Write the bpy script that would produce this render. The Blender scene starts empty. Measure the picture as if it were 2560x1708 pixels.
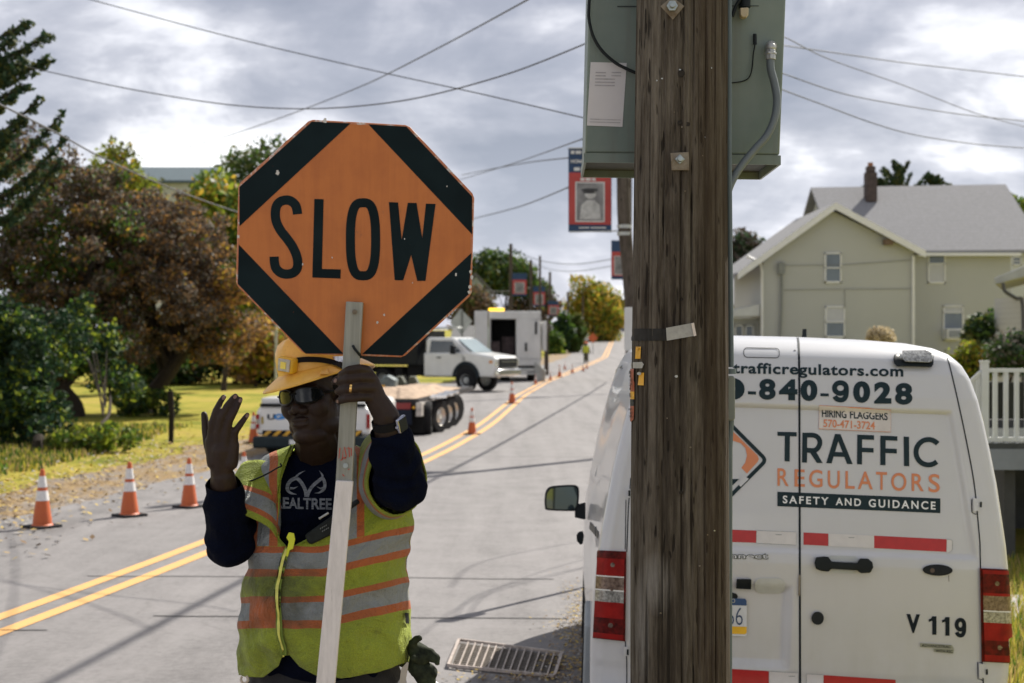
import bpy, bmesh, math, random
import numpy as np
from mathutils import Vector, Matrix, noise
from mathutils.bvhtree import BVHTree
random.seed(7); RNG = np.random.default_rng(7)
R = math.radians
sc = bpy.context.scene
col = sc.collection
F = 3555.0; CX = 1280.0; CY = 854.0; CAMZ = 2.0      # photo is 2560 x 1708
# ---------------------------------------------------------------- camera
cam_d = bpy.data.cameras.new('camera'); cam = bpy.data.objects.new('camera', cam_d); col.objects.link(cam)
cam.location = (0, 0, CAMZ); cam.rotation_euler = (R(90), 0, 0)
cam_d.sensor_width = 36; cam_d.lens = 50; cam_d.clip_start = 0.05; cam_d.clip_end = 3000
cam_d.dof.use_dof = True; cam_d.dof.focus_distance = 4.25; cam_d.dof.aperture_fstop = 5.0
sc.camera = cam
# ---------------------------------------------------------------- light
SUN_AZ, SUN_EL = R(38), R(43)
sd = Vector((math.sin(SUN_AZ)*math.cos(SUN_EL), math.cos(SUN_AZ)*math.cos(SUN_EL), math.sin(SUN_EL)))
sun_d = bpy.data.lights.new('sun', 'SUN'); sun_d.energy = 5.0; sun_d.angle = R(0.53); sun_d.color = (1, .945, .85)
sun = bpy.data.objects.new('sun', sun_d); col.objects.link(sun)
sun.rotation_euler = (-sd).to_track_quat('-Z', 'Y').to_euler(); sun.location = (0, 0, 60)
sc.view_settings.view_transform = 'Standard'; sc.view_settings.look = 'None'
sc.view_settings.exposure = 0.56; sc.view_settings.gamma = 1
sc.cycles.max_bounces = 6; sc.cycles.transparent_max_bounces = 12

# ---------------------------------------------------------------- node helper
class G:
    def __init__(s, nt): s.nt = nt; s.n = nt.nodes; s.l = nt.links
    def node(s, t, **k):
        n = s.n.new(t)
        for a, b in k.items(): setattr(n, a, b)
        return n
    def set(s, sock, v):
        if isinstance(v, E): v = v.s
        if hasattr(v, 'links'): s.l.new(v, sock)
        else:
            if sock.type == 'RGBA' and len(v) == 3: v = (*v, 1)
            sock.default_value = v
    def m(s, op, a, b=0.0, c=0.0):
        n = s.node('ShaderNodeMath', operation=op); s.set(n.inputs[0], a); s.set(n.inputs[1], b)
        if op in ('MULTIPLY_ADD', 'SMOOTH_MIN', 'SMOOTH_MAX'): s.set(n.inputs[2], c)
        return E(s, n.outputs[0])
    def mix(s, f, a, b):
        n = s.node('ShaderNodeMix', data_type='RGBA'); s.set(n.inputs[0], f); s.set(n.inputs[6], a); s.set(n.inputs[7], b)
        return E(s, n.outputs[2])
    def ramp(s, f, stops, interp='LINEAR'):
        n = s.node('ShaderNodeValToRGB'); r = n.color_ramp; r.interpolation = interp
        while len(r.elements) < len(stops): r.elements.new(0.5)
        for i, (p, c) in enumerate(stops):
            r.elements[i].position = p
            if isinstance(c, (int, float)): c = (c, c, c)
            r.elements[i].color = (*c[:3], 1)
        s.set(n.inputs[0], f); return E(s, n.outputs[0])
    def coord(s, k='Object'): return E(s, s.node('ShaderNodeTexCoord').outputs[k])
    def map(s, v, scale=(1, 1, 1), loc=(0, 0, 0), rot=(0, 0, 0)):
        n = s.node('ShaderNodeMapping'); s.set(n.inputs[0], v)
        n.inputs['Scale'].default_value = scale; n.inputs['Location'].default_value = loc; n.inputs['Rotation'].default_value = rot
        return E(s, n.outputs[0])
    def noise(s, v, scale=5, detail=3, rough=.55, dist=0.0):
        n = s.node('ShaderNodeTexNoise'); s.set(n.inputs['Vector'], v); n.inputs['Scale'].default_value = scale
        n.inputs['Detail'].default_value = detail; n.inputs['Roughness'].default_value = rough; n.inputs['Distortion'].default_value = dist
        return E(s, n.outputs[0])
    def voro(s, v, scale=5, feature='F1', out=0):
        n = s.node('ShaderNodeTexVoronoi', feature=feature); s.set(n.inputs['Vector'], v); n.inputs['Scale'].default_value = scale
        return E(s, n.outputs[out])
    def sep(s, v):
        n = s.node('ShaderNodeSeparateXYZ'); s.set(n.inputs[0], v); return [E(s, n.outputs[i]) for i in range(3)]
    def comb(s, x, y, z):
        n = s.node('ShaderNodeCombineXYZ')
        for i, a in enumerate((x, y, z)): s.set(n.inputs[i], a)
        return E(s, n.outputs[0])
    def bump(s, h, strength=.3, dist=.01):
        n = s.node('ShaderNodeBump'); s.set(n.inputs['Height'], h)
        n.inputs['Strength'].default_value = strength; n.inputs['Distance'].default_value = dist
        return E(s, n.outputs[0])
class E:
    def __init__(s, g, sock): s.g = g; s.s = sock
    def __add__(s, o): return s.g.m('ADD', s, o)
    __radd__ = __add__
    def __mul__(s, o): return s.g.m('MULTIPLY', s, o)
    __rmul__ = __mul__
    def __sub__(s, o): return s.g.m('SUBTRACT', s, o)
    def __rsub__(s, o): return s.g.m('SUBTRACT', o, s)
    def __truediv__(s, o): return s.g.m('DIVIDE', s, o)
    def gt(s, o): return s.g.m('GREATER_THAN', s, o)
    def lt(s, o): return s.g.m('LESS_THAN', s, o)
    def max(s, o): return s.g.m('MAXIMUM', s, o)
    def min(s, o): return s.g.m('MINIMUM', s, o)
    def abs(s): return s.g.m('ABSOLUTE', s, 0.0)

def newmat(name):
    m = bpy.data.materials.new(name); m.use_nodes = True; g = G(m.node_tree)
    return m, g, g.n['Principled BSDF']
def mat(name, c, rough=.6, metal=0., var=.15, vs=6., bump=0., bs=40., bd=.004, spec=.5, coat=0., stretch=(1, 1, 1), c2=None, detail=4, alpha=None):
    if max(c) < .06 and spec == .5: spec = .18
    m, g, p = newmat(name)
    co = g.map(g.coord(), stretch)
    n = g.noise(co, vs, detail, .6)
    a = tuple(x*(1-var) for x in c); b = c2 if c2 else tuple(min(1, x*(1+var)) for x in c)
    g.set(p.inputs['Base Color'], g.ramp(n, [(.3, a), (.7, b)]))
    p.inputs['Roughness'].default_value = rough; p.inputs['Metallic'].default_value = metal
    p.inputs['Specular IOR Level'].default_value = spec
    p.inputs['Coat Weight'].default_value = coat; p.inputs['Coat Roughness'].default_value = .06
    if bump: g.set(p.inputs['Normal'], g.bump(g.noise(co, bs, 3), bump, bd))
    if alpha is not None: p.inputs['Alpha'].default_value = alpha
    return m
_glass = {}
def glassmat(name='dark_glass', c=(.02, .03, .035), rough=.04):
    if name not in _glass: _glass[name] = mat(name, c, rough, 0, .1, 3, spec=.8)
    return _glass[name]
M = {}

# ---------------------------------------------------------------- world
w = bpy.data.worlds.new('World'); sc.world = w; w.use_nodes = True
g = G(w.node_tree); bg = g.n['Background']
sky = g.node('ShaderNodeTexSky'); sky.sky_type = 'NISHITA'; sky.sun_disc = False
sky.sun_elevation = SUN_EL; sky.sun_rotation = SUN_AZ
d = g.coord('Generated'); dx, dy, dz = g.sep(d)
den = dz.max(0.0) + .24
cp = g.comb(dx/den, dy/den, dz*1.5)
n0 = g.noise(g.map(d, (1.5, 1.5, 2.7), (.4, 0, .35)), 1.9, 3, .5, .1)
n1 = g.noise(g.map(d, (2.3, 2.3, 4.4), (1.3, .2, .9)), 3.0, 8, .55, .35)
n2 = g.noise(g.map(cp, (1, 1.5, 1), (7.3, 2.2, 1)), 3.6, 6, .6, .1)
cv = n0*.42 + n1*.42 + n2*.16
clouds = g.ramp(cv, [(.41, (2.35, 2.5, 3.05)), (.475, (3.2, 3.3, 3.85)), (.515, (4.4, 4.45, 4.95)), (.545, (6.6, 6.6, 7.0)), (.60, (9.8, 9.8, 9.8))])
lowb = g.ramp(dz, [(.0, 1.6), (.06, 1.42), (.14, 1.02), (.6, .78)])
vm = g.node('ShaderNodeVectorMath', operation='MULTIPLY'); g.set(vm.inputs[0], clouds); g.set(vm.inputs[1], lowb)
blue = g.ramp(n2, [(.30, 0.0), (.42, 1.0)])
g.set(bg.inputs['Color'], g.mix(.9, sky.outputs[0], E(g, vm.outputs[0])))
bg.inputs['Strength'].default_value = .1

# ---------------------------------------------------------------- geometry helpers
def W(px, py, Y): return Vector(((px-CX)/F*Y, Y, CAMZ-(py-CY)/F*Y))
def ray(px, py): return Vector(((px-CX)/F, 1.0, -(py-CY)/F)).normalized()
def lerp(a, b, t): return a+(b-a)*t
def sstep(a, b, x):
    t = min(1, max(0, (x-a)/(b-a))); return t*t*(3-2*t)
def tag(o, label=None, cat=None, group=None, kind=None):
    if label: o['label'] = label
    if cat: o['category'] = cat
    if group: o['group'] = group
    if kind: o['kind'] = kind
    return o
def thing(name, label, cat, loc=(0, 0, 0), group=None, rot=None):
    o = bpy.data.objects.new(name, None); col.objects.link(o); o.empty_display_size = .2
    o.location = loc
    if rot: o.rotation_euler = rot
    return tag(o, label, cat, group)
def finish(name, me, mats, parent=None, smooth=35, bevel=None, label=None, world=True):
    """me is in world coordinates (world=True) or already in the parent's own (world=False)"""
    o = bpy.data.objects.new(name, me); col.objects.link(o)
    if not isinstance(mats, (list, tuple)): mats = [mats]
    if not len(me.materials):
        for m in mats: me.materials.append(m)
    if smooth:
        me.shade_smooth()
        if smooth < 180: me.set_sharp_from_angle(angle=R(smooth))
    if parent is not None:
        o.parent = parent
        if world:
            base = Matrix.Identity(4); q = parent; chain = []
            while q is not None: chain.append(q); q = q.parent
            for q in reversed(chain): base = base @ q.matrix_basis
            me.transform(base.inverted())
    elif world:                                   # a thing that is one mesh: origin at its base
        vs = np.empty(len(me.vertices)*3); me.vertices.foreach_get('co', vs); vs = vs.reshape(-1, 3)
        c = (vs.min(0)+vs.max(0))/2; c[2] = vs[:, 2].min()
        me.transform(Matrix.Translation(-Vector(c))); o.location = Vector(c)
    if bevel:
        b = o.modifiers.new('bevel', 'BEVEL'); b.width = bevel; b.segments = 2; b.limit_method = 'ANGLE'; b.angle_limit = R(40)
    if label: o['label'] = label
    return o
class MB:
    def __init__(s): s.v = []; s.f = []; s.mi = []; s.uv = None
    def add(s, vs, fs, mi=0):
        k = len(s.v); s.v += [tuple(v) for v in vs]; s.f += [tuple(i+k for i in f) for f in fs]; s.mi += [mi]*len(fs); return s
    def box(s, c, d, rot=None, mi=0, taper=1.):
        vs = []
        for z in (-.5, .5):
            t = taper if z > 0 else 1
            for x, y in ((-.5, -.5), (.5, -.5), (.5, .5), (-.5, .5)):
                v = Vector((x*d[0]*t, y*d[1]*t, z*d[2]))
                if rot is not None: v = rot @ v
                vs.append(v+Vector(c))
        return s.add(vs, [(3, 2, 1, 0), (4, 5, 6, 7), (0, 1, 5, 4), (1, 2, 6, 5), (2, 3, 7, 6), (3, 0, 4, 7)], mi)
    def cyl(s, p0, p1, r0, r1=None, n=16, mi=0, cap=True):
        r1 = r0 if r1 is None else r1; p0 = Vector(p0); p1 = Vector(p1)
        q = (p1-p0).to_track_quat('Z', 'Y'); vs = []
        for p, r in ((p0, r0), (p1, r1)):
            for i in range(n): vs.append(p+q @ Vector((r*math.cos(2*math.pi*i/n), r*math.sin(2*math.pi*i/n), 0)))
        fs = [(i, (i+1) % n, n+(i+1) % n, n+i) for i in range(n)]
        if cap: fs += [tuple(range(n-1, -1, -1)), tuple(range(n, 2*n))]
        return s.add(vs, fs, mi)
    def tube(s, pts, r, n=8, mi=0, closed=False):
        pts = [Vector(p) for p in pts]; k = len(pts); vs = []; fs = []
        rs = r if isinstance(r, (list, tuple)) else [r]*k
        up = None
        for i, p in enumerate(pts):
            t = (pts[min(i+1, k-1)]-pts[max(i-1, 0)]) if not closed else (pts[(i+1) % k]-pts[i-1])
            t.normalize()
            if up is None: up = t.orthogonal().normalized()
            up = (up-t*up.dot(t)).normalized(); b = t.cross(up)
            for j in range(n):
                a = 2*math.pi*j/n; vs.append(p+(up*math.cos(a)+b*math.sin(a))*rs[i])
        for i in range(k-1 if not closed else k):
            for j in range(n):
                a = i*n+j; b_ = i*n+(j+1) % n; c = ((i+1) % k)*n+(j+1) % n; d_ = ((i+1) % k)*n+j
                fs.append((a, b_, c, d_))
        if not closed: fs += [tuple(range(n-1, -1, -1)), tuple(range((k-1)*n, k*n))]
        return s.add(vs, fs, mi)
    def lathe(s, prof, c, n=24, mi=0, axis=None, cap=False):
        """prof: list of (radius, height)"""
        q = Vector(axis).to_track_quat('Z', 'Y') if axis is not None else None
        vs = []; fs = []
        for r, h in prof:
            for i in range(n):
                v = Vector((r*math.cos(2*math.pi*i/n), r*math.sin(2*math.pi*i/n), h))
                if q: v = q @ v
                vs.append(Vector(c)+v)
        k = len(prof)
        for i in range(k-1):
            for j in range(n):
                fs.append((i*n+j, i*n+(j+1) % n, (i+1)*n+(j+1) % n, (i+1)*n+j))
        if cap: fs += [tuple(range(n-1, -1, -1)), tuple(range((k-1)*n, k*n))]
        return s.add(vs, fs, mi)
    def prism(s, poly, dirv, mi=0):
        """poly: 3D points (one plane), extruded by dirv"""
        n = len(poly); d_ = Vector(dirv); vs = [Vector(p) for p in poly]+[Vector(p)+d_ for p in poly]
        fs = [tuple(range(n-1, -1, -1)), tuple(range(n, 2*n))]+[(i, (i+1) % n, n+(i+1) % n, n+i) for i in range(n)]
        return s.add(vs, fs, mi)
    def sphere(s, c, r, n=16, m=10, mi=0, rot=None):
        if isinstance(r, (int, float)): r = (r, r, r)
        vs = []; fs = []
        for i in range(m+1):
            th = math.pi*i/m
            for j in range(n):
                ph = 2*math.pi*j/n; v = Vector((r[0]*math.sin(th)*math.cos(ph), r[1]*math.sin(th)*math.sin(ph), r[2]*math.cos(th)))
                if rot is not None: v = rot @ v
                vs.append(Vector(c)+v)
        for i in range(m):
            for j in range(n): fs.append((i*n+j, (i+1)*n+j, (i+1)*n+(j+1) % n, i*n+(j+1) % n))
        return s.add(vs, fs, mi)
    def grid(s, rows, closed=False, mi=0):
        k = len(s.v); R_ = len(rows); C_ = len(rows[0])
        vs = [p for r in rows for p in r]; fs = []
        for i in range(R_-1):
            for j in range(C_ if closed else C_-1):
                fs.append((i*C_+j, i*C_+(j+1) % C_, (i+1)*C_+(j+1) % C_, (i+1)*C_+j))
        return s.add(vs, fs, mi)
    def mesh(s, name, recalc=True):
        me = bpy.data.meshes.new(name); me.from_pydata(s.v, [], s.f); me.polygons.foreach_set('material_index', s.mi)
        if recalc:
            b = bmesh.new(); b.from_mesh(me); bmesh.ops.remove_doubles(b, verts=b.verts, dist=1e-6)
            bmesh.ops.recalc_face_normals(b, faces=b.faces); b.to_mesh(me); b.free()
        me.update(); return me
    def build(s, name, mats, parent=None, **k):
        rc = k.pop('recalc', True)
        return finish(name, s.mesh(name, rc), mats, parent, **k)
def copy_thing(o, name=None, parent=None):
    c = o.copy(); col.objects.link(c); c.parent = parent
    for ch in [x for x in bpy.data.objects if x.parent == o]: copy_thing(ch, parent=c)
    return c
# ---- voxel-joined organic shapes
def hull(pts):
    b = bmesh.new()
    for p in pts: b.verts.new(p)
    r = bmesh.ops.convex_hull(b, input=b.verts)
    bmesh.ops.delete(b, geom=list({e for e in r['geom_interior']+r['geom_unused'] if isinstance(e, bmesh.types.BMVert)}), context='VERTS')
    b.verts.index_update(); out = ([v.co.copy() for v in b.verts], [tuple(v.index for v in f.verts) for f in b.faces]); b.free(); return out
_ico = None
def ico():
    global _ico
    if _ico is None:
        b = bmesh.new(); bmesh.ops.create_icosphere(b, subdivisions=2, radius=1); _ico = [v.co.copy() for v in b.verts]; b.free()
    return _ico
class Blob:
    def __init__(s): s.mb = MB()
    def cap(s, p0, p1, r0, r1=None):
        r1 = r0 if r1 is None else r1; p0 = Vector(p0); p1 = Vector(p1)
        v, f = hull([p0+u*r0 for u in ico()]+[p1+u*r1 for u in ico()]); s.mb.add(v, f); return s
    def chain(s, pts, rs):
        for i in range(len(pts)-1): s.cap(pts[i], pts[i+1], rs[i], rs[i+1])
        return s
    def ell(s, c, r, rot=None, n=20, m=14): s.mb.sphere(c, r, n, m, rot=rot); return s
    def mesh(s, name, voxel=.004, smooth=3, fac=.5, disp=None, cut=None):
        me = bpy.data.meshes.new(name); me.from_pydata(s.mb.v, [], s.mb.f)
        b = bmesh.new(); b.from_mesh(me); bmesh.ops.remove_doubles(b, verts=b.verts, dist=1e-6); bmesh.ops.recalc_face_normals(b, faces=b.faces); b.to_mesh(me); b.free()
        o = bpy.data.objects.new(name, me); col.objects.link(o)
        r = o.modifiers.new('r', 'REMESH'); r.mode = 'VOXEL'; r.voxel_size = voxel
        if smooth:
            q = o.modifiers.new('s', 'SMOOTH'); q.factor = fac; q.iterations = smooth
        dg = bpy.context.evaluated_depsgraph_get(); dg.update()
        out = bpy.data.meshes.new_from_object(o.evaluated_get(dg)); out.name = name
        bpy.data.objects.remove(o); bpy.data.meshes.remove(me)
        if disp:
            for v, nrm in zip(out.vertices, [x.vector.copy() for x in out.vertex_normals]): v.co = disp(v.co.copy(), nrm)
        if cut:
            b = bmesh.new(); b.from_mesh(out)
            for co, no in cut:
                bmesh.ops.bisect_plane(b, geom=b.verts[:]+b.edges[:]+b.faces[:], plane_co=co, plane_no=no, clear_outer=True)
            b.to_mesh(out); b.free()
        out.update(); return out
def bvh_of(*objs):
    vs = []; fs = []
    bpy.context.view_layer.update()
    for o in objs:
        k = len(vs); mw = o.matrix_world; vs += [mw @ v.co for v in o.data.vertices]; fs += [tuple(i+k for i in p.vertices) for p in o.data.polygons]
    return BVHTree.FromPolygons(vs, fs)
CAMP = Vector((0, 0, CAMZ))
def hit(bv, px, py, off=.002, Yfall=None):
    d_ = ray(px, py); h = bv.ray_cast(CAMP, d_)
    if h[0] is None:
        if Yfall is None: return None
        p = W(px, py, Yfall); q = bv.find_nearest(p)
        return q[0]+q[1].normalized()*off
    n = h[1] if h[1].dot(d_) < 0 else -h[1]
    return h[0]+n*off
# ---- flat lettering from Blender's own font, returned as 2D verts + faces in a unit box
_txt = {}
def text2d(s, bold=0.0, spacing=1.0):
    k = (s, bold, spacing)
    if k in _txt: return _txt[k]
    c = bpy.data.curves.new('t', 'FONT'); c.body = s; c.size = 1; c.offset = bold; c.space_character = spacing; c.resolution_u = 5
    o = bpy.data.objects.new('t', c); col.objects.link(o); dg = bpy.context.evaluated_depsgraph_get(); dg.update()
    me = bpy.data.meshes.new_from_object(o.evaluated_get(dg)); v = np.array([x.co[:2] for x in me.vertices]); f = [tuple(p.vertices) for p in me.polygons]
    bpy.data.objects.remove(o); bpy.data.meshes.remove(me)
    lo = v.min(0); hi = v.max(0); v = (v-lo)/(hi-lo); _txt[k] = (v, f); return _txt[k]
def glyph_px(ch, x0, y0, x1, y1, wd):
    """heavy digits drawn as strokes inside the box; wd = stroke width"""
    X = lambda u: lerp(x0+wd/2, x1-wd/2, u); Y = lambda v: lerp(y0+wd*.42, y1-wd*.42, v)
    w_ = x1-x0; h_ = y1-y0
    if ch == '1': return [poly2([(x0+w_*.45, y0), (x1, y0), (x1, y1), (x1-wd, y1), (x1-wd, y0+h_*.25), (x0, y0+h_*.30), (x0, y0+h_*.17), (x0+w_*.3, y0+h_*.12)])]
    if ch == '9':
        a = [(X(.5+.5*math.cos(t)), Y(.31+.31*math.sin(t))) for t in [2*math.pi*i/24 for i in range(24)]]
        b = [(X(1), Y(.31)), (X(1), Y(.55)), (X(.95), Y(.78)), (X(.78), Y(.95)), (X(.5), Y(1)), (X(.18), Y(.93)), (X(.02), Y(.78))]
        return [stroke(a, wd, True), stroke(smooth2(b, 4), wd)]
def text_px(s, x0, y0, x1, y1, slope=0., bold=0.0, spacing=1.0, cond=None):
    """letters filling the pixel box; y0 is the top edge at x0"""
    v, f = text2d(s, bold, spacing); out = []
    for a, b in v:
        x = lerp(x0, x1, a); y = lerp(y1, y0, b)+slope*(x-x0); out.append((x, y))
    return out, f
def stroke(pts, wd, closed=False):
    """2D polyline with width -> quads"""
    n = len(pts); L = []; ws = wd if isinstance(wd, (list, tuple)) else [wd]*n
    for i in range(n):
        if closed: a, b = pts[i-1], pts[(i+1) % n]
        else: a, b = pts[max(0, i-1)], pts[min(n-1, i+1)]
        tx, ty = b[0]-a[0], b[1]-a[1]; l = math.hypot(tx, ty) or 1; nx, ny = -ty/l, tx/l
        L.append(((pts[i][0]+nx*ws[i]/2, pts[i][1]+ny*ws[i]/2), (pts[i][0]-nx*ws[i]/2, pts[i][1]-ny*ws[i]/2)))
    v = [p for q in L for p in q]; f = []
    for i in range(n if closed else n-1):
        j = (i+1) % n; f.append((2*i, 2*i+1, 2*j+1, 2*j))
    return v, f
def smooth2(pts, k=6, closed=False):
    n = len(pts); out = []
    for i in range(n if closed else n-1):
        p0 = pts[i-1] if (i > 0 or closed) else pts[0]; p1 = pts[i]; p2 = pts[(i+1) % n]; p3 = pts[(i+2) % n] if (closed or i+2 < n) else pts[-1]
        for j in range(k):
            t = j/k
            out.append(tuple(.5*((2*b)+(-a+c)*t+(2*a-5*b+4*c-d_)*t*t+(-a+3*b-3*c+d_)*t**3) for a, b, c, d_ in zip(p0, p1, p2, p3)))
    if not closed: out.append(tuple(pts[-1]))
    return out
def rect2(x0, y0, x1, y1, slope=0.): return [(x0, y0), (x1, y0+slope*(x1-x0)), (x1, y1+slope*(x1-x0)), (x0, y1)], [(0, 1, 2, 3)]
def rrect2(x0, y0, x1, y1, r, slope=0., n=6):
    P = []
    for cx_, cy_, a0 in ((x1-r, y0+r, -90), (x1-r, y1-r, 0), (x0+r, y1-r, 90), (x0+r, y0+r, 180)):
        for i in range(n+1):
            a = R(a0+90*i/n); P.append((cx_+r*math.cos(a), cy_+r*math.sin(a)))
    return [(x, y+slope*(x-x0)) for x, y in P]
def poly2(P): return list(P), [tuple(range(len(P)))]
def ell2(cx_, cy_, a, b, n=28, tilt=0.): return [(cx_+a*math.cos(2*math.pi*i/n)*math.cos(tilt)-b*math.sin(2*math.pi*i/n)*math.sin(tilt), cy_+a*math.cos(2*math.pi*i/n)*math.sin(tilt)+b*math.sin(2*math.pi*i/n)*math.cos(tilt)) for i in range(n)]
def decal(name, shapes, surf, parent, mats, off=.002, maxe=14., thick=0.0, mis=None, Yfall=None, **k):
    """flat shapes laid onto a real surface. surf: BVH, or a number = distance of a frontal plane"""
    b = bmesh.new()
    for q, (V, Fs) in enumerate(shapes):
        vs = [b.verts.new((x, y, 0)) for x, y in V]
        for f in Fs:
            try:
                fc = b.faces.new([vs[i] for i in f]); fc.material_index = mis[q] if mis else 0
            except ValueError: pass
    bmesh.ops.remove_doubles(b, verts=b.verts, dist=.01)
    if not isinstance(surf, (int, float)):
        bmesh.ops.triangulate(b, faces=[f for f in b.faces if len(f.verts) > 4])
        for _ in range(5):
            es = [e for e in b.edges if e.calc_length() > maxe]
            if not es: break
            bmesh.ops.subdivide_edges(b, edges=es, cuts=1)
            bmesh.ops.triangulate(b, faces=[f for f in b.faces if len(f.verts) > 4])
    for v in b.verts:
        if isinstance(surf, (int, float)): v.co = W(v.co.x, v.co.y, surf)
        else:
            p = hit(surf, v.co.x, v.co.y, off, Yfall)
            v.co = p if p is not None else W(v.co.x, v.co.y, Yfall or 5.)
    for f in b.faces:
        f.normal_update()
        if f.normal.dot(f.calc_center_median()-CAMP) > 0: f.normal_flip()
    if thick:
        r = bmesh.ops.extrude_face_region(b, geom=b.faces[:])
        for v in [x for x in r['geom'] if isinstance(x, bmesh.types.BMVert)]: v.co += (CAMP-v.co).normalized()*thick
        bmesh.ops.recalc_face_normals(b, faces=b.faces)
    me = bpy.data.meshes.new(name); b.to_mesh(me); b.free()
    return finish(name, me, mats, parent, smooth=k.pop('smooth', 40), **k)
# ---------------------------------------------------------------- common materials
M['white_paint'] = mat('white_paint', (.78, .79, .80), .28, 0, .03, 2, coat=.5)
M['black_plastic'] = mat('black_plastic', (.012, .016, .018), .45, 0, .2, 20)
M['navy_vinyl'] = mat('navy_vinyl', (.012, .028, .035), .4, 0, .12, 14)
M['orange_vinyl'] = mat('orange_vinyl', (.66, .23, .10), .4, 0, .05, 10)
M['seam'] = mat('seam', (.008, .014, .02), .6, 0, .1, 10)
M['chrome'] = mat('chrome', (.7, .7, .7), .18, 1, .1, 10)
M['galv'] = mat('galvanised', (.42, .43, .42), .45, .6, .2, 30)
M['rubber'] = mat('rubber', (.015, .015, .016), .85, 0, .2, 12)
M['wire'] = mat('wire_insulation', (.06, .06, .065), .6, 0, .1, 5)
M['white_plain'] = mat('white_plain', (.72, .72, .70), .5, 0, .06, 8)
M['grey_paint'] = mat('grey_paint', (.25, .27, .28), .5, 0, .12, 8)
# ================================================================ terrain
def gz(x, y):
    if y < 55: b = 0.
    elif y < 110: b = .79*((y-55)/55)**1.5
    elif y < 260: b = .79+(y-110)*.0227
    else: b = .79+150*.0227+(y-260)*.008
    return b
RT = [(-20, -8.), (3, -5.0), (9.9, -3.57), (13.7, -2.96), (24.5, -1.43), (33.2, -.66), (53.9, .41), (67.7, 1.6), (110, 7.2), (160, 11.2), (250, 18.6), (420, 31.)]
_ty = np.arange(-20, 420, 1.); _tx = np.interp(_ty, [a for a, b in RT], [b for a, b in RT])
_k = np.ones(7)/7; _txs = np.convolve(np.pad(_tx, 3, mode='edge'), _k, 'valid')
def rx(y): return float(np.interp(y, _ty, _txs))
def strip(name, f0, f1, y0, y1, dz, m, step=1.0, cols=6, kind='structure'):
    mb = MB(); rows = []; y = y0
    while y <= y1+1e-6:
        a, b = f0(y), f1(y); rows.append([(lerp(a, b, j/cols), y, gz(0, y)+dz) for j in range(cols+1)]); y += step if y < 80 else step*3
    mb.grid(rows); o = mb.build(name, m); tag(o, kind=kind); return o
def asphalt(name, c=(.198, .187, .185)):
    m, g, p = newmat(name); co = g.coord(); x, y, z = g.sep(co)
    fine = g.noise(co, 140, 4, .75); mid = g.noise(co, 2.2, 5, .62); lane = g.noise(g.map(co, (1.1, .06, 1), rot=(0, 0, R(7))), 2.0, 4, .6)
    k = fine*.30+g.noise(co, 19, 4, .7)*.22+mid*.22+lane*.26
    base = g.ramp(k, [(.40, tuple(v*.60 for v in c)), (.5, c), (.60, tuple(v*1.25 for v in c))])
    spk = g.voro(co, 90); specks = g.ramp(spk, [(.12, 1.0), (.2, 0.0)])
    base = g.mix(specks*.25, base, (.42, .40, .38))
    crack = g.voro(g.map(g.noise(co, 1.3, 3), (1, 1, 1)), 1, 'DISTANCE_TO_EDGE')
    ws = g.comb(x + g.noise(co, 1.5, 3)*.35, y*1.0+g.noise(co, 2.5, 3)*.4, z)
    e = g.voro(ws, .33, 'DISTANCE_TO_EDGE'); cm = g.ramp(e, [(.0, 1.0), (.006, 0.0)])
    base = g.mix(cm*g.ramp(mid, [(.45, 0.0), (.6, .3)]), base, (.07, .065, .06))
    g.set(p.inputs['Base Color'], base); p.inputs['Roughness'].default_value = .82
    g.set(p.inputs['Normal'], g.bump(fine, .5, .006)); return m
M['asphalt'] = asphalt('asphalt')
def groundmat(name, kind):
    m, g, p = newmat(name); co = g.coord()
    a = g.noise(co, .16, 5, .6); b = g.noise(co, 1.1, 5, .6); c = g.noise(co, 9, 5, .7); f = g.noise(co, 70, 3, .8)
    if kind == 'lawn':
        k = a*.45+b*.35+c*.2
        base = g.ramp(k, [(.38, (.085, .13, .02)), (.45, (.22, .23, .03)), (.52, (.40, .34, .06)), (.62, (.40, .27, .09))])
    else:
        k = b*.4+c*.35+f*.25
        base = g.ramp(k, [(.36, (.17, .145, .125)), (.45, (.31, .275, .25)), (.55, (.34, .22, .085)), (.62, (.38, .36, .34))])
    base = g.mix(g.ramp(f, [(.45, 0.0), (.7, .35)]), base, (.04, .045, .015))
    g.set(p.inputs['Base Color'], base); p.inputs['Roughness'].default_value = .95; p.inputs['Specular IOR Level'].default_value = .1
    g.set(p.inputs['Normal'], g.bump(c*.6+f*.4, .7, .06)); return m
M['lawn'] = groundmat('lawn_grass', 'lawn'); M['gravel'] = groundmat('gravel_dirt', 'gravel')
mb = MB(); ys = list(np.arange(-20, 120, 4.))+list(np.arange(120, 500, 12.))+[600, 900, 1500]
xs = [-1500, -600, -250, -120, -60, -30, -15, 0, 15, 30, 60, 120, 250, 600, 1500]
mb.grid([[(x, y, gz(x, y)-.02) for x in xs] for y in ys]); tag(mb.build('ground', M['lawn']), kind='structure')
wob = lambda y, s, a=.25: a*noise.noise((y*.35, s, 0))+a*.5*noise.noise((y*1.3, s, 3))
LE = lambda y: rx(y)-3.0-(0 if y < 24 else 0)
strip('gravel_shoulder', lambda y: rx(y)-4.6+wob(y, 1, .9), lambda y: rx(y)-2.5, -18, 240, -.006, M['gravel'], .5)
strip('verge', lambda y: rx(y)+4.2, lambda y: rx(y)+6.2+wob(y, 9, .8), -18, 240, -.006, M['gravel'], .5)
strip('parking_area', lambda y: lerp(-4.4, -7.3, (y-28)/36)+wob(y, 4, .9), lambda y: rx(y)-2.5, 28, 66, .002, M['asphalt'], 1)
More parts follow.
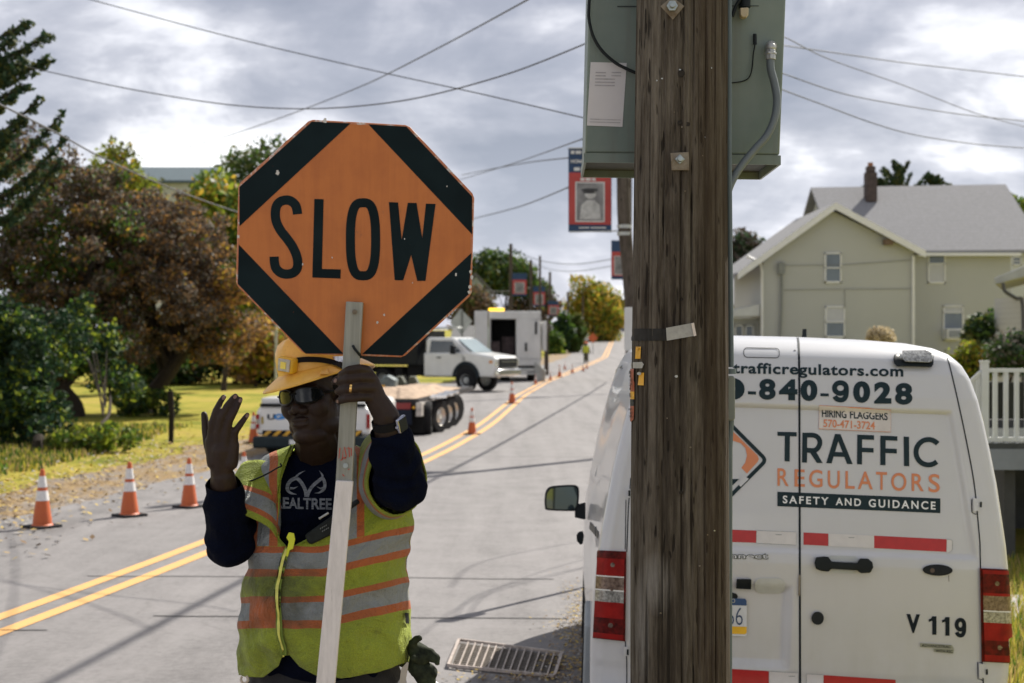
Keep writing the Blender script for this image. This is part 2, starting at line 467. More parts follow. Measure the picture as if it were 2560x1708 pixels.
strip('road', lambda y: rx(y)-2.95+wob(y, 2, .18), lambda y: rx(y)+4.45+wob(y, 5, .16), -18, 415, .010, M['asphalt'], .5)
# far road that meets a side street and painted double line
m, g, p = newmat('yellow_road_paint'); co = g.coord(); n_ = g.noise(co, 30, 5, .7)
g.set(p.inputs['Base Color'], g.mix(g.ramp(n_, [(.35, 1.0), (.5, 0.0)])*.5, (.74, .40, .13), (.3, .25, .2))); p.inputs['Roughness'].default_value = .6; M['yellow_line'] = m
mb = MB()
for s in (-.15, .15):
    y = -10.; rows = []
    while y < 260:
        rows.append([(rx(y)+s-.065, y, gz(0, y)+.0145), (rx(y)+s+.065, y, gz(0, y)+.0145)]); y += .5 if y < 80 else 2
    mb.grid(rows)
tag(mb.build('road_marking', M['yellow_line']), kind='structure')
# tar seams across the road
def tarline(pts, w_=.03):
    v, f = stroke(smooth2(pts, 5), w_); mb = MB(); mb.add([(a, b, gz(0, b)+.0145) for a, b in v], f); return mb
mb = MB()
for pts in ([(-3.6, 12.05), (-1.5, 12.0), (.1, 11.9), (.35, 11.88)], [(-6.2, 9.6), (-4.3, 9.75), (-3.2, 9.8)], [(-2.6, 10.3), (-1, 10.25), (.4, 10.2)], [(-5, 25), (-1, 24.6), (2.2, 24.4)]):
    v, f = stroke(smooth2(pts, 5), .022); mb.add([(a, b+.03*noise.noise((a*2, b, 0)), .0145) for a, b in v], f)
tag(mb.build('tar_seam', mat('tar', (.05, .05, .05), .7), smooth=0), kind='structure')
# ---------------------------------------------------------------- storm drain grate
def gp(px, py): Y = F*(CAMZ-.03)/(py-CY); return Vector(((px-CX)/F*Y, Y, .03))
q = [gp(1154, 1602), gp(1397, 1633), gp(1379, 1688), gp(1129, 1662)]    # far-left, far-right, near-right, near-left
bil = lambda u, v: (q[0].lerp(q[1], u)).lerp(q[3].lerp(q[2], u), v)
t = thing('storm_drain_grate', 'rusty pale steel storm drain grate set in the road beside the white van', 'drain grate', tuple(bil(.5, .5)-Vector((0, 0, .02))))
M['grate'] = mat('grate_steel', (.42, .36, .32), .6, .2, .3, 30, bump=.3)
M['pit'] = mat('pit_shade', (.03, .026, .022), .9, 0, .4, 20)
z3 = Vector((0, 0, .022))
mb = MB()
for a, b in (((-.03, -.03), (1.03, -.03)), ((1.03, -.03), (1.03, 1.03)), ((1.03, 1.03), (-.03, 1.03)), ((-.03, 1.03), (-.03, -.03))):
    mb.tube([bil(*a), bil(*b)], .013, 4)
mb.build('frame', M['grate'], t)
mb = MB()
for i in range(1, 14):
    u = i/13.6
    P = [bil(u-.006, 0), bil(u+.006, 0), bil(u+.006, 1), bil(u-.006, 1)]
    mb.prism([p_-Vector((0, 0, .012)) for p_ in P], z3*.6)
mb.build('long_bar', M['grate'], t)
mb = MB()
for i in range(1, 13):
    v_ = i/13
    P = [bil(0, v_-.016), bil(1, v_-.016), bil(1, v_+.016), bil(0, v_+.016)]
    mb.prism([p_-Vector((0, 0, .017)) for p_ in P], z3*.35)
mb.build('cross_bar', mat('grate_dark_steel', (.14, .12, .10), .7, .2, .3, 30), t)
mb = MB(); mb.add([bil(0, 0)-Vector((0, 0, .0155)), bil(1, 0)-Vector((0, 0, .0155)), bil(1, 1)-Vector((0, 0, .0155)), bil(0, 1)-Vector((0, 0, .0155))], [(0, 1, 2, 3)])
mb.build('pit_dark_sheet', M['pit'], t)  # flat near-black sheet paints the darkness of the pit below the bars
# leaf litter and pale debris along the kerb line
def litter(name, spots, n, cols_, sz, kind='stuff'):
    vs = []; fs = []; mi = []
    for i in range(n):
        cx_, cy_, sx, sy = random.choice(spots)
        x = random.gauss(cx_, sx); y = random.gauss(cy_, sy); s = sz*random.uniform(.5, 1.4); a = random.uniform(0, 6.28); tl = random.uniform(-.5, .5)
        z = gz(x, y)+.02+random.random()*.02; k = len(vs)
        for dx_, dy_ in ((-1, 0), (0, -.6), (1, 0), (0, .6)):
            vs.append((x+s*(dx_*math.cos(a)-dy_*math.sin(a)), y+s*(dx_*math.sin(a)+dy_*math.cos(a)), z+s*tl*dx_+.003))
        fs.append((k, k+1, k+2, k+3)); mi.append(random.randrange(len(cols_)))
    me = bpy.data.meshes.new(name); me.from_pydata(vs, [], fs); me.polygons.foreach_set('material_index', mi)
    o = finish(name, me, cols_, smooth=0); tag(o, kind=kind); return o
LM = [mat('dry_leaf_tan', (.36, .25, .10), .9), mat('dry_leaf_brown', (.16, .10, .05), .9), mat('pebble', (.32, .30, .28), .9), mat('dry_leaf_yellow', (.5, .36, .08), .9)]
litter('leaf_litter', [(.45, 9.3, .07, .5), (.36, 8.7, .10, .2), (.50, 10.6, .06, .6), (.12, 8.35, .25, .06), (.38, 9.6, .09, .4)], 1700, LM, .012)
litter('roadside_leaf_litter', [(-6.9, 18, .9, 3), (-6.6, 15, .8, 2), (-6.0, 22, .8, 4), (-6.2,26,1.2,3)], 5000, LM, .035)
# grass blades on the verge by the van and along the lawn edge
def blades(name, boxes, n, mats_, h, lean=.35, wd=.006):
    vs = []; fs = []; mi = []
    for i in range(n):
        x0, x1, y0, y1 = random.choice(boxes); x = random.uniform(x0, x1); y = random.uniform(y0, y1); hh = h*random.uniform(.4, 1.25)
        a = random.uniform(0, 6.28); l = random.uniform(0, lean)*hh; ux, uy = math.cos(a), math.sin(a); w_ = wd*random.uniform(.6, 1.3); k = len(vs); z = gz(x, y)-.02
        b = random.uniform(0, 6.28); wx, wy = math.cos(b)*w_, math.sin(b)*w_
        vs += [(x-wx, y-wy, z), (x+wx, y+wy, z), (x+ux*l*.4+wx*.7, y+uy*l*.4+wy*.7, z+hh*.6), (x+ux*l*.4-wx*.7, y+uy*l*.4-wy*.7, z+hh*.6), (x+ux*l, y+uy*l, z+hh)]
        fs += [(k, k+1, k+2, k+3), (k+3, k+2, k+4)]; m_ = random.randrange(len(mats_)); mi += [m_, m_]
    me = bpy.data.meshes.new(name); me.from_pydata(vs, [], fs); me.polygons.foreach_set('material_index', mi)
    o = finish(name, me, mats_, smooth=0); tag(o, kind='stuff'); return o
def leafmat(name, c, tr=.45, v=.25):
    m, g, p = newmat(name); out = g.n['Material Output']; n_ = g.noise(g.coord(), 1.7, 3)
    cc = g.ramp(n_, [(.3, tuple(x*(1-v) for x in c)), (.7, tuple(x*(1+v) for x in c))])
    g.set(p.inputs['Base Color'], cc); p.inputs['Roughness'].default_value = .6; p.inputs['Specular IOR Level'].default_value = .25
    t_ = g.node('ShaderNodeBsdfTranslucent'); g.set(t_.inputs[0], cc); mx = g.node('ShaderNodeMixShader'); mx.inputs[0].default_value = tr
    g.l.new(p.outputs[0], mx.inputs[1]); g.l.new(t_.outputs[0], mx.inputs[2]); g.l.new(mx.outputs[0], out.inputs[0]); return m
GM = [leafmat('grass_green', (.10, .17, .025)), leafmat('grass_yellow', (.38, .34, .05)), leafmat('grass_straw', (.40, .30, .12)), leafmat('grass_deep', (.05, .09, .02))]
blades('verge_grass', [(2.9, 5.5, 6.2, 10.5), (3.0, 6.5, 9, 13)], 22000, GM[:3], .11, wd=.005)
blades('lawn_edge_grass', [(-14, -7.6, 20, 34), (-12, -7.4, 22, 30)], 14000, GM, .13, wd=.02)
# ================================================================ foreground utility pole
PY = 4.4
def wood(name, c0, c1, c2_, sc_=1.):
    m, g, p = newmat(name); co = g.coord(); x, y, z = g.sep(co)
    st = g.map(co, (16*sc_, 16*sc_, .55)); a = g.noise(st, 1.0, 8, .62); b = g.noise(g.map(co, (55*sc_, 55*sc_, 5)), 1.0, 6, .75)
    big = g.noise(g.map(co, (2.2, 2.2, .7)), 1.0, 4, .6)
    knots = g.noise(g.map(co, (40, 40, 6)), 1.0, 2, .5)
    k = a*.36+b*.38+big*.26
    base = g.ramp(k, [(.36, c0), (.47, c1), (.59, c2_)])
    cr = g.ramp(g.noise(g.map(co, (34*sc_, 34*sc_, .5)), 1.0, 5, .55), [(.31, 1.0), (.37, 0.0)])
    kn = g.ramp(knots, [(.66, 0.0), (.72, 1.0)]).max(g.ramp(g.noise(g.map(co, (60*sc_, 60*sc_, 9)), 1.0, 2, .5), [(.665, 0.0), (.70, 1.0)]))
    base = g.mix(cr.max(kn)*.85, base, (.015, .012, .009))
    # darker brown side towards +x
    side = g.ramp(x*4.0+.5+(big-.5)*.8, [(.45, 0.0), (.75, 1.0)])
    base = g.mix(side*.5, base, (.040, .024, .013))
    if sc_ == 1.:                                # chalky scuff low on the pole, as a stain of its own
        u_ = (x+.085)*(1/.055); v_ = (z-1.27)*(1/.10); u2 = (x+.125)*(1/.022); v2 = (z-1.12)*(1/.22)
        r_ = (1.0-(u_*u_+v_*v_)).max(1.0-(u2*u2+v2*v2)).max(0.0)*g.ramp(a*.6+b*.4, [(.38, 0.0), (.58, .55)])
        base = g.mix(r_, base, (.34, .33, .31))
    g.set(p.inputs['Base Color'], base); p.inputs['Roughness'].default_value = .88; p.inputs['Specular IOR Level'].default_value = .2
    g.set(p.inputs['Normal'], g.bump((1.0-cr)*.8+b*.5+a*.3-kn*.5, .8, .008)); return m
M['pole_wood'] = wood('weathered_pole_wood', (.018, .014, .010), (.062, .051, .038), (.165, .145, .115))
pole = thing('utility_pole', 'weathered thick wooden utility pole in the foreground carrying the grey-green cabinet', 'utility pole', (W(1700, 854, PY).x, PY, 0))
mb = MB(); rows = []; NA = 220
prof = [(-40, 1590, 1818), (0, 1592, 1818), (500, 1585, 1817), (900, 1580, 1819), (1300, 1577.5, 1820.5), (1708, 1578, 1822.5)]
zs = np.concatenate([np.arange(0, 3.4, .02), [3.6, 4, 5, 6.5, 8.5]])
cr_a = [(random.uniform(0, 2*math.pi), random.uniform(0, 3.2), random.uniform(.5, 2.0), random.uniform(.002, .006), random.uniform(.006, .016)) for _ in range(60)]
cr_a += [(R(-90)+d_, .0, 6., .009, .012) for d_ in (-.48, -.1, .12, .42, .7, -.85)]
for z in zs:
    py = CY-(z-CAMZ)*F/PY
    l = np.interp(py, [a for a, b, c in prof], [b for a, b, c in prof]); r_ = np.interp(py, [a for a, b, c in prof], [c for a, b, c in prof])
    rad = (r_-l)/2*PY/F*(1-(.012*max(0, z-3))); cx_ = ((l+r_)/2-CX)*PY/F; row = []
    for j in range(NA):
        a = 2*math.pi*j/NA; rr = rad
        rr += .0018*noise.noise((math.cos(a)*9, math.sin(a)*9, z*.9))+.003*noise.noise((math.cos(a)*22, math.sin(a)*22, z*.5))
        for ca, cz, cl, cd, cw in cr_a:
            if abs(z-cz-cl/2) < cl/2+.001:
                da = abs((a-ca-.02*math.sin(z*3+ca*5)+math.pi) % (2*math.pi)-math.pi)
                if da < cw*2: rr -= cd*math.exp(-(da/cw)**2)*min(1, 5*min(z-cz+.05, cz+cl-z+.05))
        row.append((cx_+rr*math.cos(a), PY+rr*math.sin(a), z))
    rows.append(row)
mb.grid(rows, closed=True); mb.add(rows[-1], [tuple(range(NA))])
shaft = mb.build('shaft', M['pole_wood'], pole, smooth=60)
pbv = bvh_of(shaft)
M['rust'] = mat('rusty_plate', (.20, .13, .06), .7, .3, .45, 22, bump=.4, c2=(.30, .27, .22))
M['bolt'] = mat('zinc_bolt', (.34, .38, .38), .4, .8, .2, 40)
def fit(name, shapes, mt, par=pole, off=.002, th=.003, surf=None, **k): return decal(name, shapes, pbv if surf is None else surf, par, mt, off, maxe=10, thick=th, **k)
def plateY(px): return hit(pbv, px[0], px[1], 0).y
# top diamond plate and lower square plate, each with nut
for cx_, cy_, hw, rot45, bs in ((1680, 20, 26, True, 11), (1699, 403, 23, False, 8)):
    y0 = hit(pbv, cx_, cy_, 0).y-.004
    P = [(cx_-hw*1.12, cy_-4), (cx_, cy_-28), (cx_+hw*1.2, cy_-4), (cx_+2, cy_+hw+4)] if rot45 else [(cx_-hw, cy_-hw+3), (cx_+hw, cy_-hw), (cx_+hw+1, cy_+hw), (cx_-hw+3, cy_+hw)]
    pl = decal('washer_plate', [poly2(P)], y0-.001, pole, M['rust'], thick=.006, bevel=.001)
    mb = MB(); c = W(cx_, cy_-4, y0-.006); mb.cyl(c, c-Vector((0, .009, 0)), .017 if rot45 else .015, n=4 if not rot45 else 6); mb.cyl(c-Vector((0, .009, 0)), c-Vector((0, .022, 0)), .009, .008, 14)
    mb.build('bolt', M['bolt'], pl, bevel=.001)
for cx_, cy_, r_ in ((1703, 184, 9), (1700, 308, 6.5), (1720, 311, 4.5), (1704, 748, 3.5), (1645, 1219, 4), (1703, 1232, 5)):
    fit('drill_hole', [poly2(ell2(cx_, cy_, r_, r_*1.1))], M['pit'], off=.0025, th=0)
fit('dark_tape_band', [rect2(1580, 822, 1668, 852, 0.0)], mat('dark_tape', (.035, .035, .033), .8, 0, .2, 30, bump=.3), off=.0025, th=.001)
tg = decal('metal_strap_tag', [poly2([(1665, 820), (1729, 808), (1735, 840), (1667, 852)])], PY-.158, pole, mat('tag_aluminium', (.36, .36, .34), .55, .3, .15, 60, bump=.2), thick=.003)
decal('tag_fold', [poly2([(1728, 808.5), (1735, 807), (1741, 839), (1734.5, 841)])], PY-.163, tg, mat('tag_bright', (.62, .55, .5), .5, .2), thick=.002)
M['tag_yellow'] = mat('yellow_plastic_tag', (.80, .42, .03), .45, 0, .08, 20)
a = fit('yellow_tag', [poly2([(1592, 867), (1604.5, 867), (1603.5, 897), (1590, 897)])], M['tag_yellow'], off=.004, label='yellow tag above the steel bracket')
fit('nail', [poly2(ell2(1597.5, 872, 3, 4))], M['galv'], par=a, off=.009, th=.002)
a = fit('yellow_tag', [poly2([(1598, 932), (1612.5, 932), (1611.5, 963.5), (1594, 963)])], M['tag_yellow'], off=.004, label='yellow tag below the steel bracket')
fit('nail', [poly2(ell2(1603, 934, 4, 4))], M['galv'], par=a, off=.009, th=.004)
fit('nail', [poly2(ell2(1691, 941, 3.4, 3.4))], M['galv'], off=.003, th=.004)
fit('steel_bracket', [poly2([(1577, 906), (1608, 905), (1612, 911), (1608, 921), (1577, 921)])], mat('bracket_steel', (.38, .38, .36), .5, .4, .15, 40), off=.004, th=.003)
OT = mat('orange_marker_tape', (.36, .085, .035), .55, 0, .1, 30)
st_ = fit('marker_strip', [poly2([(1576.5, 922), (1589, 922), (1588, 979), (1575.5, 979)]), poly2([(1575.5, 979), (1588, 979), (1587.7, 998), (1575.2, 998)]), poly2([(1575.2, 998), (1587.7, 998), (1587.3, 1015), (1575, 1015)]), poly2([(1575, 1015), (1587.3, 1015), (1586.5, 1048), (1582, 1055), (1577, 1052), (1574.5, 1046)])],
    [OT, M['tag_yellow'], M['black_plastic']], off=.006, th=.002, mis=[0, 1, 2, 0], Yfall=PY)
Lm = []
for s, y0, y1 in (('I', 928, 935), ('I', 938, 944), ('E', 947, 953), ('D', 957, 964), ('I', 969, 975), ('I', 983, 994), ('F', 1021, 1026), ('I', 1030, 1035), ('2', 1038, 1043)):
    Lm.append(text_px(s, 1578.8 if s != 'I' else 1581, y0, 1584.8 if s != 'I' else 1582.5, y1))
fit('strip_lettering', Lm, M['black_plastic'], par=st_, off=.0095, th=0, Yfall=PY)
rr_ = random.Random(4)
for i in range(16):
    fit('nail', [poly2(ell2(rr_.uniform(1610, 1800), rr_.uniform(30, 1650), 1.9, 1.9, 8))], M['rust' if i % 3 else 'galv'], off=.003, th=.003)
# grey pipe running down the right side of the pole, with the small guard box
cd = thing('riser_conduit', 'grey riser pipe with a guard box down the right side of the wooden pole', 'conduit', (W(1824, 854, PY).x, PY+.02, 0))
M['pvc'] = mat('grey_pvc', (.10, .135, .15), .5, 0, .1, 10)
mb = MB(); mb.tube([W(1822.5, -300, PY+.02), W(1822.5, 400, PY+.02), W(1825.5, 700, PY+.02), W(1828, 918, PY+.02)], .0085, 12); mb.build('pipe', M['pvc'], cd)
mb = MB(); c = W(1826, 960, PY+.02); mb.tube([W(1826, 922, PY+.02), W(1826, 935, PY+.02)], .018, 12); mb.build('coupling', M['pvc'], cd)
P = rrect2(1812, 940, 1838, 1052, 8); mb = MB(); mb.prism([W(x, y, PY) for x, y in P], (0, .08, 0)); mb.build('guard_box', mat('box_grey', (.17, .19, .17), .5, 0, .1, 8), cd, bevel=.004)
mb = MB(); mb.tube([W(1826, 1050, PY+.05), W(1822, 1120, PY+.05), W(1821, 1720, PY+.05)], .012, 10); mb.build('pipe', M['pvc'], cd)
# ================================================================ cabinet
CBY = 4.585
M['cabinet'] = mat('cabinet_paint', (.125, .165, .145), .5, 0, .13, 3.2, bump=.08, bs=14)
m, g, p = newmat('cabinet_paint_old'); co = g.coord(); n_ = g.noise(co, 2.4, 5, .6); s_ = g.noise(g.map(co, (20, 20, 1.2)), 1, 4, .6)
g.set(p.inputs['Base Color'], g.mix(g.ramp(s_, [(.5, 0.0), (.75, .35)]), g.ramp(n_, [(.35, (.125, .17, .148)), (.62, (.185, .225, .195))]), (.12, .10, .08))); p.inputs['Roughness'].default_value = .48; M['cabinet'] = m
cb = thing('electrical_cabinet', 'grey-green metal electrical cabinet mounted high behind the foreground wooden pole', 'cabinet', (W(1715, 420, CBY).x, CBY, W(1715, 437, CBY).z))
fr = [W(1463, 397, CBY), W(1949, 403, CBY), W(1975, -260, CBY), W(1478, -260, CBY)]
D_ = Vector((.01, .42, 0))
mb = MB(); mb.prism([fr[0]+Vector((0, 0, .02)), fr[1]+Vector((0, 0, .02)), fr[2], fr[3]], D_); mb.build('body', M['cabinet'], cb, bevel=.006)
mb = MB()  # downturned lip with open tray below
b0, b1 = fr[0], fr[1]
for a, b in ((b0, b1), (b1, b1+D_), (b1+D_, b0+D_), (b0+D_, b0)):
    n2_ = (b-a).cross(Vector((0, 0, 1))).normalized()*.004
    mb.prism([a-n2_-Vector((0, 0, .012)), b-n2_-Vector((0, 0, .012)), b+n2_-Vector((0, 0, .012)), a+n2_-Vector((0, 0, .012))], Vector((0, 0, .03)))
mb.build('bottom_lip', M['cabinet'], cb)
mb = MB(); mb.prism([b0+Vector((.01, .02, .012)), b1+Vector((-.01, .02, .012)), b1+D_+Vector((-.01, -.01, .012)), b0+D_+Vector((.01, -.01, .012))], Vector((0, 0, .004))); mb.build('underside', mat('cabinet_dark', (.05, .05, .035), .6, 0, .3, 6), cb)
M['sheet'] = mat('label_sheet', (.60, .59, .60), .5, 0, .04, 6)
ls = decal('label_sheet', [poly2([(1476.5, 155.6), (1566.7, 157.8), (1556, 317.5), (1467, 314)])], CBY-.001, cb, M['sheet'], thick=.001)
sh = []
for r_ in range(5):
    for a, b in ((0, .32), (.5, .8)) if r_ < 2 else ((0, .62),):
        y = 180+r_*8; sh.append(rect2(1489+a*80-r_*.5, y, 1489+b*80-r_*.5, y+3, .02))
sh += [rect2(1475, 297, 1552, 299, .03), rect2(1474, 304, 1551, 306, .03)]
decal('faded_print', sh, CBY-.003, ls, mat('faded_ink', (.40, .39, .41), .6, 0, .2, 40), smooth=0)
sh = [rect2(1543, 15, 1592, 18), rect2(1824, 14, 1897, 16), rect2(1531, 384, 1592, 387), rect2(1812, 386, 1872, 388)]
decal('hinge_slot', sh, CBY-.002, cb, mat('slot_dark', (.04, .05, .05), .7), smooth=0)
c8 = lambda x, y, Y: W(1400+x*.3188, y*.3188, Y)
def tube8(name, pts, Y, r_, mt, par):
    P = smooth2([tuple(c8(x, y, (Y if not isinstance(Y, list) else Y[i]))) for i, (x, y) in enumerate(pts)], 6); mb = MB(); mb.tube(P, r_, 12); return mb.build(name, mt, par)
tube8('black_cable', [(240, -120), (226, 60), (228, 160), (262, 290), (330, 400), (430, 490), (520, 540), (600, 575)], CBY-.03, .0052, M['black_plastic'], cb)
tube8('black_cable', [(1500, -80), (1420, -10), (1375, 60), (1350, 130)], CBY-.04, .006, M['black_plastic'], cb)
tube8('thin_lead', [(1528, 290), (1526, 360), (1516, 420), (1505, 540), (1480, 610), (1425, 640), (1330, 652)], CBY-.015, .0022, M['black_plastic'], cb)
tube8('lead_plug', [(1527, 268), (1528, 350)], CBY-.015, .006, M['black_plastic'], cb)
mb = MB(); mb.cyl(c8(1447, -40, CBY-.03), c8(1447, 60, CBY-.03), .019, n=16); mb.build('cable_end_sleeve', M['black_plastic'], cb)
P = [c8(x, y, CBY-.05) for x, y in ((1412, 60), (1480, 58), (1478, 118), (1462, 136), (1432, 136), (1415, 120))]; mb = MB(); mb.prism(P, (0, .03, 0)); mb.build('cable_end_cap', mat('cap_cream', (.50, .42, .29), .6), cb, bevel=.003)
tube8('flexible_conduit', [(1650, 440), (1652, 540), (1680, 650), (1700, 780), (1684, 920), (1625, 1060), (1530, 1170), (1430, 1290), (1360, 1400), (1318, 1500), (1300, 1620)], [CBY-.05, CBY-.055, CBY-.06, CBY-.07, CBY-.08, CBY-.09, CBY-.1, CBY-.11, CBY-.12, CBY-.13, CBY-.14], .0125, mat('conduit_grey', (.13, .155, .165), .5, 0, .1, 10), cb)
fc_ = thing  # noqa
mb = MB(); mb.cyl(c8(1655, 365, CBY), c8(1655, 365, CBY-.03), .019, .017, 14); mb.sphere(c8(1650, 372, CBY-.045), (.017, .017, .017)); mb.cyl(c8(1650, 395, CBY-.05), c8(1650, 470, CBY-.052), .0165, .0165, 8); mb.cyl(c8(1650, 412, CBY-.05), c8(1650, 428, CBY-.05), .020, .020, 6)
mb.build('conduit_fitting', M['galv'], cb, bevel=.001)
# ================================================================ flagger's SLOW paddle
SY = 3.66
c3 = lambda x, y: (560+x*.42079, 280+y*.42079)
paddle = thing('traffic_paddle', 'worn orange and black octagonal SLOW sign on a wooden staff held up by the flagger', 'traffic paddle', tuple(W(812, 1708, 3.6)))
O8 = [(512, 45), (1095, 78), (1487, 495), (1470, 1085), (1065, 1458), (475, 1438), (70, 1025), (85, 430)]
O8r = []
for i, p_ in enumerate(O8):                      # slightly rounded corners
    a, b = O8[i-1], O8[(i+1) % 8]
    for q_ in (a, b):
        l = math.hypot(q_[0]-p_[0], q_[1]-p_[1]); O8r.append((p_[0]+(q_[0]-p_[0])/l*16, p_[1]+(q_[1]-p_[1])/l*16))
m, g, p = newmat('sign_orange'); co = g.coord(); n_ = g.noise(co, 9, 6, .6); n2_ = g.noise(co, 26, 5, .65); st2 = g.noise(g.map(co, (60, 60, 3)), 1, 4, .6)
base = g.ramp(n_*.6+st2*.4, [(.38, (.42, .115, .012)), (.56, (.50, .145, .018))]); base = g.mix(g.ramp(n2_, [(.66, 0.0), (.74, .55)]), base, (.16, .07, .035))
g.set(p.inputs['Base Color'], base); p.inputs['Roughness'].default_value = .45; M['sign_orange'] = m
m, g, p = newmat('sign_black'); co = g.coord(); n_ = g.noise(co, 38, 5, .7); base = g.mix(g.ramp(n_, [(.715, 0.0), (.735, .9)]), g.ramp(g.noise(co, 5, 3), [(.4, (.003, .009, .011)), (.6, (.006, .015, .018))]), (.45, .13, .04))
g.set(p.inputs['Base Color'], base); p.inputs['Roughness'].default_value = .5; p.inputs['Specular IOR Level'].default_value = .1; M['sign_black'] = m
m, g, p = newmat('sign_edge'); co = g.coord(); n_ = g.noise(co, 45, 4, .7); g.set(p.inputs['Base Color'], g.ramp(n_, [(.46, (.50, .16, .06)), (.56, (.52, .22, .12)), (.63, (.6, .56, .52))], 'LINEAR')); p.inputs['Roughness'].default_value = .5; M['sign_edge'] = m
mb = MB(); mb.prism([W(*c3(x, y), SY) for x, y in O8r], (0, .012, 0)); panel = mb.build('sign_panel', M['sign_edge'], paddle, bevel=.002, smooth=30)
def inset(P, k_):
    cx_ = sum(p_[0] for p_ in P)/len(P); cy_ = sum(p_[1] for p_ in P)/len(P); return [(cx_+(x-cx_)*k_, cy_+(y-cy_)*k_) for x, y in P]
def p3(P): return [c3(x, y) for x, y in P]
decal('orange_face', [poly2(p3(inset(O8r, .978)))], SY-.0012, panel, M['sign_orange'], smooth=0)
bands = [[(522, 58), (752, 68), (640, 172), (92, 680), (92, 446)], [(858, 74), (1084, 88), (1474, 503), (1474, 728)], [(1470, 838), (1455, 1083), (1060, 1448), (822, 1438)], [(88, 788), (710, 1437), (484, 1436), (82, 1022)]]
decal('black_corner_band', [poly2(p3(P)) for P in bands], SY-.0022, panel, M['sign_black'], smooth=0)
S_ = smooth2([(437, 608), (434, 585), (424, 553), (398, 530), (368, 524), (335, 533), (312, 560), (305, 605), (312, 655), (337, 705), (372, 750), (404, 795), (428, 845), (438, 890), (434, 930), (412, 955), (375, 964), (338, 956), (310, 930), (300, 895), (298, 860)], 5)
Oo = []
for i in range(56):
    a = 2*math.pi*i/56; ca, sa = math.cos(a), math.sin(a); Oo.append((826+75*math.copysign(abs(ca)**.62, ca), 757+217*math.copysign(abs(sa)**.80, sa)))
sw = [stroke(p3(S_), 55*.4208), stroke(p3(Oo), 54*.4208, True), poly2(p3([(537, 517), (592, 519), (582, 933), (694, 936), (692, 990), (525, 984)])),
      poly2(p3([(980, 536), (1034, 538), (1056, 760), (1036, 1001), (1014, 999)])), poly2(p3([(1036, 1001), (1065, 1000), (1112, 850), (1092, 541), (1056, 760)])),
      poly2(p3([(1092, 540), (1144, 541), (1178, 750), (1112, 850)])), poly2(p3([(1112, 850), (1178, 750), (1197, 1004), (1148, 1004)])), poly2(p3([(1200, 545), (1257, 547), (1197, 1004), (1178, 750)]))]
decal('slow_lettering', sw, SY-.0024, panel, M['sign_black'], smooth=0)
# chips of white paint
sh = []
for x, y, r_ in ((318, 361, 12), (600, 52, 14), (912, 1252, 7), (952, 1205, 6), (1472, 985, 12), (1462, 1040, 10), (1378, 965, 8), (468, 905, 6), (643, 865, 4), (1325, 442, 4), (1073, 755, 4), (1120, 1015, 4), (1465, 950, 9), (1455, 1070, 9)):
    P = ell2(x, y, r_*.8, r_*1.2, 9); sh.append(poly2(p3([(a+random.uniform(-.3, .3)*r_, b+random.uniform(-.3, .3)*r_) for a, b in P])))
decal('worn_paint', sh, SY-.003, panel, mat('bare_aluminium', (.55, .53, .50), .5), smooth=0)
m, g, p = newmat('staff_grey_wood'); co = g.coord(); n_ = g.noise(g.map(co, (60, 60, 3)), 1, 5, .65); g.set(p.inputs['Base Color'], g.ramp(n_, [(.3, (.20, .20, .17)), (.6, (.31, .31, .27))])); p.inputs['Roughness'].default_value = .75; M['staff_grey'] = m
m, g, p = newmat('staff_white'); co = g.coord(); n_ = g.noise(g.map(co, (70, 70, 10)), 1, 6, .7); n2_ = g.noise(g.map(co, (90, 90, 6)), 1, 3, .6)
g.set(p.inputs['Base Color'], g.mix(g.ramp(n2_, [(.68, 0.0), (.74, .8)]), g.ramp(n_, [(.3, (.60, .56, .53)), (.6, (.74, .69, .66))]), (.16, .14, .12))); p.inputs['Roughness'].default_value = .6; M['staff_white'] = m
def slat(top, bot, w0, w1, Ya, Yb, d_, name, mt):
    P = [W(top[0]-w0/2, top[1], Ya), W(top[0]+w0/2, top[1]+2, Ya), W(bot[0]+w1/2, bot[1]+2, Yb), W(bot[0]-w1/2, bot[1], Yb)]
    mb = MB(); mb.prism(P, (0, d_, 0)); return mb.build(name, mt, paddle, bevel=.002)
up = slat((886, 754), (859.5, 1206), 42, 41, 3.632, 3.617, .022, 'upper_staff', M['staff_grey'])
lo = slat((861, 1202), (806, 1790), 43, 47, 3.60, 3.57, .017, 'lower_staff', M['staff_white'])
for x, y, Y in ((887, 780, 3.63), (864, 1164, 3.616)):
    mb = MB(); c = W(x, y, Y); mb.cyl(c, c-Vector((0, .003, 0)), .0065, n=16); mb.cyl(c-Vector((0, .003, 0)), c-Vector((0, .006, 0)), .003, n=6); mb.build('bolt', M['rust'] if y < 900 else M['bolt'], up)
mb = MB(); mb.tube(smooth2([tuple(W(882, 864, 3.62)), tuple(W(888, 874, 3.617)), tuple(W(895, 882, 3.62)), tuple(W(903, 893, 3.64))], 4), .0035, 8); mb.build('cable_tie', M['black_plastic'], up)
sh = [stroke([(850, 1120), (847, 1147), (858, 1125), (856, 1150)], 3), stroke([(861, 1118), (866, 1140), (862, 1148)], 2.5), stroke([(867, 1122), (872, 1118), (874, 1143)], 2.5), stroke([(856, 1186), (861, 1191)], 2.5), stroke([(874, 1122), (878, 1120), (879, 1140)], 2.2), stroke([(852, 1152), (856, 1146), (866, 1143)], 2), stroke([(870, 1175), (874, 1172)], 2)]
decal('red_scrawl', sh, 3.6165, up, mat('red_marker', (.42, .06, .03), .6), smooth=0)
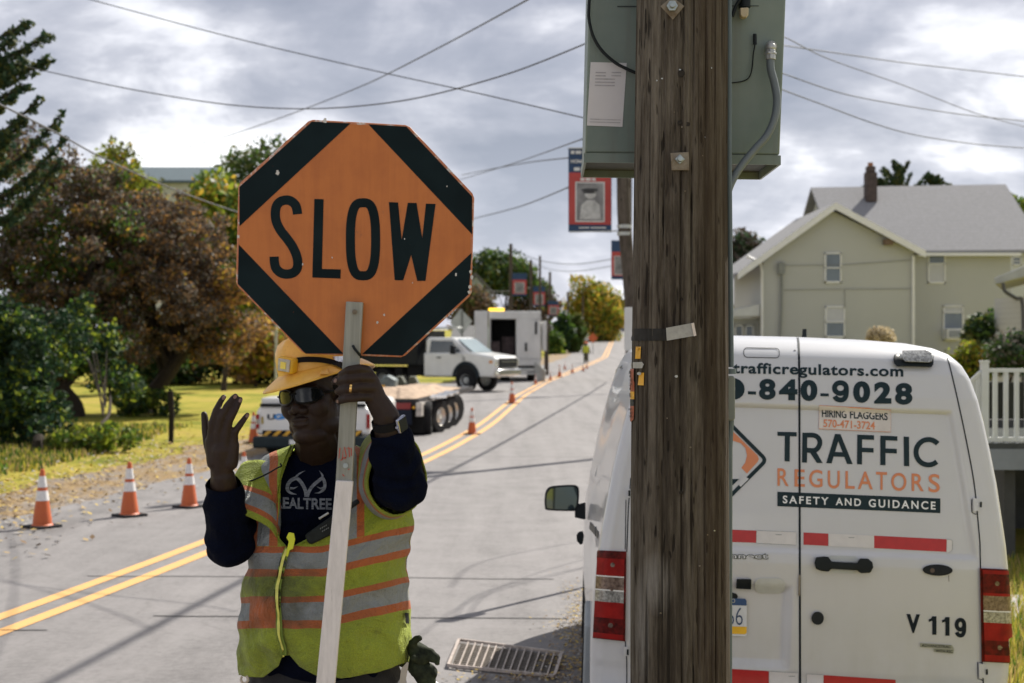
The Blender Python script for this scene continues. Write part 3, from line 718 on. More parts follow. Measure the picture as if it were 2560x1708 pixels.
# ================================================================ white panel van
van = thing('panel_van', 'white panel van with traffic company lettering, parked at the kerb behind the wooden pole', 'van', (1.172, 5.87, -.02), rot=(0, R(1.9), R(-3.0)))
bpy.context.view_layer.update(); MV = van.matrix_basis.copy()
HW = [(.34, .80), (.40, .855), (.55, .868), (.70, .870), (.90, .868), (1.06, .858), (1.20, .842), (1.30, .826), (1.45, .802), (1.58, .775), (1.70, .748), (1.80, .722), (1.88, .695), (1.94, .664), (1.985, .618), (2.01, .56), (2.028, .46), (2.038, .30), (2.042, .0)]
RY = [(.34, .03), (.40, .0), (1.10, .0), (1.30, .018), (1.60, .052), (1.80, .082), (1.90, .112), (1.96, .15), (2.0, .205), (2.02, .26), (2.035, .36), (2.042, .5)]
fw = lambda h: float(np.interp(h, [a for a, b in HW], [b for a, b in HW])); fy = lambda h: float(np.interp(h, [a for a, b in RY], [b for a, b in RY]))
hs = sorted(set([a for a, b in HW]+list(np.arange(.42, 1.96, .009))))
TOPY = [(0, 2.042), (2.6, 2.04), (3.05, 1.99), (3.25, 1.90), (3.75, 1.22), (3.95, 1.10), (4.35, .98), (4.45, .8)]
def top(y): return float(np.interp(y, [a for a, b in TOPY], [b for a, b in TOPY]))
def relief(x, h):                                   # pressed panels of the rear doors (metres forward)
    a = abs(x); r = 0.
    if 1.13 < h < 1.76:                             # upper recessed panel on each door
        e = min((lerp(.715, .605, (h-1.13)/.62)-a)/.025, (h-1.145)/.014, (1.748-h)/.014)
        if h > 1.76: e2 = 0
        r += .016*min(1, max(0, e))
    if h > 1.775: r -= 0
    if x < -.02 and .66 < h < 1.01:                 # number plate recess on left door
        e = min((-.05-x)/.03, (x+.70)/.03, (h-.66)/.035, (1.01-h)/.03); r += .022*min(1, max(0, e))
    if .50 < h < .66: r += .006*min(1, max(0, min((h-.5)/.03, (.66-h)/.03)))
    return r
ys_front = [.10, .25, .5, .8, 1.2, 1.6, 2.0, 2.4, 2.8, 3.05, 3.25, 3.5, 3.75, 3.95, 4.15, 4.35, 4.42]
rows = []
NX = 150
for h in hs:
    w_ = fw(h); y0 = fy(h); rc = min(.07, w_*.4)
    half = []
    for i in range(NX//2+1):
        x = (w_-rc)*i/(NX//2); cr = .028*(x/.86)**2*1.0+.03*(x/.86)**6
        half.append((x, y0+cr+(relief(x, h)), relief(-x, h)-relief(x, h)))
    yc = half[-1][1]
    arc = [(w_-rc+rc*math.sin(a), yc+rc*.9*(1-math.cos(a))) for a in [math.pi/2*k/6 for k in range(1, 7)]]
    side = []
    for yf in ys_front:
        y = max(yf, arc[-1][1]+.01)
        hh = h; t_ = top(y)
        if t_ < 2.04 and h > .95: hh = .95+(h-.95)*(t_-.95)/(2.042-.95) if t_ > .95 else .95*t_/.95
        wf = w_ + (.035*sstep(1.5, 3.2, y)) - .02*0
        if y > 4.0: wf -= (y-4.0)*.45
        if h > 1.2 and y > 2.9: wf = wf
        side.append((wf if w_ > 0 else 0, y, hh))
    P = [(-x, y, hh) for x, y, hh in reversed(side)]+[(-x, y, h) for x, y in reversed(arc)]+[(-x, y+dr, h) for x, y, dr in reversed(half)][:-1]+[(x, y, h) for x, y, dr in half]+[(x, y, h) for x, y in arc]+[(x, y, hh) for x, y, hh in side]
    rows.append(P)
mb = MB(); mb.grid(rows)
n = len(rows[0]); mb.add([rows[0][i] for i in range(n)], [tuple(range(n))])       # floor
fr_ = [r[0] for r in rows]+[r[-1] for r in reversed(rows)]; mb.add(fr_, [tuple(range(len(fr_)))])  # nose
m, g, p = newmat('van_paint'); co = g.coord(); x, y, z = g.sep(co); n_ = g.noise(co, 3, 5, .6); n2_ = g.noise(g.map(co, (8, 8, 1.5)), 1, 4, .6)
drt = g.ramp(z, [(.45, .7), (.75, .34), (1.1, .10)])*g.ramp(n_*.6+n2_*.4, [(.4, .1), (.65, 1.0)])
g.set(p.inputs['Base Color'], g.mix(drt, (.57, .575, .595), (.36, .345, .30))); p.inputs['Roughness'].default_value = .30; p.inputs['Coat Weight'].default_value = .5; p.inputs['Coat Roughness'].default_value = .05; M['van_paint'] = m
body = mb.build('body', M['van_paint'], van, smooth=50, world=False)
bpy.context.view_layer.update(); vbv = bvh_of(body)
def vd(name, shapes, mt, off=.002, par=van, thick=0., **k):
    k.setdefault('Yfall', 6.0); return decal(name, shapes, vbv, par, mt, off, thick=thick, **k)
SP = lambda y: .0345+.0000115*(y-854)                # slope of level lines on the rear face
c3b = lambda x, y: (1800+x*.32340, 820+y*.32340)
c4b = lambda x, y: (1800+x*.32340, 1260+y*.32340)
A3 = lambda P: [c3b(*p_) for p_ in P]
A4 = lambda P: [c4b(*p_) for p_ in P]
# seams between doors and body
split = smooth2([(1991, 837), (1995, 850), (1997, 880), (1998, 960), (1998.5, 1100), (1999, 1300), (1999.5, 1500), (2000, 1720)], 4)
vd('door_seam', [stroke(split, 5.2), stroke(smooth2(A3([(1690, 105), (1722, 128), (1745, 190), (1800, 400), (1880, 760), (1950, 1120), (1976, 1310)]), 4)+A4([(1988, 75), (2008, 300), (2016, 700), (2024, 1225), (2034, 1385)]), 3.0),
    stroke(smooth2(A3([(1945, 1325), (1945, 1425), (1990, 1440)]), 2), 2.0), stroke(A4([(2024, 1225), (1990, 1222), (1992, 1350), (2030, 1362)]), 2.0),
    stroke([(1577, 1195), (1571, 1270), (1567, 1380)], 2.5), stroke([(1563, 1602), (1567, 1650), (1567, 1712)], 2.5), stroke([(1565, 1250), (1563, 1374)], 2.)], M['seam'], off=.0022)
vd('centre_latch', [stroke(A4([(614, 548), (612, 708)]), 5.5)], M['rust'], off=.004, thick=.004)
vd('blank_badge', [stroke(rrect2(*c3b(183, 155), *c3b(458, 228), 9, .02), 1.6, True)], M['seam'], off=.002)
# crease lines: fuel flap on the side, vent
vd('side_vent', [poly2([(1476, 1304), (1497, 1330), (1496, 1347), (1474, 1322)])], M['black_plastic'], off=.003)
# taillights
def lamp(name, L, secs, label):
    (TL, TR, BR, BL) = L; t = None
    M.setdefault('lamp_red', mat('lamp_red', (.25, .006, .006), .4, 0, .2, 18, spec=.2, coat=.04, c2=(.34, .010, .008)))
    M.setdefault('lamp_dark_red', mat('lamp_dark_red', (.05, .0015, .0015), .4, 0, .55, 34, spec=.19, coat=.04, c2=(.17, .006, .005)))
    M.setdefault('lamp_clear', mat('lamp_clear', (.22, .22, .21), .12, .3, .45, 90, coat=.5, c2=(.52, .52, .50)))
    M.setdefault('lamp_amber', mat('lamp_amber', (.15, .09, .07), .14, .2, .5, 70, coat=.5, c2=(.30, .22, .18)))
    f = lambda u, v: (lerp(lerp(TL[0], TR[0], u), lerp(BL[0], BR[0], u), v), lerp(lerp(TL[1], TR[1], u), lerp(BL[1], BR[1], u), v))
    hsg = vd(name, [poly2([f(-.03, -.015), f(1.03, -.015), f(1.03, 1.015), f(-.03, 1.015)])], M['lamp_dark_red'], off=.002, thick=.010, label=label)
    sh = []; mi = []
    for v0, v1, mi_ in secs: sh.append(([f(0.03, v0), f(.97, v0), f(.97, v1), f(.03, v1)], [(0, 1, 2, 3)])); mi.append(mi_)
    vd('lens', sh, [M['lamp_red'], M['lamp_dark_red'], M['lamp_clear'], M['lamp_amber'], M['white_plain']], off=.0125, par=hsg, thick=.004, mis=mi, maxe=11)
    for v in (.14, .42, .84): vd('bulb', [poly2(ell2(*f(.55, v), 6 if v != .42 else 5, 6 if v != .42 else 5, 14))], M['lamp_amber'], off=.0172, par=hsg, maxe=20)
    return hsg
lamp('taillight', [(1497, 1379), (1564, 1382), (1561, 1600), (1485, 1592)], [(.0, .07, 1), (.07, .27, 0), (.27, .285, 4), (.285, .43, 3), (.43, .445, 4), (.445, .575, 2), (.575, .76, 0), (.76, .78, 1), (.78, .94, 1), (.94, 1, 0)], 'left taillight beside the wooden pole')
lamp('taillight', [(2451, 1424), (2517, 1427), (2529, 1655), (2456, 1651)], [(.0, .04, 0), (.04, .25, 1), (.25, .28, 0), (.28, .44, 3), (.44, .455, 4), (.455, .575, 2), (.575, .77, 0), (.77, .79, 1), (.79, .93, 1), (.93, 1, 0)], 'right taillight at the edge of the picture')
# hinges
for q in ([c3b(1955, 1316), c3b(2005, 1318), c3b(2008, 1412), c3b(1958, 1420)], [c4b(2000, 1235), c4b(2050, 1238), c4b(2055, 1345), c4b(2003, 1345)], [(1559, 1617), (1571, 1617), (1571, 1640), (1558, 1640)], [(1568, 1222), (1575, 1222), (1575, 1245), (1569, 1245)]):
    h_ = vd('door_hinge', [poly2(q)], M['van_paint'], thick=.014, off=.001)
    x = q[1][0]; y = (q[1][1]+q[2][1])/2; vd('hinge_pin', [rect2(x-3, y-7, x+2, y+7)], M['black_plastic'], par=h_, off=.017, thick=.002)
# lettering
NV = M['navy_vinyl']; OV = M['orange_vinyl']
vd('web_address', [text_px('trafficregulators.com', 1832, 906.5, 2258, 942, .020, .028, 1.08)], NV)
def tx(s, x0, y0, x1, y1, slope, bold=.03, sp=1.): return text_px(s, *c3b(x0, y0), *c3b(x1, y1), slope, bold, sp)
ph = [tx('570', -370, 372, 190, 545, .031, .055, 1.04), poly2(A3([(215, 490), (278, 492), (278, 516), (215, 514)])), tx('8', 300, 394, 430, 556, 0, .045), tx('4', 455, 398, 598, 560, 0, .055), tx('0', 622, 402, 752, 566, 0, .055),
      poly2(A3([(775, 506), (840, 508), (840, 530), (775, 528)])), *glyph_px('9', *c3b(865, 408), *c3b(995, 574), 12.5), tx('0', 1028, 412, 1160, 580, 0, .055), tx('2', 1190, 418, 1324, 586, 0, .055), tx('8', 1352, 426, 1486, 594, 0, .045)]
vd('phone_number', ph, NV)
stk = vd('hiring_sticker', [poly2(A3([(765, 600), (1320, 630), (1318, 806), (763, 780)]))], mat('sticker_white', (.66, .62, .60), .5), off=.003, label='small white hiring sticker with orange border')
vd('sticker_border', [stroke(A3([(765, 600), (1320, 630), (1318, 806), (763, 780)]), 1.2, True)], OV, off=.004, par=stk)
vd('sticker_heading', [tx('HIRING', 786, 628, 976, 690, .052, .02), tx('FLAGGERS', 1003, 640, 1294, 700, .052, .02)], NV, off=.0042, par=stk)
vd('sticker_number', [tx('570-471-3724', 797, 706, 1196, 768, .05, .02)], OV, off=.0042, par=stk)
T = [poly2(A3([(443, 803), (592, 806), (592, 840), (540, 838), (538, 1033), (498, 1031), (500, 836), (443, 834)]))]
# R A F F I C built letter by letter
bow = smooth2([(655, 812+17), (730, 832), (766, 862), (768, 905), (735, 945), (655, 944)], 5)
T += [poly2(A3([(636, 810), (674, 812), (672, 1042), (633, 1040)])), stroke(A3(bow), 12.2), poly2(A3([(694, 962), (738, 950), (793, 1045), (748, 1044)]))]
T += [poly2(A3([(890, 818), (928, 820), (878, 930), (862, 965), (858, 1045), (820, 1046)])) if 0 else poly2(A3([(888, 820), (930, 821), (862, 1047), (820, 1046)])), poly2(A3([(892, 821), (930, 821), (1025, 1053), (981, 1052)])), poly2(A3([(868, 958), (972, 962), (984, 998), (856, 994)]))]
T += [poly2(A3([(1060, 825), (1098, 827), (1097, 1056), (1058, 1054)])), poly2(A3([(1090, 826), (1190, 830), (1190, 866), (1090, 862)])), poly2(A3([(1090, 925), (1186, 929), (1186, 964), (1090, 960)]))]
T += [poly2(A3([(1238, 833), (1280, 835), (1278, 1062), (1238, 1060)])), poly2(A3([(1272, 834), (1370, 838), (1370, 873), (1272, 869)])), poly2(A3([(1272, 931), (1366, 935), (1366, 971), (1272, 967)]))]
T += [poly2(A3([(1418, 840), (1460, 842), (1462, 1070), (1421, 1068)]))]
Cc = [(1610+96*math.cos(R(a)), 961+98*math.sin(R(a))) for a in range(-42, -319, -9)]
T += [stroke(A3(Cc), 12.6)]
vd('company_name', T, NV)
xs_ = [(443, 530, 'R', 1084, 1220), (575, 655, 'E', 1092, 1226), (688, 792, 'G', 1094, 1232), (832, 925, 'U', 1102, 1240), (968, 1040, 'L', 1106, 1242), (1064, 1180, 'A', 1108, 1245), (1205, 1290, 'T', 1112, 1250), (1322, 1440, 'O', 1118, 1258), (1480, 1575, 'R', 1125, 1260), (1610, 1698, 'S', 1128, 1270)]
vd('company_name', [tx(c, x0, y0, x1, y1, .03, .012) for x0, x1, c, y0, y1 in xs_], OV)
bar = vd('slogan_bar', [poly2(A3([(443, 1266), (1702, 1318), (1702, 1432), (443, 1378)]))], NV, off=.002)
vd('slogan_lettering', [tx('SAFETY', 484, 1295, 838, 1355, .040, .022, 1.35), tx('AND', 893, 1312, 1088, 1370, .040, .022, 1.35), tx('GUIDANCE', 1148, 1322, 1664, 1385, .040, .022, 1.35)], M['white_paint'], off=.0032, par=bar)
# diamond emblem, mostly behind the pole
cx_, cy_ = -60, 1022
def dia(h_, rr=40):
    P = []
    for i in range(4):
        a0 = 90*i
        px_, py_ = cx_+(h_-rr*.4)*math.cos(R(a0)), cy_+(h_-rr*.4)*math.sin(R(a0))
        for k_ in (-45, -22, 0, 22, 45): P.append((px_+rr*.9*math.cos(R(a0+k_))-rr*.5*math.cos(R(a0)), py_+rr*.9*math.sin(R(a0+k_))-rr*.5*math.sin(R(a0))))
    return P
em = vd('emblem', [stroke(A3(dia(402)), 9.5, True)], NV)
vd('emblem_orange', [poly2(A3([(-60, 668), (60, 762), (288, 985), (300, 1012), (290, 1035), (208, 1126), (164, 1082), (195, 1040), (208, 985), (196, 930), (160, 892), (100, 872), (-60, 868)]))], OV, par=em)
vd('emblem_navy', [poly2(A3([(-20, 905), (60, 952), (96, 987), (60, 1022), (-20, 1100)])), poly2(A3([(-60, 1168), (148, 1168), (60, 1252), (-60, 1370)]))], NV, par=em)
vd('emblem_cut', [poly2(A3([(163, 1132), (222, 1166), (160, 1228), (146, 1214)]))], M['van_paint'], par=em, off=.0032)
# reflective strips
RED = mat('red_reflective', (.46, .018, .022), .35, 0, .08, 30); WHR = mat('white_reflective', (.66, .64, .64), .35, 0, .05, 30)
st1 = vd('reflective_strip', [poly2(A4([(-150, 190), (280, 206), (278, 300), (-150, 286)])), poly2(A4([(282, 206), (588, 216), (586, 316), (280, 302)])), poly2(A4([(645, 220), (836, 229), (836, 324), (645, 315)])), poly2(A4([(838, 229), (1190, 245), (1190, 341), (838, 325)])), poly2(A4([(1190, 245), (1750, 273), (1748, 370), (1190, 341)])), poly2(A4([(1752, 273), (1785, 276), (1796, 290), (1794, 355), (1764, 378), (1750, 371)]))],
    [RED, WHR], mis=[0, 1, 0, 1, 0, 1])
vd('reflective_strip', [poly2(A4([(-150, 1262), (376, 1292), (376, 1420), (-150, 1400)])), poly2(A4([(800, 1322), (1356, 1358), (1356, 1500), (800, 1480)])), poly2(A4([(380, 1293), (604, 1304), (604, 1450), (380, 1430)])), poly2(A4([(668, 1312), (798, 1320), (798, 1480), (668, 1470)]))], [RED, WHR], mis=[0, 0, 1, 1])
vd('strip_outline', [stroke(A4([(282, 206), (588, 216), (586, 318), (280, 304)]), .7, True), stroke(A4([(1752, 273), (1785, 276), (1796, 290), (1794, 355), (1764, 378)]), .8), stroke(A4([(668, 1480), (668, 1312), (798, 1320)]), .7), stroke(A4([(380, 1293), (604, 1304), (604, 1440)]), .6)], M['grey_paint'], off=.0032)
vd('strip_print', [rect2(*c4b(430, 235), *c4b(474, 240)), rect2(*c4b(993, 257), *c4b(1037, 262)), rect2(*c4b(530, 1327), *c4b(578, 1332))], M['grey_paint'], off=.0034)
# handle
hd = vd('door_handle', [poly2(A4([(740, 412), (800, 405), (835, 408), (862, 446), (1058, 456), (1080, 420), (1140, 422), (1176, 450), (1182, 490), (1160, 530), (1085, 534), (1058, 512), (858, 500), (838, 522), (780, 516), (740, 500), (728, 455)]))], M['black_plastic'], off=.006, thick=.020, bevel=.004)
vd('handle_recess_shade', [poly2(A4([(850, 400), (1050, 405), (1068, 425), (1060, 452), (862, 444), (842, 420)])), poly2(A4([(862, 505), (1055, 516), (1040, 540), (870, 534)]))], mat('recess_shade', (.50, .52, .51), .4), off=.002)  # flat grey patches paint the shade of the recess round the handle
# round cap, oval badge
vd('round_plug', [poly2(ell2(*c4b(754, 883), 15.5, 16.5))], mat('plug_dark', (.018, .022, .026), .4), off=.002, thick=.010, bevel=.003)
bd = vd('oval_badge', [poly2(ell2(*c4b(1681, 511), 37.5, 14, 32, .03))], mat('badge_dark', (.012, .014, .02), .3, 0, .3, 30), off=.002, thick=.007, bevel=.002)
vd('badge_wear', [poly2(ell2(*c4b(1636, 512), 6, 5.5, 12))], mat('badge_brown', (.09, .06, .05), .5), par=bd, off=.0098)
vd('rust_run', [stroke(A4([(1766, 548), (1768, 600)]), 1.3)], mat('rust_run', (.15, .11, .08), .7))
vd('fleet_number', [tx_ for tx_ in [text_px('V', *c4b(1440, 850), *c4b(1545, 995), .03, .05), *glyph_px('1', *c4b(1612, 868), *c4b(1672, 1010), 10.5), *glyph_px('1', *c4b(1715, 874), *c4b(1773, 1018), 10.5), *glyph_px('9', *c4b(1812, 882), *c4b(1902, 1030), 10)]], M['seam'])
cg = mat('badge_chrome', (.10, .11, .09), .4, .3, .3, 60)
vd('model_badge', [text_px('Connect', 1800-32, *c4b(0, 370)[1:], *c4b(374, 424), .012, .05)], cg, off=.002, thick=.004)
vd('model_badge', [text_px('Connect', 1800-31, *c4b(0, 378)[1:], *c4b(368, 417), .012, .0)], M['van_paint'], off=.0075)
b2 = vd('drive_badge', [poly2(A4([(1545, 1074), (1790, 1090), (1808, 1120), (1545, 1106)])), poly2(A4([(1650, 1116), (1808, 1122), (1802, 1156), (1652, 1142)]))], mat('badge_grey', (.33, .34, .30), .4, .4), off=.002, thick=.003)
vd('badge_lettering', [tx_ for tx_ in [text_px('ADVANCETRAC', *c4b(1556, 1081), *c4b(1780, 1100), .055, .02), text_px('WITH RSC', *c4b(1662, 1122), *c4b(1796, 1143), .055, .02)]], M['seam'], off=.0058, par=b2)
# number plate and lamp above it
pt = vd('number_plate', [poly2(rrect2(1690, 1494, 1866.5, 1584, 5, .034))], [mat('plate_white', (.66, .68, .70), .35)], off=.006, thick=.003, label='blue white and yellow number plate')
vd('plate_band', [poly2([(1692, 1491), (1862, 1496), (1866, 1501), (1866, 1513), (1692, 1508)])], mat('plate_blue', (.015, .07, .20), .35), par=pt, off=.0102)
vd('plate_band', [poly2([(1692, 1560), (1866, 1566), (1866, 1581), (1862, 1584.5), (1692, 1579)])], mat('plate_yellow', (.82, .47, .02), .35), par=pt, off=.0102)
vd('plate_number', [text_px('66', 1817.5, 1517, 1856, 1561, .02, -.012)], mat('plate_ink', (.02, .06, .14), .4), par=pt, off=.0102)
vd('plate_screw', [stroke(ell2(1832.5, 1501, 4, 4.5), 1.6, True)], M['galv'], par=pt, off=.011)
vd('plate_lamp', [poly2(A4([(128, 578), (242, 580), (240, 656), (124, 650)]))], M['black_plastic'], off=.004, thick=.016, bevel=.003)
vd('handle_pocket', [poly2(rrect2(*c4b(268, 572), *c4b(500, 690), 16, .01))], mat('pocket_cream', (.52, .53, .50), .35), off=.002, thick=.004, bevel=.002)
vd('door_latch_cap', [poly2(ell2(*c4b(85, 715), 17, 10))], M['black_plastic'], off=.002, thick=.006)
# warning lamp at the top right
wl = vd('warning_lamp', [poly2(A3([(1345, 212), (1370, 203), (1395, 216), (1600, 208), (1640, 222), (1650, 240), (1648, 285), (1632, 306), (1400, 300), (1375, 304), (1345, 280), (1338, 245)]))], M['black_plastic'], off=.003, thick=.022, bevel=.003)
vd('warning_lens', [poly2(A3([(1400, 212), (1595, 208), (1628, 232), (1625, 285), (1600, 292), (1420, 286), (1400, 262)]))], M['lamp_clear'], par=wl, off=.026, thick=.008, bevel=.002)
vd('screw', [poly2(ell2(*c3b(1386, 246), 3.5, 3.5)), poly2(ell2(*c3b(1632, 250), 3.5, 3.5))], M['galv'], par=wl, off=.027, thick=.003)
# side: front-door glass, roof aerial, mirror, wheels, bumper -- in the van's own frame
def side_patch(name, pts, mt, o_=.004, par=van, **k):
    mb = MB(); V = []
    for y, h in pts: V.append((-(fw(h)+.035*sstep(1.5, 3.2, y))-o_, y, h if h <= .95 or top(y) > 2.04 else .95+(h-.95)*(top(y)-.95)/1.092))
    mb.prism(V, (.02, 0, 0)); return mb.build(name, mt, par, world=False, **k)
GL = mat('van_glass', (.10, .13, .135), .06, 0, .1, 2, spec=.8)
side_patch('front_door_glass', [(2.25, 1.22), (3.55, 1.22), (3.35, 1.55), (3.0, 1.86), (2.3, 1.86)], GL)
side_patch('sliding_door_seam', [(1.25, .5), (1.265, .5), (1.265, 1.85), (1.25, 1.85)], M['seam'])
side_patch('front_door_seam', [(2.2, .5), (2.215, .5), (2.215, 1.85), (2.2, 1.85)], M['seam'])
side_patch('fuel_flap', [(.75, 1.08), (.95, 1.08), (.95, 1.10), (.75, 1.10)], M['seam'])
for sx in (-1, 1):
    for wy in (.95, 3.55):
        mb = MB(); c = Vector((sx*.80, wy, .325)); mb.lathe([(.18, -.10), (.30, -.10), (.325, -.07), (.325, .07), (.30, .10), (.18, .10)], c, 36, axis=(1, 0, 0))
        wh = mb.build('wheel', M['rubber'], van, world=False)
        mb = MB(); mb.lathe([(.0, .085), (.08, .088), (.17, .06), (.2, .09)], c, 24, axis=(sx, 0, 0)); mb.build('hub_cap', M['galv'], wh, world=False)
mb = MB(); mb.prism([(-.88, -.07, .36), (-.80, -.11, .36), (.80, -.11, .36), (.88, -.07, .36), (.89, .12, .36), (-.89, .12, .36)], (0, 0, .19)); mb.build('rear_bumper', M['van_paint'], van, world=False, bevel=.03)
mb = MB(); mb.prism([(-.84, .95-.42, .30), (-.84, .95+.42, .30), (-.84, .95+.3, .68), (-.84, .95, .74), (-.84, .95-.3, .68)], (-.055, 0, 0)); mb.build('arch_trim', M['grey_paint'], van, world=False, bevel=.01)
# mirror on the left, placed beside the front door
MY = 8.55
mr = decal('door_mirror', [poly2(smooth2([(1362, 1238), (1368, 1222), (1382, 1215), (1430, 1212), (1444, 1216), (1448, 1228), (1446, 1262), (1441, 1275), (1430, 1278), (1372, 1276), (1362, 1268)], 3, True))], MY, van, M['black_plastic'], thick=-.09, bevel=.012)
decal('mirror_glass', [poly2(smooth2([(1367, 1240), (1373, 1226), (1385, 1220), (1428, 1217), (1439, 1221), (1443, 1230), (1441, 1260), (1436, 1271), (1427, 1274), (1375, 1272), (1367, 1265)], 3, True))], MY-.004, mr, mat('mirror_glass', (.16, .22, .23), .03, .9, .1, 3), smooth=0)
decal('mirror_arm', [poly2([(1437, 1262), (1464, 1256), (1464, 1298), (1459, 1299), (1437, 1294)])], MY+.005, mr, M['black_plastic'], thick=-.06, bevel=.004)
decal('front_door_handle', [poly2([(1441, 1338), (1446, 1330), (1457, 1327), (1460, 1340), (1457, 1360), (1450, 1362), (1442, 1352)])], 7.9, van, M['black_plastic'], thick=-.10, bevel=.004)
mb = MB(); P0 = MV.inverted() @ W(2011, 833, 6.9); mb.cyl(P0-Vector((0, 0, .06)), P0+Vector((0, 0, .02)), .014, .010, 10); mb.build('roof_aerial', M['black_plastic'], van, world=False)
# ================================================================ flagger
PB = 3.95
M['skin'] = mat('dark_brown_skin', (.026, .0140, .0095), .55, 0, .22, 26, bump=.2, bs=150, bd=.003, spec=.28)
def cloth(name, c, v=.25, rough=.85, s=18, b=.35, sh=.25, sp=.2):
    m, g, p = newmat(name); co = g.coord(); n_ = g.noise(co, s, 5, .6); w_ = g.noise(g.map(co, (1, 1, 1)), 5.5, 3, .5, 1.2)
    g.set(p.inputs['Base Color'], g.ramp(n_, [(.3, tuple(x*(1-v) for x in c)), (.7, tuple(x*(1+v) for x in c))]))
    p.inputs['Roughness'].default_value = rough; p.inputs['Sheen Weight'].default_value = sh; p.inputs['Specular IOR Level'].default_value = sp
    g.set(p.inputs['Normal'], g.bump(w_+g.noise(co, 260, 2)*.12, b, .03)); return m
M['navy_shirt'] = cloth('navy_shirt', (.0022, .0038, .012), .3, sh=.0, b=.9, s=9, sp=.06)
M['trousers'] = cloth('charcoal_trousers', (.022, .022, .026), .3)
flag = thing('person', 'flagger in yellow hard hat and lime vest gripping the staff of the SLOW sign', 'person', (W(812, 854, PB).x, PB, 0))
hx, hy, hz = W(789, 990, 3.885)                                   # between the ears, at eye height
HYAW, HPIT = R(-22), R(-3)
HM = Matrix.Translation((hx, hy, hz)) @ Matrix.Rotation(R(-7), 4, 'Y') @ Matrix.Rotation(HYAW, 4, 'Z') @ Matrix.Rotation(HPIT, 4, 'X')
h_ = lambda x, y, z: HM @ Vector((x, y, z))
HR = HM.to_3x3()
bl = Blob()
bl.ell(h_(0, .008, .032), (.078, .099, .090), HR, 28, 20)
bl.ell(h_(0, -.024, -.045), (.070, .070, .070), HR, 28, 20)
bl.ell(h_(0, -.044, -.012), (.071, .054, .060), HR, 24, 16)
bl.ell(h_(0, -.056, -.072), (.045, .042, .044), HR, 24, 16)
for s in (-1, 1):
    bl.ell(h_(s*.037, -.060, -.030), (.034, .034, .034), HR); bl.ell(h_(s*.044, -.016, -.080), (.028, .046, .028), HR)
    bl.ell(h_(s*.083, .012, -.012), (.011, .020, .032), HR @ Matrix.Rotation(s*.3, 3, 'Z')); bl.ell(h_(s*.0165, -.099, -.038), (.0130, .014, .0105), HR)
bl.ell(h_(0, -.080, .020), (.056, .020, .015), HR); bl.cap(h_(0, -.088, .008), h_(0, -.108, -.030), .010, .0135)
bl.ell(h_(0, -.109, -.034), (.0140, .011, .0105), HR)
bl.ell(h_(0, -.0985, -.0615), (.0270, .0085, .0070), HR); bl.ell(h_(0, -.0970, -.0745), (.0245, .0090, .0078), HR); bl.ell(h_(0, -.078, -.104), (.030, .022, .020), HR)
bl.ell(h_(0, -.045, -.106), (.050, .050, .026), HR)
NB = W(800, 1150, 3.98)
bl.cap(h_(0, .022, -.06), NB, .066, .074); bl.cap(h_(0, -.02, -.10), NB, .055, .07)
# arms (skin shows at wrists and hands), trunk and legs under the clothes
RSH, REL, RWR = W(637, 1205, 4.0), W(572, 1345, 3.84), W(558, 1196, 3.735)
LSH, LEL, LWR = W(962, 1185, 4.0), W(1003, 1215, 3.71), W(965, 1040, 3.642)
PV = Vector((W(815, 1600, PB).x, PB+.01, 1.02)); CH = W(805, 1290, 3.98)
bl.cap(RSH, REL, .055, .048); bl.chain([REL, REL.lerp(RWR, .4), RWR], [.050, .046, .0335])
bl.cap(LSH, LEL, .055, .048); bl.chain([LEL, LEL.lerp(LWR, .4), LWR], [.052, .050, .034])
bl.cap(NB, CH, .07, .10); bl.cap(CH+Vector((-.06, .02, 0)), PV+Vector((-.05, 0, 0)), .09, .11); bl.cap(CH+Vector((.06, .02, 0)), PV+Vector((.05, 0, 0)), .09, .11)
bl.cap(RSH, CH+Vector((0, .02, 0)), .05, .08); bl.cap(LSH, CH+Vector((0, .02, 0)), .05, .08)
LEG = [(PV+Vector((s*.11, 0, -.06)), PV+Vector((s*.14, -.02, -.50)), PV+Vector((s*.15, .03, -.93))) for s in (-1, 1)]
for a, b, c in LEG: bl.chain([a, b, c], [.10, .065, .045]); bl.cap(c, Vector((c.x, c.y-.16, .06)), .04, .035)
# right hand (left in the picture), back of the hand to the camera
c4 = lambda x, y, Y: W(480+x*.29333, 840+y*.29333, Y)
YR = 3.72
wr = c4(255, 1190, 3.735)
def finger(pts, rs): bl.chain(pts, rs)
kn = [(165, 850, YR-.006), (222, 815, YR-.012), (292, 815, YR-.012), (358, 868, YR-.004)]
for x, y, Y in kn:
    bl.cap(c4(lerp(250, x, .35)+0, 1120, YR+.004), c4(x, y+5, Y), .021, .0125)
bl.cap(wr, c4(250, 980, YR), .030, .030); bl.cap(c4(190, 1080, YR), c4(160, 900, YR), .020, .016); bl.cap(c4(325, 1080, YR), c4(350, 930, YR), .022, .017)
bl.ell(c4(255, 985, YR+.004), (.036, .017, .050))
finger([c4(165, 850, YR-.006), c4(172, 745, YR-.012), c4(205, 640, YR-.012), c4(250, 548, YR+.002)], [.0115, .0105, .0098, .0080]); bl.cap(c4(250, 548, YR+.002), c4(272, 520, YR+.008), .0080, .0072)
finger([c4(225, 815, YR-.012), c4(248, 700, YR-.018), c4(300, 600, YR-.015), c4(352, 528, YR+.0)], [.0118, .0110, .0102, .0082]); bl.cap(c4(352, 528, YR), c4(370, 512, YR+.006), .0080, .0074)
finger([c4(292, 815, YR-.012), c4(322, 715, YR-.017), c4(365, 635, YR-.014), c4(402, 560, YR+.0)], [.0115, .0106, .0098, .0080]); bl.cap(c4(402, 560, YR), c4(412, 540, YR+.006), .0078, .0072)
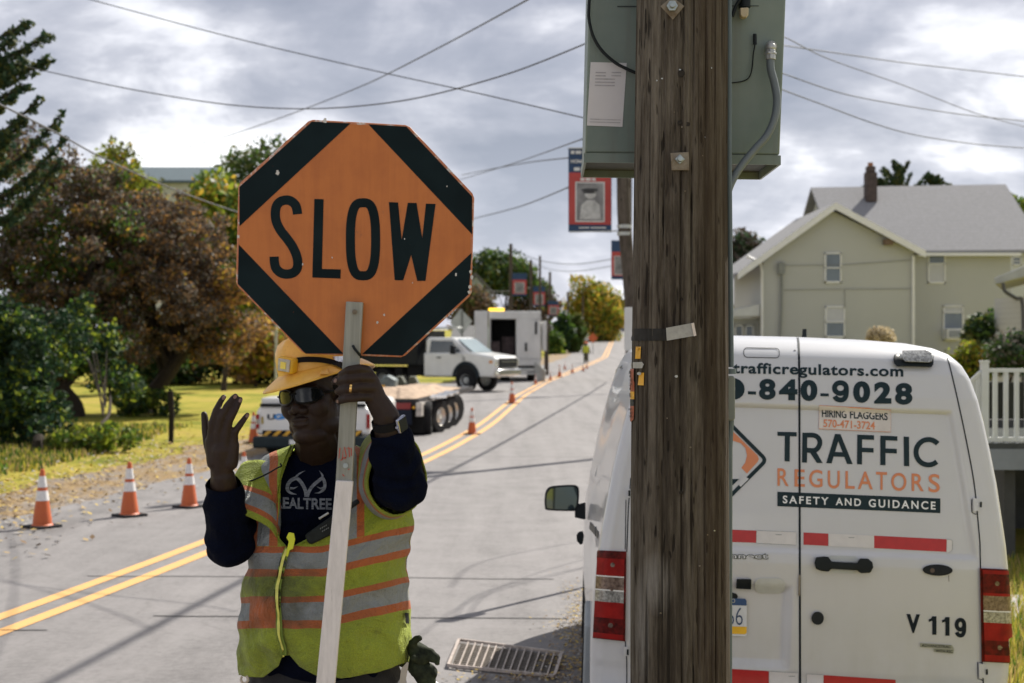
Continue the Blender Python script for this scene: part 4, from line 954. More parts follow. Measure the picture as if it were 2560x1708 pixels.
finger([c4(350, 885, YR-.004), c4(372, 810, YR-.010), c4(418, 745, YR-.008), c4(458, 690, YR+.003)], [.0112, .0098, .0088, .0075]); bl.cap(c4(458, 690, YR+.003), c4(472, 672, YR+.008), .0074, .0068)
finger([c4(190, 1060, YR+.010), c4(140, 930, YR+.022), c4(118, 800, YR+.028), c4(108, 690, YR+.030)], [.018, .0135, .0115, .0095]); bl.cap(c4(108, 690, YR+.030), c4(103, 668, YR+.030), .0095, .0085)
# left hand wrapped round the staff
c7 = lambda x, y, Y: W(640+x*.1913, 860+y*.1913, Y)
YS = 3.622
rows_ = [((1440, 345), (1345, 325), (1215, 345), (1130, 395), .0125), ((1505, 455), (1360, 440), (1200, 460), (1095, 490), .0125), ((1530, 575), (1370, 570), (1190, 590), (1085, 618), .0122), ((1490, 700), (1350, 700), (1190, 715), (1095, 742), .0112)]
for i, (a, b, c, d_, r_) in enumerate(rows_):
    finger([c7(*a, YS-.004), c7(*b, YS-.023), c7(*c, YS-.026), c7(*d_, YS-.008)], [r_*1.1, r_, r_*.95, r_*.85]); bl.cap(c7(*d_, YS-.008), c7(d_[0]-18, d_[1]+6, YS+.010), r_*.85, r_*.75)
finger([c7(1420, 620, YS+.04), c7(1250, 520, YS+.045), c7(1120, 450, YS+.034), c7(1050, 470, YS+.022)], [.018, .0145, .0120, .0095]); bl.cap(c7(1050, 470, YS+.022), c7(1025, 500, YS+.014), .0095, .0085)
for a, r_ in (((1455, 370), .0165), ((1515, 465), .018), ((1540, 575), .018), ((1505, 690), .0165)): bl.cap(c7(*a, YS+.004), c7(1600, 780, YS+.014), r_, .027)
bl.cap(c7(1440, 560, YS+.022), c7(1590, 770, YS+.02), .024, .028); bl.cap(c7(1590, 760, YS+.016), LWR, .030, .0335)
body = None
me = bl.mesh('body', .0030, 4, .5)
skin = finish('body', me, M['skin'], flag, smooth=180)
print('body faces', len(me.polygons))
sbv = bvh_of(skin)
M['nail'] = mat('fingernail', (.20, .115, .09), .3, 0, .1, 30, spec=.6)
M['palm'] = mat('paler_thumb_skin', (.16, .085, .06), .5, 0, .2, 40)
def sd_(name, shapes, mt, par=skin, off=.0012, surf=None, **k): return decal(name, shapes, surf or sbv, par, mt, off, maxe=k.pop('maxe', 5), Yfall=k.pop('Yf', 3.7), **k)
q4 = lambda x, y: (480+x*.29333, 840+y*.29333); q7 = lambda x, y: (640+x*.1913, 860+y*.1913)
for x, y, a, b, tl in ((268, 530, 3.6, 5.5, .35), (366, 520, 3.8, 5.6, .6), (410, 552, 3.4, 5.2, .5), (469, 682, 3.2, 5.0, .6)):
    sd_('fingernail', [poly2(ell2(*q4(x, y), a, b, 14, tl))], M['nail'])
sd_('fingernail', [poly2(ell2(*q7(1068, 752), 2.6, 3.6, 14, 0))], M['nail'])
sd_('fingernail', [poly2(ell2(*q7(1040, 480), 5.5, 4.2, 14, -.9))], M['palm'])
# ring
rc = c7(1240, 580, YS-.024); mb = MB(); mb.lathe([(.0128, -.0028), (.0141, -.0028), (.0141, .0028), (.0128, .0028), (.0128, -.0028)], rc+Vector((0, .0005, 0)), 24, axis=(1, .05, -.12))
mb.build('ring', mat('gold', (.75, .47, .16), .2, 1, .05), flag)
# hair stubble under the hat: short dark cap
bh = Blob(); bh.ell(h_(0, .016, .030), (.0815, .0955, .090), HR, 28, 20)
me = bh.mesh('hair', .004, 1, cut=[(h_(0, 0, -.005), HR @ Vector((0, -.75, -1)).normalized())]); finish('hair', me, mat('hair_black', (.008, .007, .007), .9), flag, smooth=180)
# ---- navy long-sleeved shirt
bs = Blob()
bs.cap(RSH+Vector((0, 0, -.02)), REL, .066, .062); cf = REL.lerp(RWR, .93); bs.chain([REL, REL.lerp(RWR, .45), cf], [.064, .061, .045])
bs.ell(REL+Vector((.002, 0, -.012)), (.068, .070, .066))
cf2 = LEL.lerp(LWR, .80); bs.cap(LSH+Vector((0, 0, -.015)), LEL, .068, .070); bs.chain([LEL, LEL.lerp(LWR, .45), cf2], [.071, .064, .047])
for s in (-1, 1):
    bs.cap(CH+Vector((s*.085, .0, .05)), PV+Vector((s*.070, -.01, .08)), .12, .125)
bs.cap(RSH+Vector((.03, 0, -.03)), NB+Vector((0, .02, -.03)), .062, .066); bs.cap(LSH+Vector((-.03, 0, -.03)), NB+Vector((0, .02, -.03)), .062, .066)
bs.ell(CH+Vector((0, .01, .06)), (.175, .128, .16)); bs.cap(NB+Vector((0, .005, 0)), W(797, 1108, 3.965), .079, .077)
bs.ell(PV+Vector((0, -.01, .14)), (.18, .155, .14))
def wr_shirt(p_, n_):
    d_ = .0045*noise.noise((p_.x*14, p_.y*14, p_.z*9))+.003*noise.noise((p_.x*30, p_.y*30, p_.z*16))
    if (p_-REL).length < .2 or (p_-LEL).length < .2: d_ += .0035*math.sin(p_.z*90+6*noise.noise((p_.x*12, p_.y*12, p_.z*12)))
    return p_+n_*d_
a1 = (cf, (RWR-REL).normalized()); a2 = (cf2, (LWR-LEL).normalized())
me = bs.mesh('shirt', .0055, 4, .5, disp=wr_shirt)
bm_ = bmesh.new(); bm_.from_mesh(me)                     # open the cuffs and the collar
def chop(bm_, co, no, rad):
    g_ = [v for v in bm_.verts if (v.co-co).length < rad]; es = [e for e in bm_.edges if all((v.co-co).length < rad for v in e.verts)]; fs = [f for f in bm_.faces if all((v.co-co).length < rad for v in f.verts)]
    bmesh.ops.bisect_plane(bm_, geom=g_+es+fs, plane_co=co, plane_no=no, clear_outer=True)
chop(bm_, *a1, .10); chop(bm_, *a2, .10); chop(bm_, W(797, 1117, 3.965), Vector((-.12, -.25, 1)).normalized(), .13)
bm_.to_mesh(me); bm_.free()
shirt = finish('shirt', me, M['navy_shirt'], flag, smooth=180)
shbv = bvh_of(shirt)
M['print_grey'] = mat('worn_print', (.16, .18, .22), .8, 0, .6, 60, stretch=(1, 1, 5), c2=(.24, .26, .30))
A4_ = lambda P: [q4(*p_) for p_ in P]
ant = [stroke(smooth2(A4_([(975, 1370), (972, 1330), (955, 1285), (925, 1240), (895, 1215), (860, 1225), (830, 1250), (815, 1285), (822, 1320), (850, 1342), (895, 1350)]), 4), [9, 9, 9.5, 9.5, 9, 8.5, 8, 7.5, 6.5, 4.5, .5][0:1]*31+[8, 7, 6.5, 6, 5.5, 5, 4, 3, 2, .8]),
       stroke(smooth2(A4_([(985, 1370), (1000, 1325), (1030, 1280), (1075, 1240), (1110, 1215), (1128, 1240), (1132, 1280), (1120, 1310), (1085, 1335), (1045, 1340)]), 4), [8]*28+[7, 6.5, 6, 5, 4, 3, 2, 1, .6]),
       stroke(smooth2(A4_([(885, 1218), (900, 1190), (930, 1168), (968, 1150)]), 4), [6, 6, 5.5, 5, 4.8, 4.5, 4, 3.5, 3, 2.5, 2, 1.5, .6]),
       stroke(smooth2(A4_([(1108, 1222), (1112, 1190), (1100, 1170), (1085, 1150)]), 4), [6.5, 6, 6, 5.5, 5, 4.5, 4, 3.5, 3, 2.5, 2, 1.5, .6]),
       stroke(A4_([(838, 1300), (870, 1300), (905, 1283)]), [6, 4, .6]), stroke(A4_([(1122, 1295), (1095, 1300), (1065, 1285)]), [6, 4, .6])]
for i, a in enumerate(ant): pass
decal('shirt_print', ant, shbv, shirt, M['print_grey'], .0022, maxe=7, Yfall=3.8)
decal('shirt_lettering', [text_px('REALTREE', *q4(712, 1375), *q4(1190, 1470), .02, .03)], shbv, shirt, M['print_grey'], .0022, maxe=7, Yfall=3.8)
# ---- trousers
bt = Blob()
for a, b, c in LEG: bt.chain([a+Vector((0, 0, .05)), b, c+Vector((0, 0, .02))], [.125, .085, .07])
bt.cap(PV+Vector((-.07, 0, .03)), PV+Vector((.07, 0, .03)), .145, .145)
me = bt.mesh('trousers', .008, 4); tr = finish('trousers', me, M['trousers'], flag, smooth=180)
for a, b, c in LEG:
    bb = Blob(); bb.cap(c+Vector((0, .03, -.02)), Vector((c.x, c.y-.18, .055)), .055, .048); bb.cap(c+Vector((0, 0, .08)), c+Vector((0, .03, -.03)), .06, .058)
    me = bb.mesh('boot', .007, 2, cut=[(Vector((0, 0, .004)), Vector((0, 0, -1)))]); finish('boot', me, mat('boot_leather', (.05, .03, .02), .6), flag, smooth=180)
tb = decal('side_stripe', [poly2([(1003, 1672), (1018, 1655), (1022, 1657), (1010, 1730), (996, 1730)])], 3.80, flag, mat('pale_webbing', (.42, .38, .32), .8), thick=.004)
# ---- hi-vis vest
KY = [1108, 1122, 1140, 1165, 1200, 1250, 1300, 1330, 1425, 1484, 1542, 1627, 1700, 1760]
KC = [806, 806, 803, 800, 803, 822, 830, 832, 822, 817, 812, 815, 817, 817]; KW = [68, 105, 140, 168, 188, 203, 203, 201, 196, 204, 207, 215, 212, 208]
KD = [.080, .095, .105, .118, .130, .145, .158, .165, .178, .186, .192, .196, .190, .185]
KYC = [3.99, 3.985, 3.98, 3.975, 3.97, 3.965, 3.96, 3.955, 3.95, 3.95, 3.95, 3.955, 3.96, 3.96]
VL = ([1100, 1140, 1165, 1200, 1260, 1320, 1345, 1365, 1372], [738, 722, 712, 703, 696, 692, 697, 716, 719]); VR = ([1100, 1150, 1200, 1270, 1300, 1325, 1345, 1365, 1372], [866, 872, 872, 858, 846, 815, 770, 735, 723])
def hem(x): return float(np.interp(x, [600, 611, 650, 690, 703, 722, 745, 800, 850, 940, 1020, 1040], [1688, 1692, 1696, 1668, 1643, 1641, 1668, 1692, 1696, 1683, 1655, 1650]))
def vest_pt(py, ph):
    cx_ = np.interp(py, KY, KC); w_ = np.interp(py, KY, KW); dp = np.interp(py, KY, KD); yc = np.interp(py, KY, KYC)
    ca, sa = math.cos(ph), math.sin(ph); e = .86
    X = (cx_-CX)*yc/F+w_*yc/F*math.copysign(abs(ca)**e, ca); Y = yc+dp*math.copysign(abs(sa)**e, sa)*(1 if sa < 0 else .85)
    if sa < 0 and py < 1260: X -= 0
    Yp = min(Y, yc); return Vector((X, Y, CAMZ-(py-CY)*Yp/F)), (CX+X/Y*F)
def find_ph(py, px):
    a, b = math.pi+.02, 2*math.pi-.02
    for _ in range(26):
        m_ = (a+b)/2
        if vest_pt(py, m_)[1] < px: a = m_
        else: b = m_
    return (a+b)/2
rows = []; uvr = []; yk = list(np.arange(1108, 1640, 4.))+list(np.linspace(1640, 1700, 14)); NF, NBK = 70, 60
for r_i, py in enumerate(yk):
    opened = py < 1371
    xl = np.interp(py, *VL) if opened else None; xr_ = np.interp(py, *VR) if opened else None
    z = np.interp(py, [1371, 1390, 1425, 1460, 1498, 1542, 1586, 1621, 1641, 1700], [722, 714, 705, 699, 697.5, 699, 702, 710, 712, 712])
    if not opened: xl = z-.6; xr_ = z+.6
    pl, pr = find_ph(py, xl), find_ph(py, xr_)
    phs = [lerp(pr, 2*math.pi+.0, i/NF) for i in range(NF)]+[lerp(0, math.pi, i/NBK)+2*math.pi for i in range(NBK)]+[lerp(math.pi, pl, i/NF)+2*math.pi for i in range(NF+1)]
    row = []; ur = []
    for ph in phs:
        sa = math.sin(ph); yy = py
        if py >= 1640:
            xh = vest_pt(1640, ph)[1]; yy = lerp(1640, hem(xh) if sa < 0 else 1685, (py-1640)/60)
        p_, px_ = vest_pt(yy, ph)
        rad = Vector((math.cos(ph)*.3, math.sin(ph), 0)).normalized()
        # folds: soft sag creases, pull lines under the raised arm, loose hem
        fl = .013*noise.noise((p_.x*9, 1.3, p_.z*5))+.006*noise.noise((p_.x*22+p_.z*8, p_.y*10, p_.z*13+3))-.006*abs(noise.noise((p_.x*11-p_.z*9, 4.4, p_.z*15)))+.003*noise.noise((p_.x*50, p_.y*20, p_.z*34))
        dgl = (px_-870)*.55+(yy-1390)
        fl += .0050*math.sin((dgl+18*noise.noise((px_*.01, yy*.01, 2)))/9.)*sstep(860, 950, px_)*(1-sstep(1330, 1430, yy))*sstep(1220, 1270, yy)
        fl += .004*math.sin(dgl/15.+4*noise.noise((px_*.006, yy*.006, 5)))*sstep(1380, 1440, yy)*(1-sstep(1560, 1640, yy))
        fl += .008*math.sin(px_/24.+3*noise.noise((px_*.01, yy*.004, 0)))*sstep(1560, 1690, yy)
        if sa > 0: fl *= .6
        row.append(p_+rad*fl+Vector((0, 0, .002*noise.noise((p_.x*20, 0, p_.z*20))))); ur.append((px_ if sa < 0 else 2*812-px_, yy))
    rows.append(row); uvr.append(ur)
mb = MB(); mb.grid(rows); vme = mb.mesh('vest', recalc=False)
uvf = [q_ for r in uvr for q_ in r]
lay = vme.uv_layers.new(name='UVMap')
for p_ in vme.polygons:
    for li in p_.loop_indices:
        x, y = uvf[vme.loops[li].vertex_index]; lay.data[li].uv = (x/2560, y/1708)
LIME = (.37, .43, .035); VOR = (.46, .125, .04); SIL = (.27, .29, .295)
def vestmat(name, kind):
    m, g, p = newmat(name); uv = g.coord('UV'); u, v, _ = g.sep(uv); co = g.coord()
    mesh_ = g.voro(g.map(co, (1, 1, 1)), 330); dirt = g.noise(co, 7, 5, .65); dirt2 = g.noise(co, 24, 4, .6)
    lime = g.mix(g.ramp(mesh_, [(.2, .0), (.5, .45)]), LIME, (.17, .23, .03))
    if kind == 'torso':
        px = u*2560; py = v*1708
        vv = py+((px-805).max(0.0))*.235
        horiz = g.ramp((vv-1350)*(1/250), [(0, 0.0), (.06, 1.0), (.124, .5), (.288, 1.0), (.36, 0.0), (.564, 1.0), (.628, .5), (.804, 1.0), (.884, 0.0)], 'CONSTANT')
        sideb = (px.lt(700))*(vv.gt(1491))*(vv.lt(1571))*(px.gt(625))
        axL = g.ramp((px-600)*(1/400)+(1140-py).max(0.0)*.0006, [(0, 0.0), (.075, 1.0), (.112, .5), (.180, 1.0), (.232, 0.0), (.640, 1.0), (.672, .5), (.730, 1.0), (.775, 0.0)], 'CONSTANT')
        above = vv.lt(1365)
        code = g.mix(above, horiz, axL)
        code = g.mix(sideb, code, (1, 1, 1))
        dm = g.ramp(dirt, [(.38, 0.0), (.62, .85)])*g.ramp((py-1380)*(1/330), [(0, .2), (.2, .95), (.5, .8), (1, .65)])*g.ramp((px-600)*(1/430), [(0, 1.0), (.35, .9), (.65, .35), (1, .2)])
    else:
        code = g.ramp(v, [(0, 0.0), (.50, 1.0), (.585, .5), (.82, 1.0), (.905, 0.0)] if kind == 'sleeve' else [(0, 0.0), (.55, 1.0), (.60, .5), (.82, 1.0), (.89, 0.0)], 'CONSTANT')
        dm = g.ramp(dirt, [(.45, 0.0), (.7, .35)])
    sv = E(g, code.s)
    isor = g.m('GREATER_THAN', sv, .75); issil = g.m('GREATER_THAN', sv, .25)
    c = g.mix(issil, lime, SIL); c = g.mix(isor, c, VOR)
    c = g.mix(dm, c, (.045, .05, .03)); c = g.mix(g.ramp(dirt2, [(.6, 0.0), (.75, .3)]), c, (.06, .05, .035))
    g.set(p.inputs['Base Color'], c); p.inputs['Roughness'].default_value = .7; p.inputs['Specular IOR Level'].default_value = .3; p.inputs['Sheen Weight'].default_value = .1
    wr_ = g.noise(g.map(co, (1, 1, 1), rot=(0, .9, 0)), 7, 5, .6, 1.5)
    g.set(p.inputs['Normal'], g.bump(wr_+mesh_*.06+g.noise(co, 30, 4, .6)*.3, 1.0, .034))
    return m
M['vest'] = vestmat('hi_vis_vest', 'torso')
def cloth_part(name, me, mts, par, th=.004, **k):
    o = finish(name, me, mts, par, smooth=180, **k); s_ = o.modifiers.new('solid', 'SOLIDIFY'); s_.thickness = th; s_.offset = 1; return o
vest = cloth_part('vest', vme, M['vest'], flag)
def sleeve(name, rings, mt, par):
    """rings: (centre, axis, a-vector, b-vector)"""
    N_ = 72; rows = []
    for k_, (c, a, b) in enumerate(rings):
        rows.append([c+a*math.cos(2*math.pi*j/N_)+b*math.sin(2*math.pi*j/N_)+(a.normalized()*math.cos(2*math.pi*j/N_)+b.normalized()*math.sin(2*math.pi*j/N_))*(.009*noise.noise((math.cos(2*math.pi*j/N_)*1.6, math.sin(2*math.pi*j/N_)*1.6, k_*.1+7))) for j in range(N_)])
    mb = MB(); mb.grid(rows, closed=True); me = mb.mesh(name, recalc=False); lay = me.uv_layers.new(name='UVMap'); n_ = len(rows)
    for p_ in me.polygons:
        for li in p_.loop_indices: lay.data[li].uv = (0, (me.loops[li].vertex_index//N_)/(n_-1))
    return cloth_part(name, me, mt, par)
M['vest_sleeve'] = vestmat('hi_vis_sleeve', 'sleeve'); M['vest_sleeve2'] = vestmat('hi_vis_sleeve_b', 'sleeve2')
def rings(c0, c1, a0, a1, b0, b1, n_=16, bulge=0):
    return [(c0.lerp(c1, i/(n_-1)), a0.lerp(a1, i/(n_-1))*(1+bulge*math.sin(math.pi*i/(n_-1))), b0.lerp(b1, i/(n_-1))*(1+bulge*math.sin(math.pi*i/(n_-1)))) for i in range(n_)]
s1 = W(660, 1200, 3.965); e1 = W(606, 1335, 3.83); ax = (e1-s1).normalized(); a_ = ax.cross(Vector((0, 1, 0))).normalized(); b_ = a_.cross(ax).normalized()
sleeve('vest_sleeve', rings(s1, e1, a_*.076, a_*.098, b_*.085, b_*.088), M['vest_sleeve'], vest)
s2 = W(955, 1190, 4.0); e2 = W(993, 1190, 3.76); ax = (e2-s2).normalized(); up_ = Vector((.10, 0, 1)); a_ = (up_-ax*up_.dot(ax)).normalized(); b_ = a_.cross(ax).normalized()
sleeve('vest_sleeve', rings(s2, e2, a_*.128, a_*.108, b_*.088, b_*.076, bulge=.06), M['vest_sleeve2'], vest)
# zipper with pull and turned flap
zb = bvh_of(vest)
zp = smooth2([(727, 1352), (724, 1368), (714, 1390), (705, 1425), (699, 1460), (697.5, 1498), (699, 1542), (702, 1586), (711, 1621), (710, 1641)], 5)
decal('zipper_band', [stroke(zp, 15)], zb, vest, mat('zip_band', (.16, .22, .03), .7, 0, .2, 30), .006, maxe=8, thick=.003, Yfall=3.79)
decal('zipper', [stroke(zp, 6.2)], zb, vest, mat('zip_yellow', (.62, .60, .12), .5, 0, .2, 60), .010, maxe=8, thick=.003, Yfall=3.785)
decal('zip_flap', [poly2([(716, 1344), (722, 1331), (735, 1333), (738, 1348), (733, 1372), (724, 1376), (720, 1392), (714, 1390), (722, 1354)])], 3.772, vest, mat('zip_flap_yellow', (.62, .66, .03), .6), thick=.004, bevel=.001)
tr_l = smooth2([(735, 1112), (722, 1140), (708, 1180), (700, 1230), (694, 1290), (693, 1325), (700, 1348), (716, 1366)], 4)
decal('collar_binding', [stroke(tr_l, 7)], zb, vest, mat('binding_lime', (.42, .55, .06), .6, 0, .15, 30), .006, maxe=8, thick=.004, Yfall=3.85)
tr_r = smooth2([(868, 1110), (874, 1150), (874, 1200), (861, 1268), (850, 1300), (820, 1326), (775, 1346), (742, 1362)], 4)
decal('collar_binding', [stroke(tr_r, 7)], zb, vest, bpy.data.materials['binding_lime'], .006, maxe=8, thick=.004, Yfall=3.82)
decal('size_label', [poly2([(1007.5, 1531), (1017, 1531), (1018, 1560), (1009, 1558)])], zb, vest, M['black_plastic'], .006, thick=.002, Yfall=3.93)
# black elastic cord on the right shoulder
c8b = lambda x, y, Y: W(600+x*.2551, 1100+y*.2551, Y)
mb = MB(); mb.tube(smooth2([tuple(c8b(50, 417, 3.855)), tuple(c8b(150, 385, 3.85)), tuple(c8b(280, 325, 3.845)), tuple(c8b(370, 272, 3.845)), tuple(c8b(405, 258, 3.85)), tuple(c8b(395, 232, 3.855))], 4), .0022, 8); mb.build('shoulder_cord', M['black_plastic'], vest)
# ---- hard hat
HT = Matrix.Translation(h_(.020, .006, .077)) @ Matrix.Rotation(R(-6), 4, 'Y') @ HR.to_4x4() @ Matrix.Rotation(R(-14), 4, 'Z') @ Matrix.Rotation(R(2), 4, 'X')
m, g, p = newmat('hard_hat_yellow'); co = g.coord(); n_ = g.noise(co, 16, 5, .65); n2_ = g.noise(co, 60, 3, .7)
g.set(p.inputs['Base Color'], g.mix(g.ramp(n2_, [(.6, 0.0), (.75, .4)]), g.ramp(n_, [(.35, (.70, .37, .05)), (.6, (.82, .48, .085))]), (.3, .15, .03))); p.inputs['Roughness'].default_value = .38; M['hat'] = m
rows = []
prof = [(1.0, 0.0), (.995, .25), (.985, .45), (.95, .65), (.86, .82), (.70, .93), (.5, .985), (.25, 1.0), (.001, 1.0)]
CRW, CRD, CRH = .106, .126, .096
N_ = 72
for r_, z in prof:
    row = []
    for j in range(N_):
        a = 2*math.pi*j/N_; rr = r_*(1+0)
        rid = .006*math.exp(-((math.sin(a))/.16)**2)*0
        x = CRW*rr*math.cos(a); y = CRD*rr*math.sin(a); zz = CRH*z
        if abs(x) < .018 and r_ < .97: zz += .007*(1-abs(x)/.018)
        if .045 < abs(x) < .062 and r_ < .9: zz += .003
        row.append(HT @ Vector((x, y, zz)))
    rows.append(row)
brim = []
for f_, dz_ in ((.0, -.002), (.25, -.008), (.6, -.018), (.92, -.028), (1.0, -.031), (1.0, -.036)):
    row = []
    for j in range(N_):
        a = 2*math.pi*j/N_; fr = max(0, -math.sin(a)); ext = .030+.030*fr**2; row.append(HT @ Vector(((CRW+ext*f_)*math.cos(a), (CRD+ext*f_*1.0)*math.sin(a), dz_-.006*f_*fr+.010*f_*abs(math.cos(a))**2)))
    brim.append(row)
mb = MB(); mb.grid(list(reversed(brim))+rows, closed=True); hat = mb.build('hard_hat', M['hat'], flag, smooth=60, recalc=True); s_ = hat.modifiers.new('s', 'SOLIDIFY'); s_.thickness = .003; s_.offset = -1
hbv = bvh_of(hat)
decal('hat_clip', [poly2([q7(835, 335), q7(935, 318), q7(958, 405), q7(835, 405)])], hbv, hat, M['hat'], .002, thick=.010, bevel=.002, Yfall=3.75)
decal('sticker', [poly2([q7(1000, 165), q7(1150, 160), q7(1150, 250), q7(1030, 225)])], hbv, hat, mat('foil_sticker', (.6, .6, .62), .15, .8, .4, 60), .001, thick=.0006, maxe=5, Yfall=3.8)
hl_s = smooth2([q7(540, 215), q7(620, 205), q7(760, 205), q7(900, 218), q7(1020, 250), q7(1140, 300), q7(1260, 350)], 4)
hl = thing('headlamp', 'yellow head torch strapped round the hard hat of the flagger', 'headlamp', tuple(W(725, 912, 3.74)))
decal('strap', [stroke(hl_s, 13.5)], hbv, hl, mat('strap_black', (.008, .008, .009), .8, 0, .3, 30), .003, thick=.003, maxe=6, Yfall=3.80)
hp = hit(hbv, 725, 912, 0, 3.76); ax = (hp-HT @ Vector((0, 0, .03))); ax.z *= .3; ax.normalize(); rz = Matrix(((-ax.y, ax.x, 0), (-ax.x, -ax.y, 0), (0, 0, 1))).transposed()
rt = ax.to_track_quat('-Y', 'Z').to_matrix() @ Matrix.Rotation(R(8), 3, 'Y')
mb = MB(); mb.box(hp+ax*.010, (.052, .028, .042), rt); hb = mb.build('lamp_body', mat('lamp_yellow', (.72, .42, .02), .4), hl, bevel=.006)
mb = MB(); mb.box(hp+ax*.0255, (.038, .006, .033), rt); mb.build('lamp_glass', mat('lamp_glass', (.48, .46, .42), .15, .1, .2, 60), hb, bevel=.002)
mb = MB(); mb.box(hp+ax*.029, (.017, .003, .018), rt); mb.build('led', mat('led_yellow', (.85, .68, .12), .3), hb)
# ---- sunglasses
gm = mat('lens_black', (.006, .008, .009), .10, 0, .2, 8, spec=.35)
fm = mat('frame_black', (.006, .007, .008), .3)
for s in (-1, 1):
    rows = []
    for i in range(9):
        row = []
        for j in range(25):
            a = 2*math.pi*j/24; r_ = i/8; x = .0325*math.copysign(abs(math.cos(a))**.8, math.cos(a))*r_; z = .0205*math.copysign(abs(math.sin(a))**.8, math.sin(a))*r_*(1-.12*math.cos(a)*s)
            X = s*.0355+x; row.append(h_(X, -.118+X*X*9.5, -.002+z+.004))
        rows.append(row)
    mb = MB(); mb.grid(rows); gl = mb.build('sunglasses' if s == -1 else 'sunglass_lens', gm, flag, smooth=180)
    if s == -1: gls = gl
    mb = MB(); mb.tube([p_+(h_(0, -1, 0)-h_(0, 0, 0))*.0005 for p_ in rows[-1][:-1]], .0022, 8, closed=True); mb.build('frame', fm, gls)
    mb = MB(); mb.tube(smooth2([tuple(h_(s*.066, -.076, .006)), tuple(h_(s*.080, -.060, .006)), tuple(h_(s*.087, -.02, .005)), tuple(h_(s*.090, .03, -.004))], 4), .0035, 8); mb.build('temple', fm, gls)
mb = MB(); mb.tube([h_(-.010, -.117, .008), h_(0, -.119, .010), h_(.010, -.117, .008)], .003, 8); mb.build('bridge', fm, gls)
# ---- wrist watch
wc = c7(1735, 830, 3.625); wa = (LWR-LEL).normalized(); ww = LWR.lerp(LEL, .10)
mb = MB(); mb.lathe([(.0375, -.011), (.0405, -.010), (.0405, .010), (.0375, .011)], ww, 36, axis=wa); wt = mb.build('watch', mat('watch_strap', (.006, .006, .007), .7), flag)
wd = (wc-ww); wd = (wd-wa*wd.dot(wa)).normalized(); wd = (wd+Vector((.25, -.1, .0))).normalized(); wd = (wd-wa*wd.dot(wa)).normalized()
qq = Matrix((wa.cross(wd), wa, wd)).transposed()
mb = MB(); mb.box(ww+wd*.044, (.036, .040, .011), qq); wcs = mb.build('watch_case', mat('watch_steel', (.40, .42, .50), .2, .9, .1), wt, bevel=.004)
mb = MB(); mb.box(ww+wd*.0505, (.030, .034, .002), qq); mb.build('watch_face', M['black_plastic'], wcs, bevel=.0008)
mb = MB(); mb.cyl(ww+wd*.044+wa*.0, ww+wd*.044-wa.cross(wd)*.022, .004, n=10); mb.build('crown', bpy.data.materials['watch_steel'], wcs)
# ---- radio held in the vest
rd = thing('two_way_radio', 'black two way radio with stub aerial tucked across the chest of the flagger', 'radio', tuple(c8b(800, 850, 3.76)))
P = [c8b(x, y, 3.765) for x, y in ((632, 935), (880, 760), (905, 740), (985, 850), (960, 900), (700, 1028), (660, 1010))]
mb = MB(); mb.prism(P, (0, .035, 0)); rb = mb.build('radio_body', mat('radio_black', (.010, .013, .012), .5, 0, .4, 50, bump=.2), rd, bevel=.005)
mb = MB(); mb.cyl(c8b(905, 770, 3.78), c8b(1158, 600, 3.755), .0085, .0070, 12); mb.build('aerial', M['black_plastic'], rd, bevel=.001)
mb = MB(); mb.cyl(c8b(775, 772, 3.762), c8b(868, 715, 3.762), .0030, n=8); mb.build('belt_clip', M['galv'], rd)
mb = MB()
for i in range(4):
    for j in range(2):
        mb.box(c8b(790+i*18+j*20, 868-i*10+j*26, 3.763), (.0022, .002, .0045), Matrix.Rotation(.5, 3, 'Y'))
mb.build('keypad', mat('key_grey', (.12, .13, .13), .5), rb)
# ---- gloves hanging at the hip
c5 = lambda x, y, Y: W(480+x*.29204, 1250+y*.29204, Y)
GMt = mat('glove_fabric', (.012, .016, .010), .8, 0, .5, 30, bump=.5, c2=(.045, .055, .03))
def glove(lbl, palm, fingers_):
    b_ = Blob()
    for a, c, r0, r1 in palm: b_.cap(c5(*a, 3.90), c5(*c, 3.89), r0, r1)
    for pts in fingers_: b_.chain([c5(*q_, 3.885-.01*i) for i, q_ in enumerate(pts)], [.013, .012, .011, .009][:len(pts)])
    me = b_.mesh('work_glove', .004, 3, disp=lambda p_, n_: p_+n_*.0025*noise.noise(p_*45)); o = finish('work_glove', me, GMt, None, smooth=180); tag(o, lbl, 'glove', 'work gloves hanging at the hip of the flagger'); return o
glove('upper dark green work glove with curled fingers tucked at the hip of the flagger', [((1900, 1260), (1960, 1340), .02, .03), ((1930, 1290), (2010, 1330), .026, .022)], [[(1905, 1270), (1890, 1220), (1925, 1190), (1945, 1185)], [(1990, 1290), (2045, 1310), (2090, 1350), (2098, 1395)], [(2000, 1330), (2040, 1340), (2060, 1365)], [(1960, 1350), (1920, 1365), (1900, 1350)]])
glove('lower blackish green work glove dangling under the other glove at the hip', [((1930, 1400), (2000, 1490), .026, .034), ((1915, 1380), (1950, 1450), .02, .03)], [[(1980, 1420), (2040, 1440), (2070, 1490)], [(2000, 1480), (2050, 1520), (2060, 1560)], [(1960, 1500), (2010, 1560), (2030, 1600)]])
mb = MB(); mb.tube([c5(2040, 1545, 3.88), c5(2110, 1600, 3.87)], .008, 10); hk = mb.build('glove_clip', mat('clip_cream', (.5, .42, .33), .4), None); tag(hk, 'cream plastic glove clip below the hanging gloves', 'clip')
mb = MB(); mb.tube(smooth2([tuple(c5(425, 1515, 3.83)), tuple(c5(420, 1545, 3.82)), tuple(c5(445, 1570, 3.82)), tuple(c5(480, 1545, 3.82)), tuple(c5(470, 1510, 3.83))], 4), .0035, 8); hk = mb.build('belt_hook', bpy.data.materials['clip_cream'], None); tag(hk, 'small cream hook on the belt below the lower left corner of the vest', 'hook')
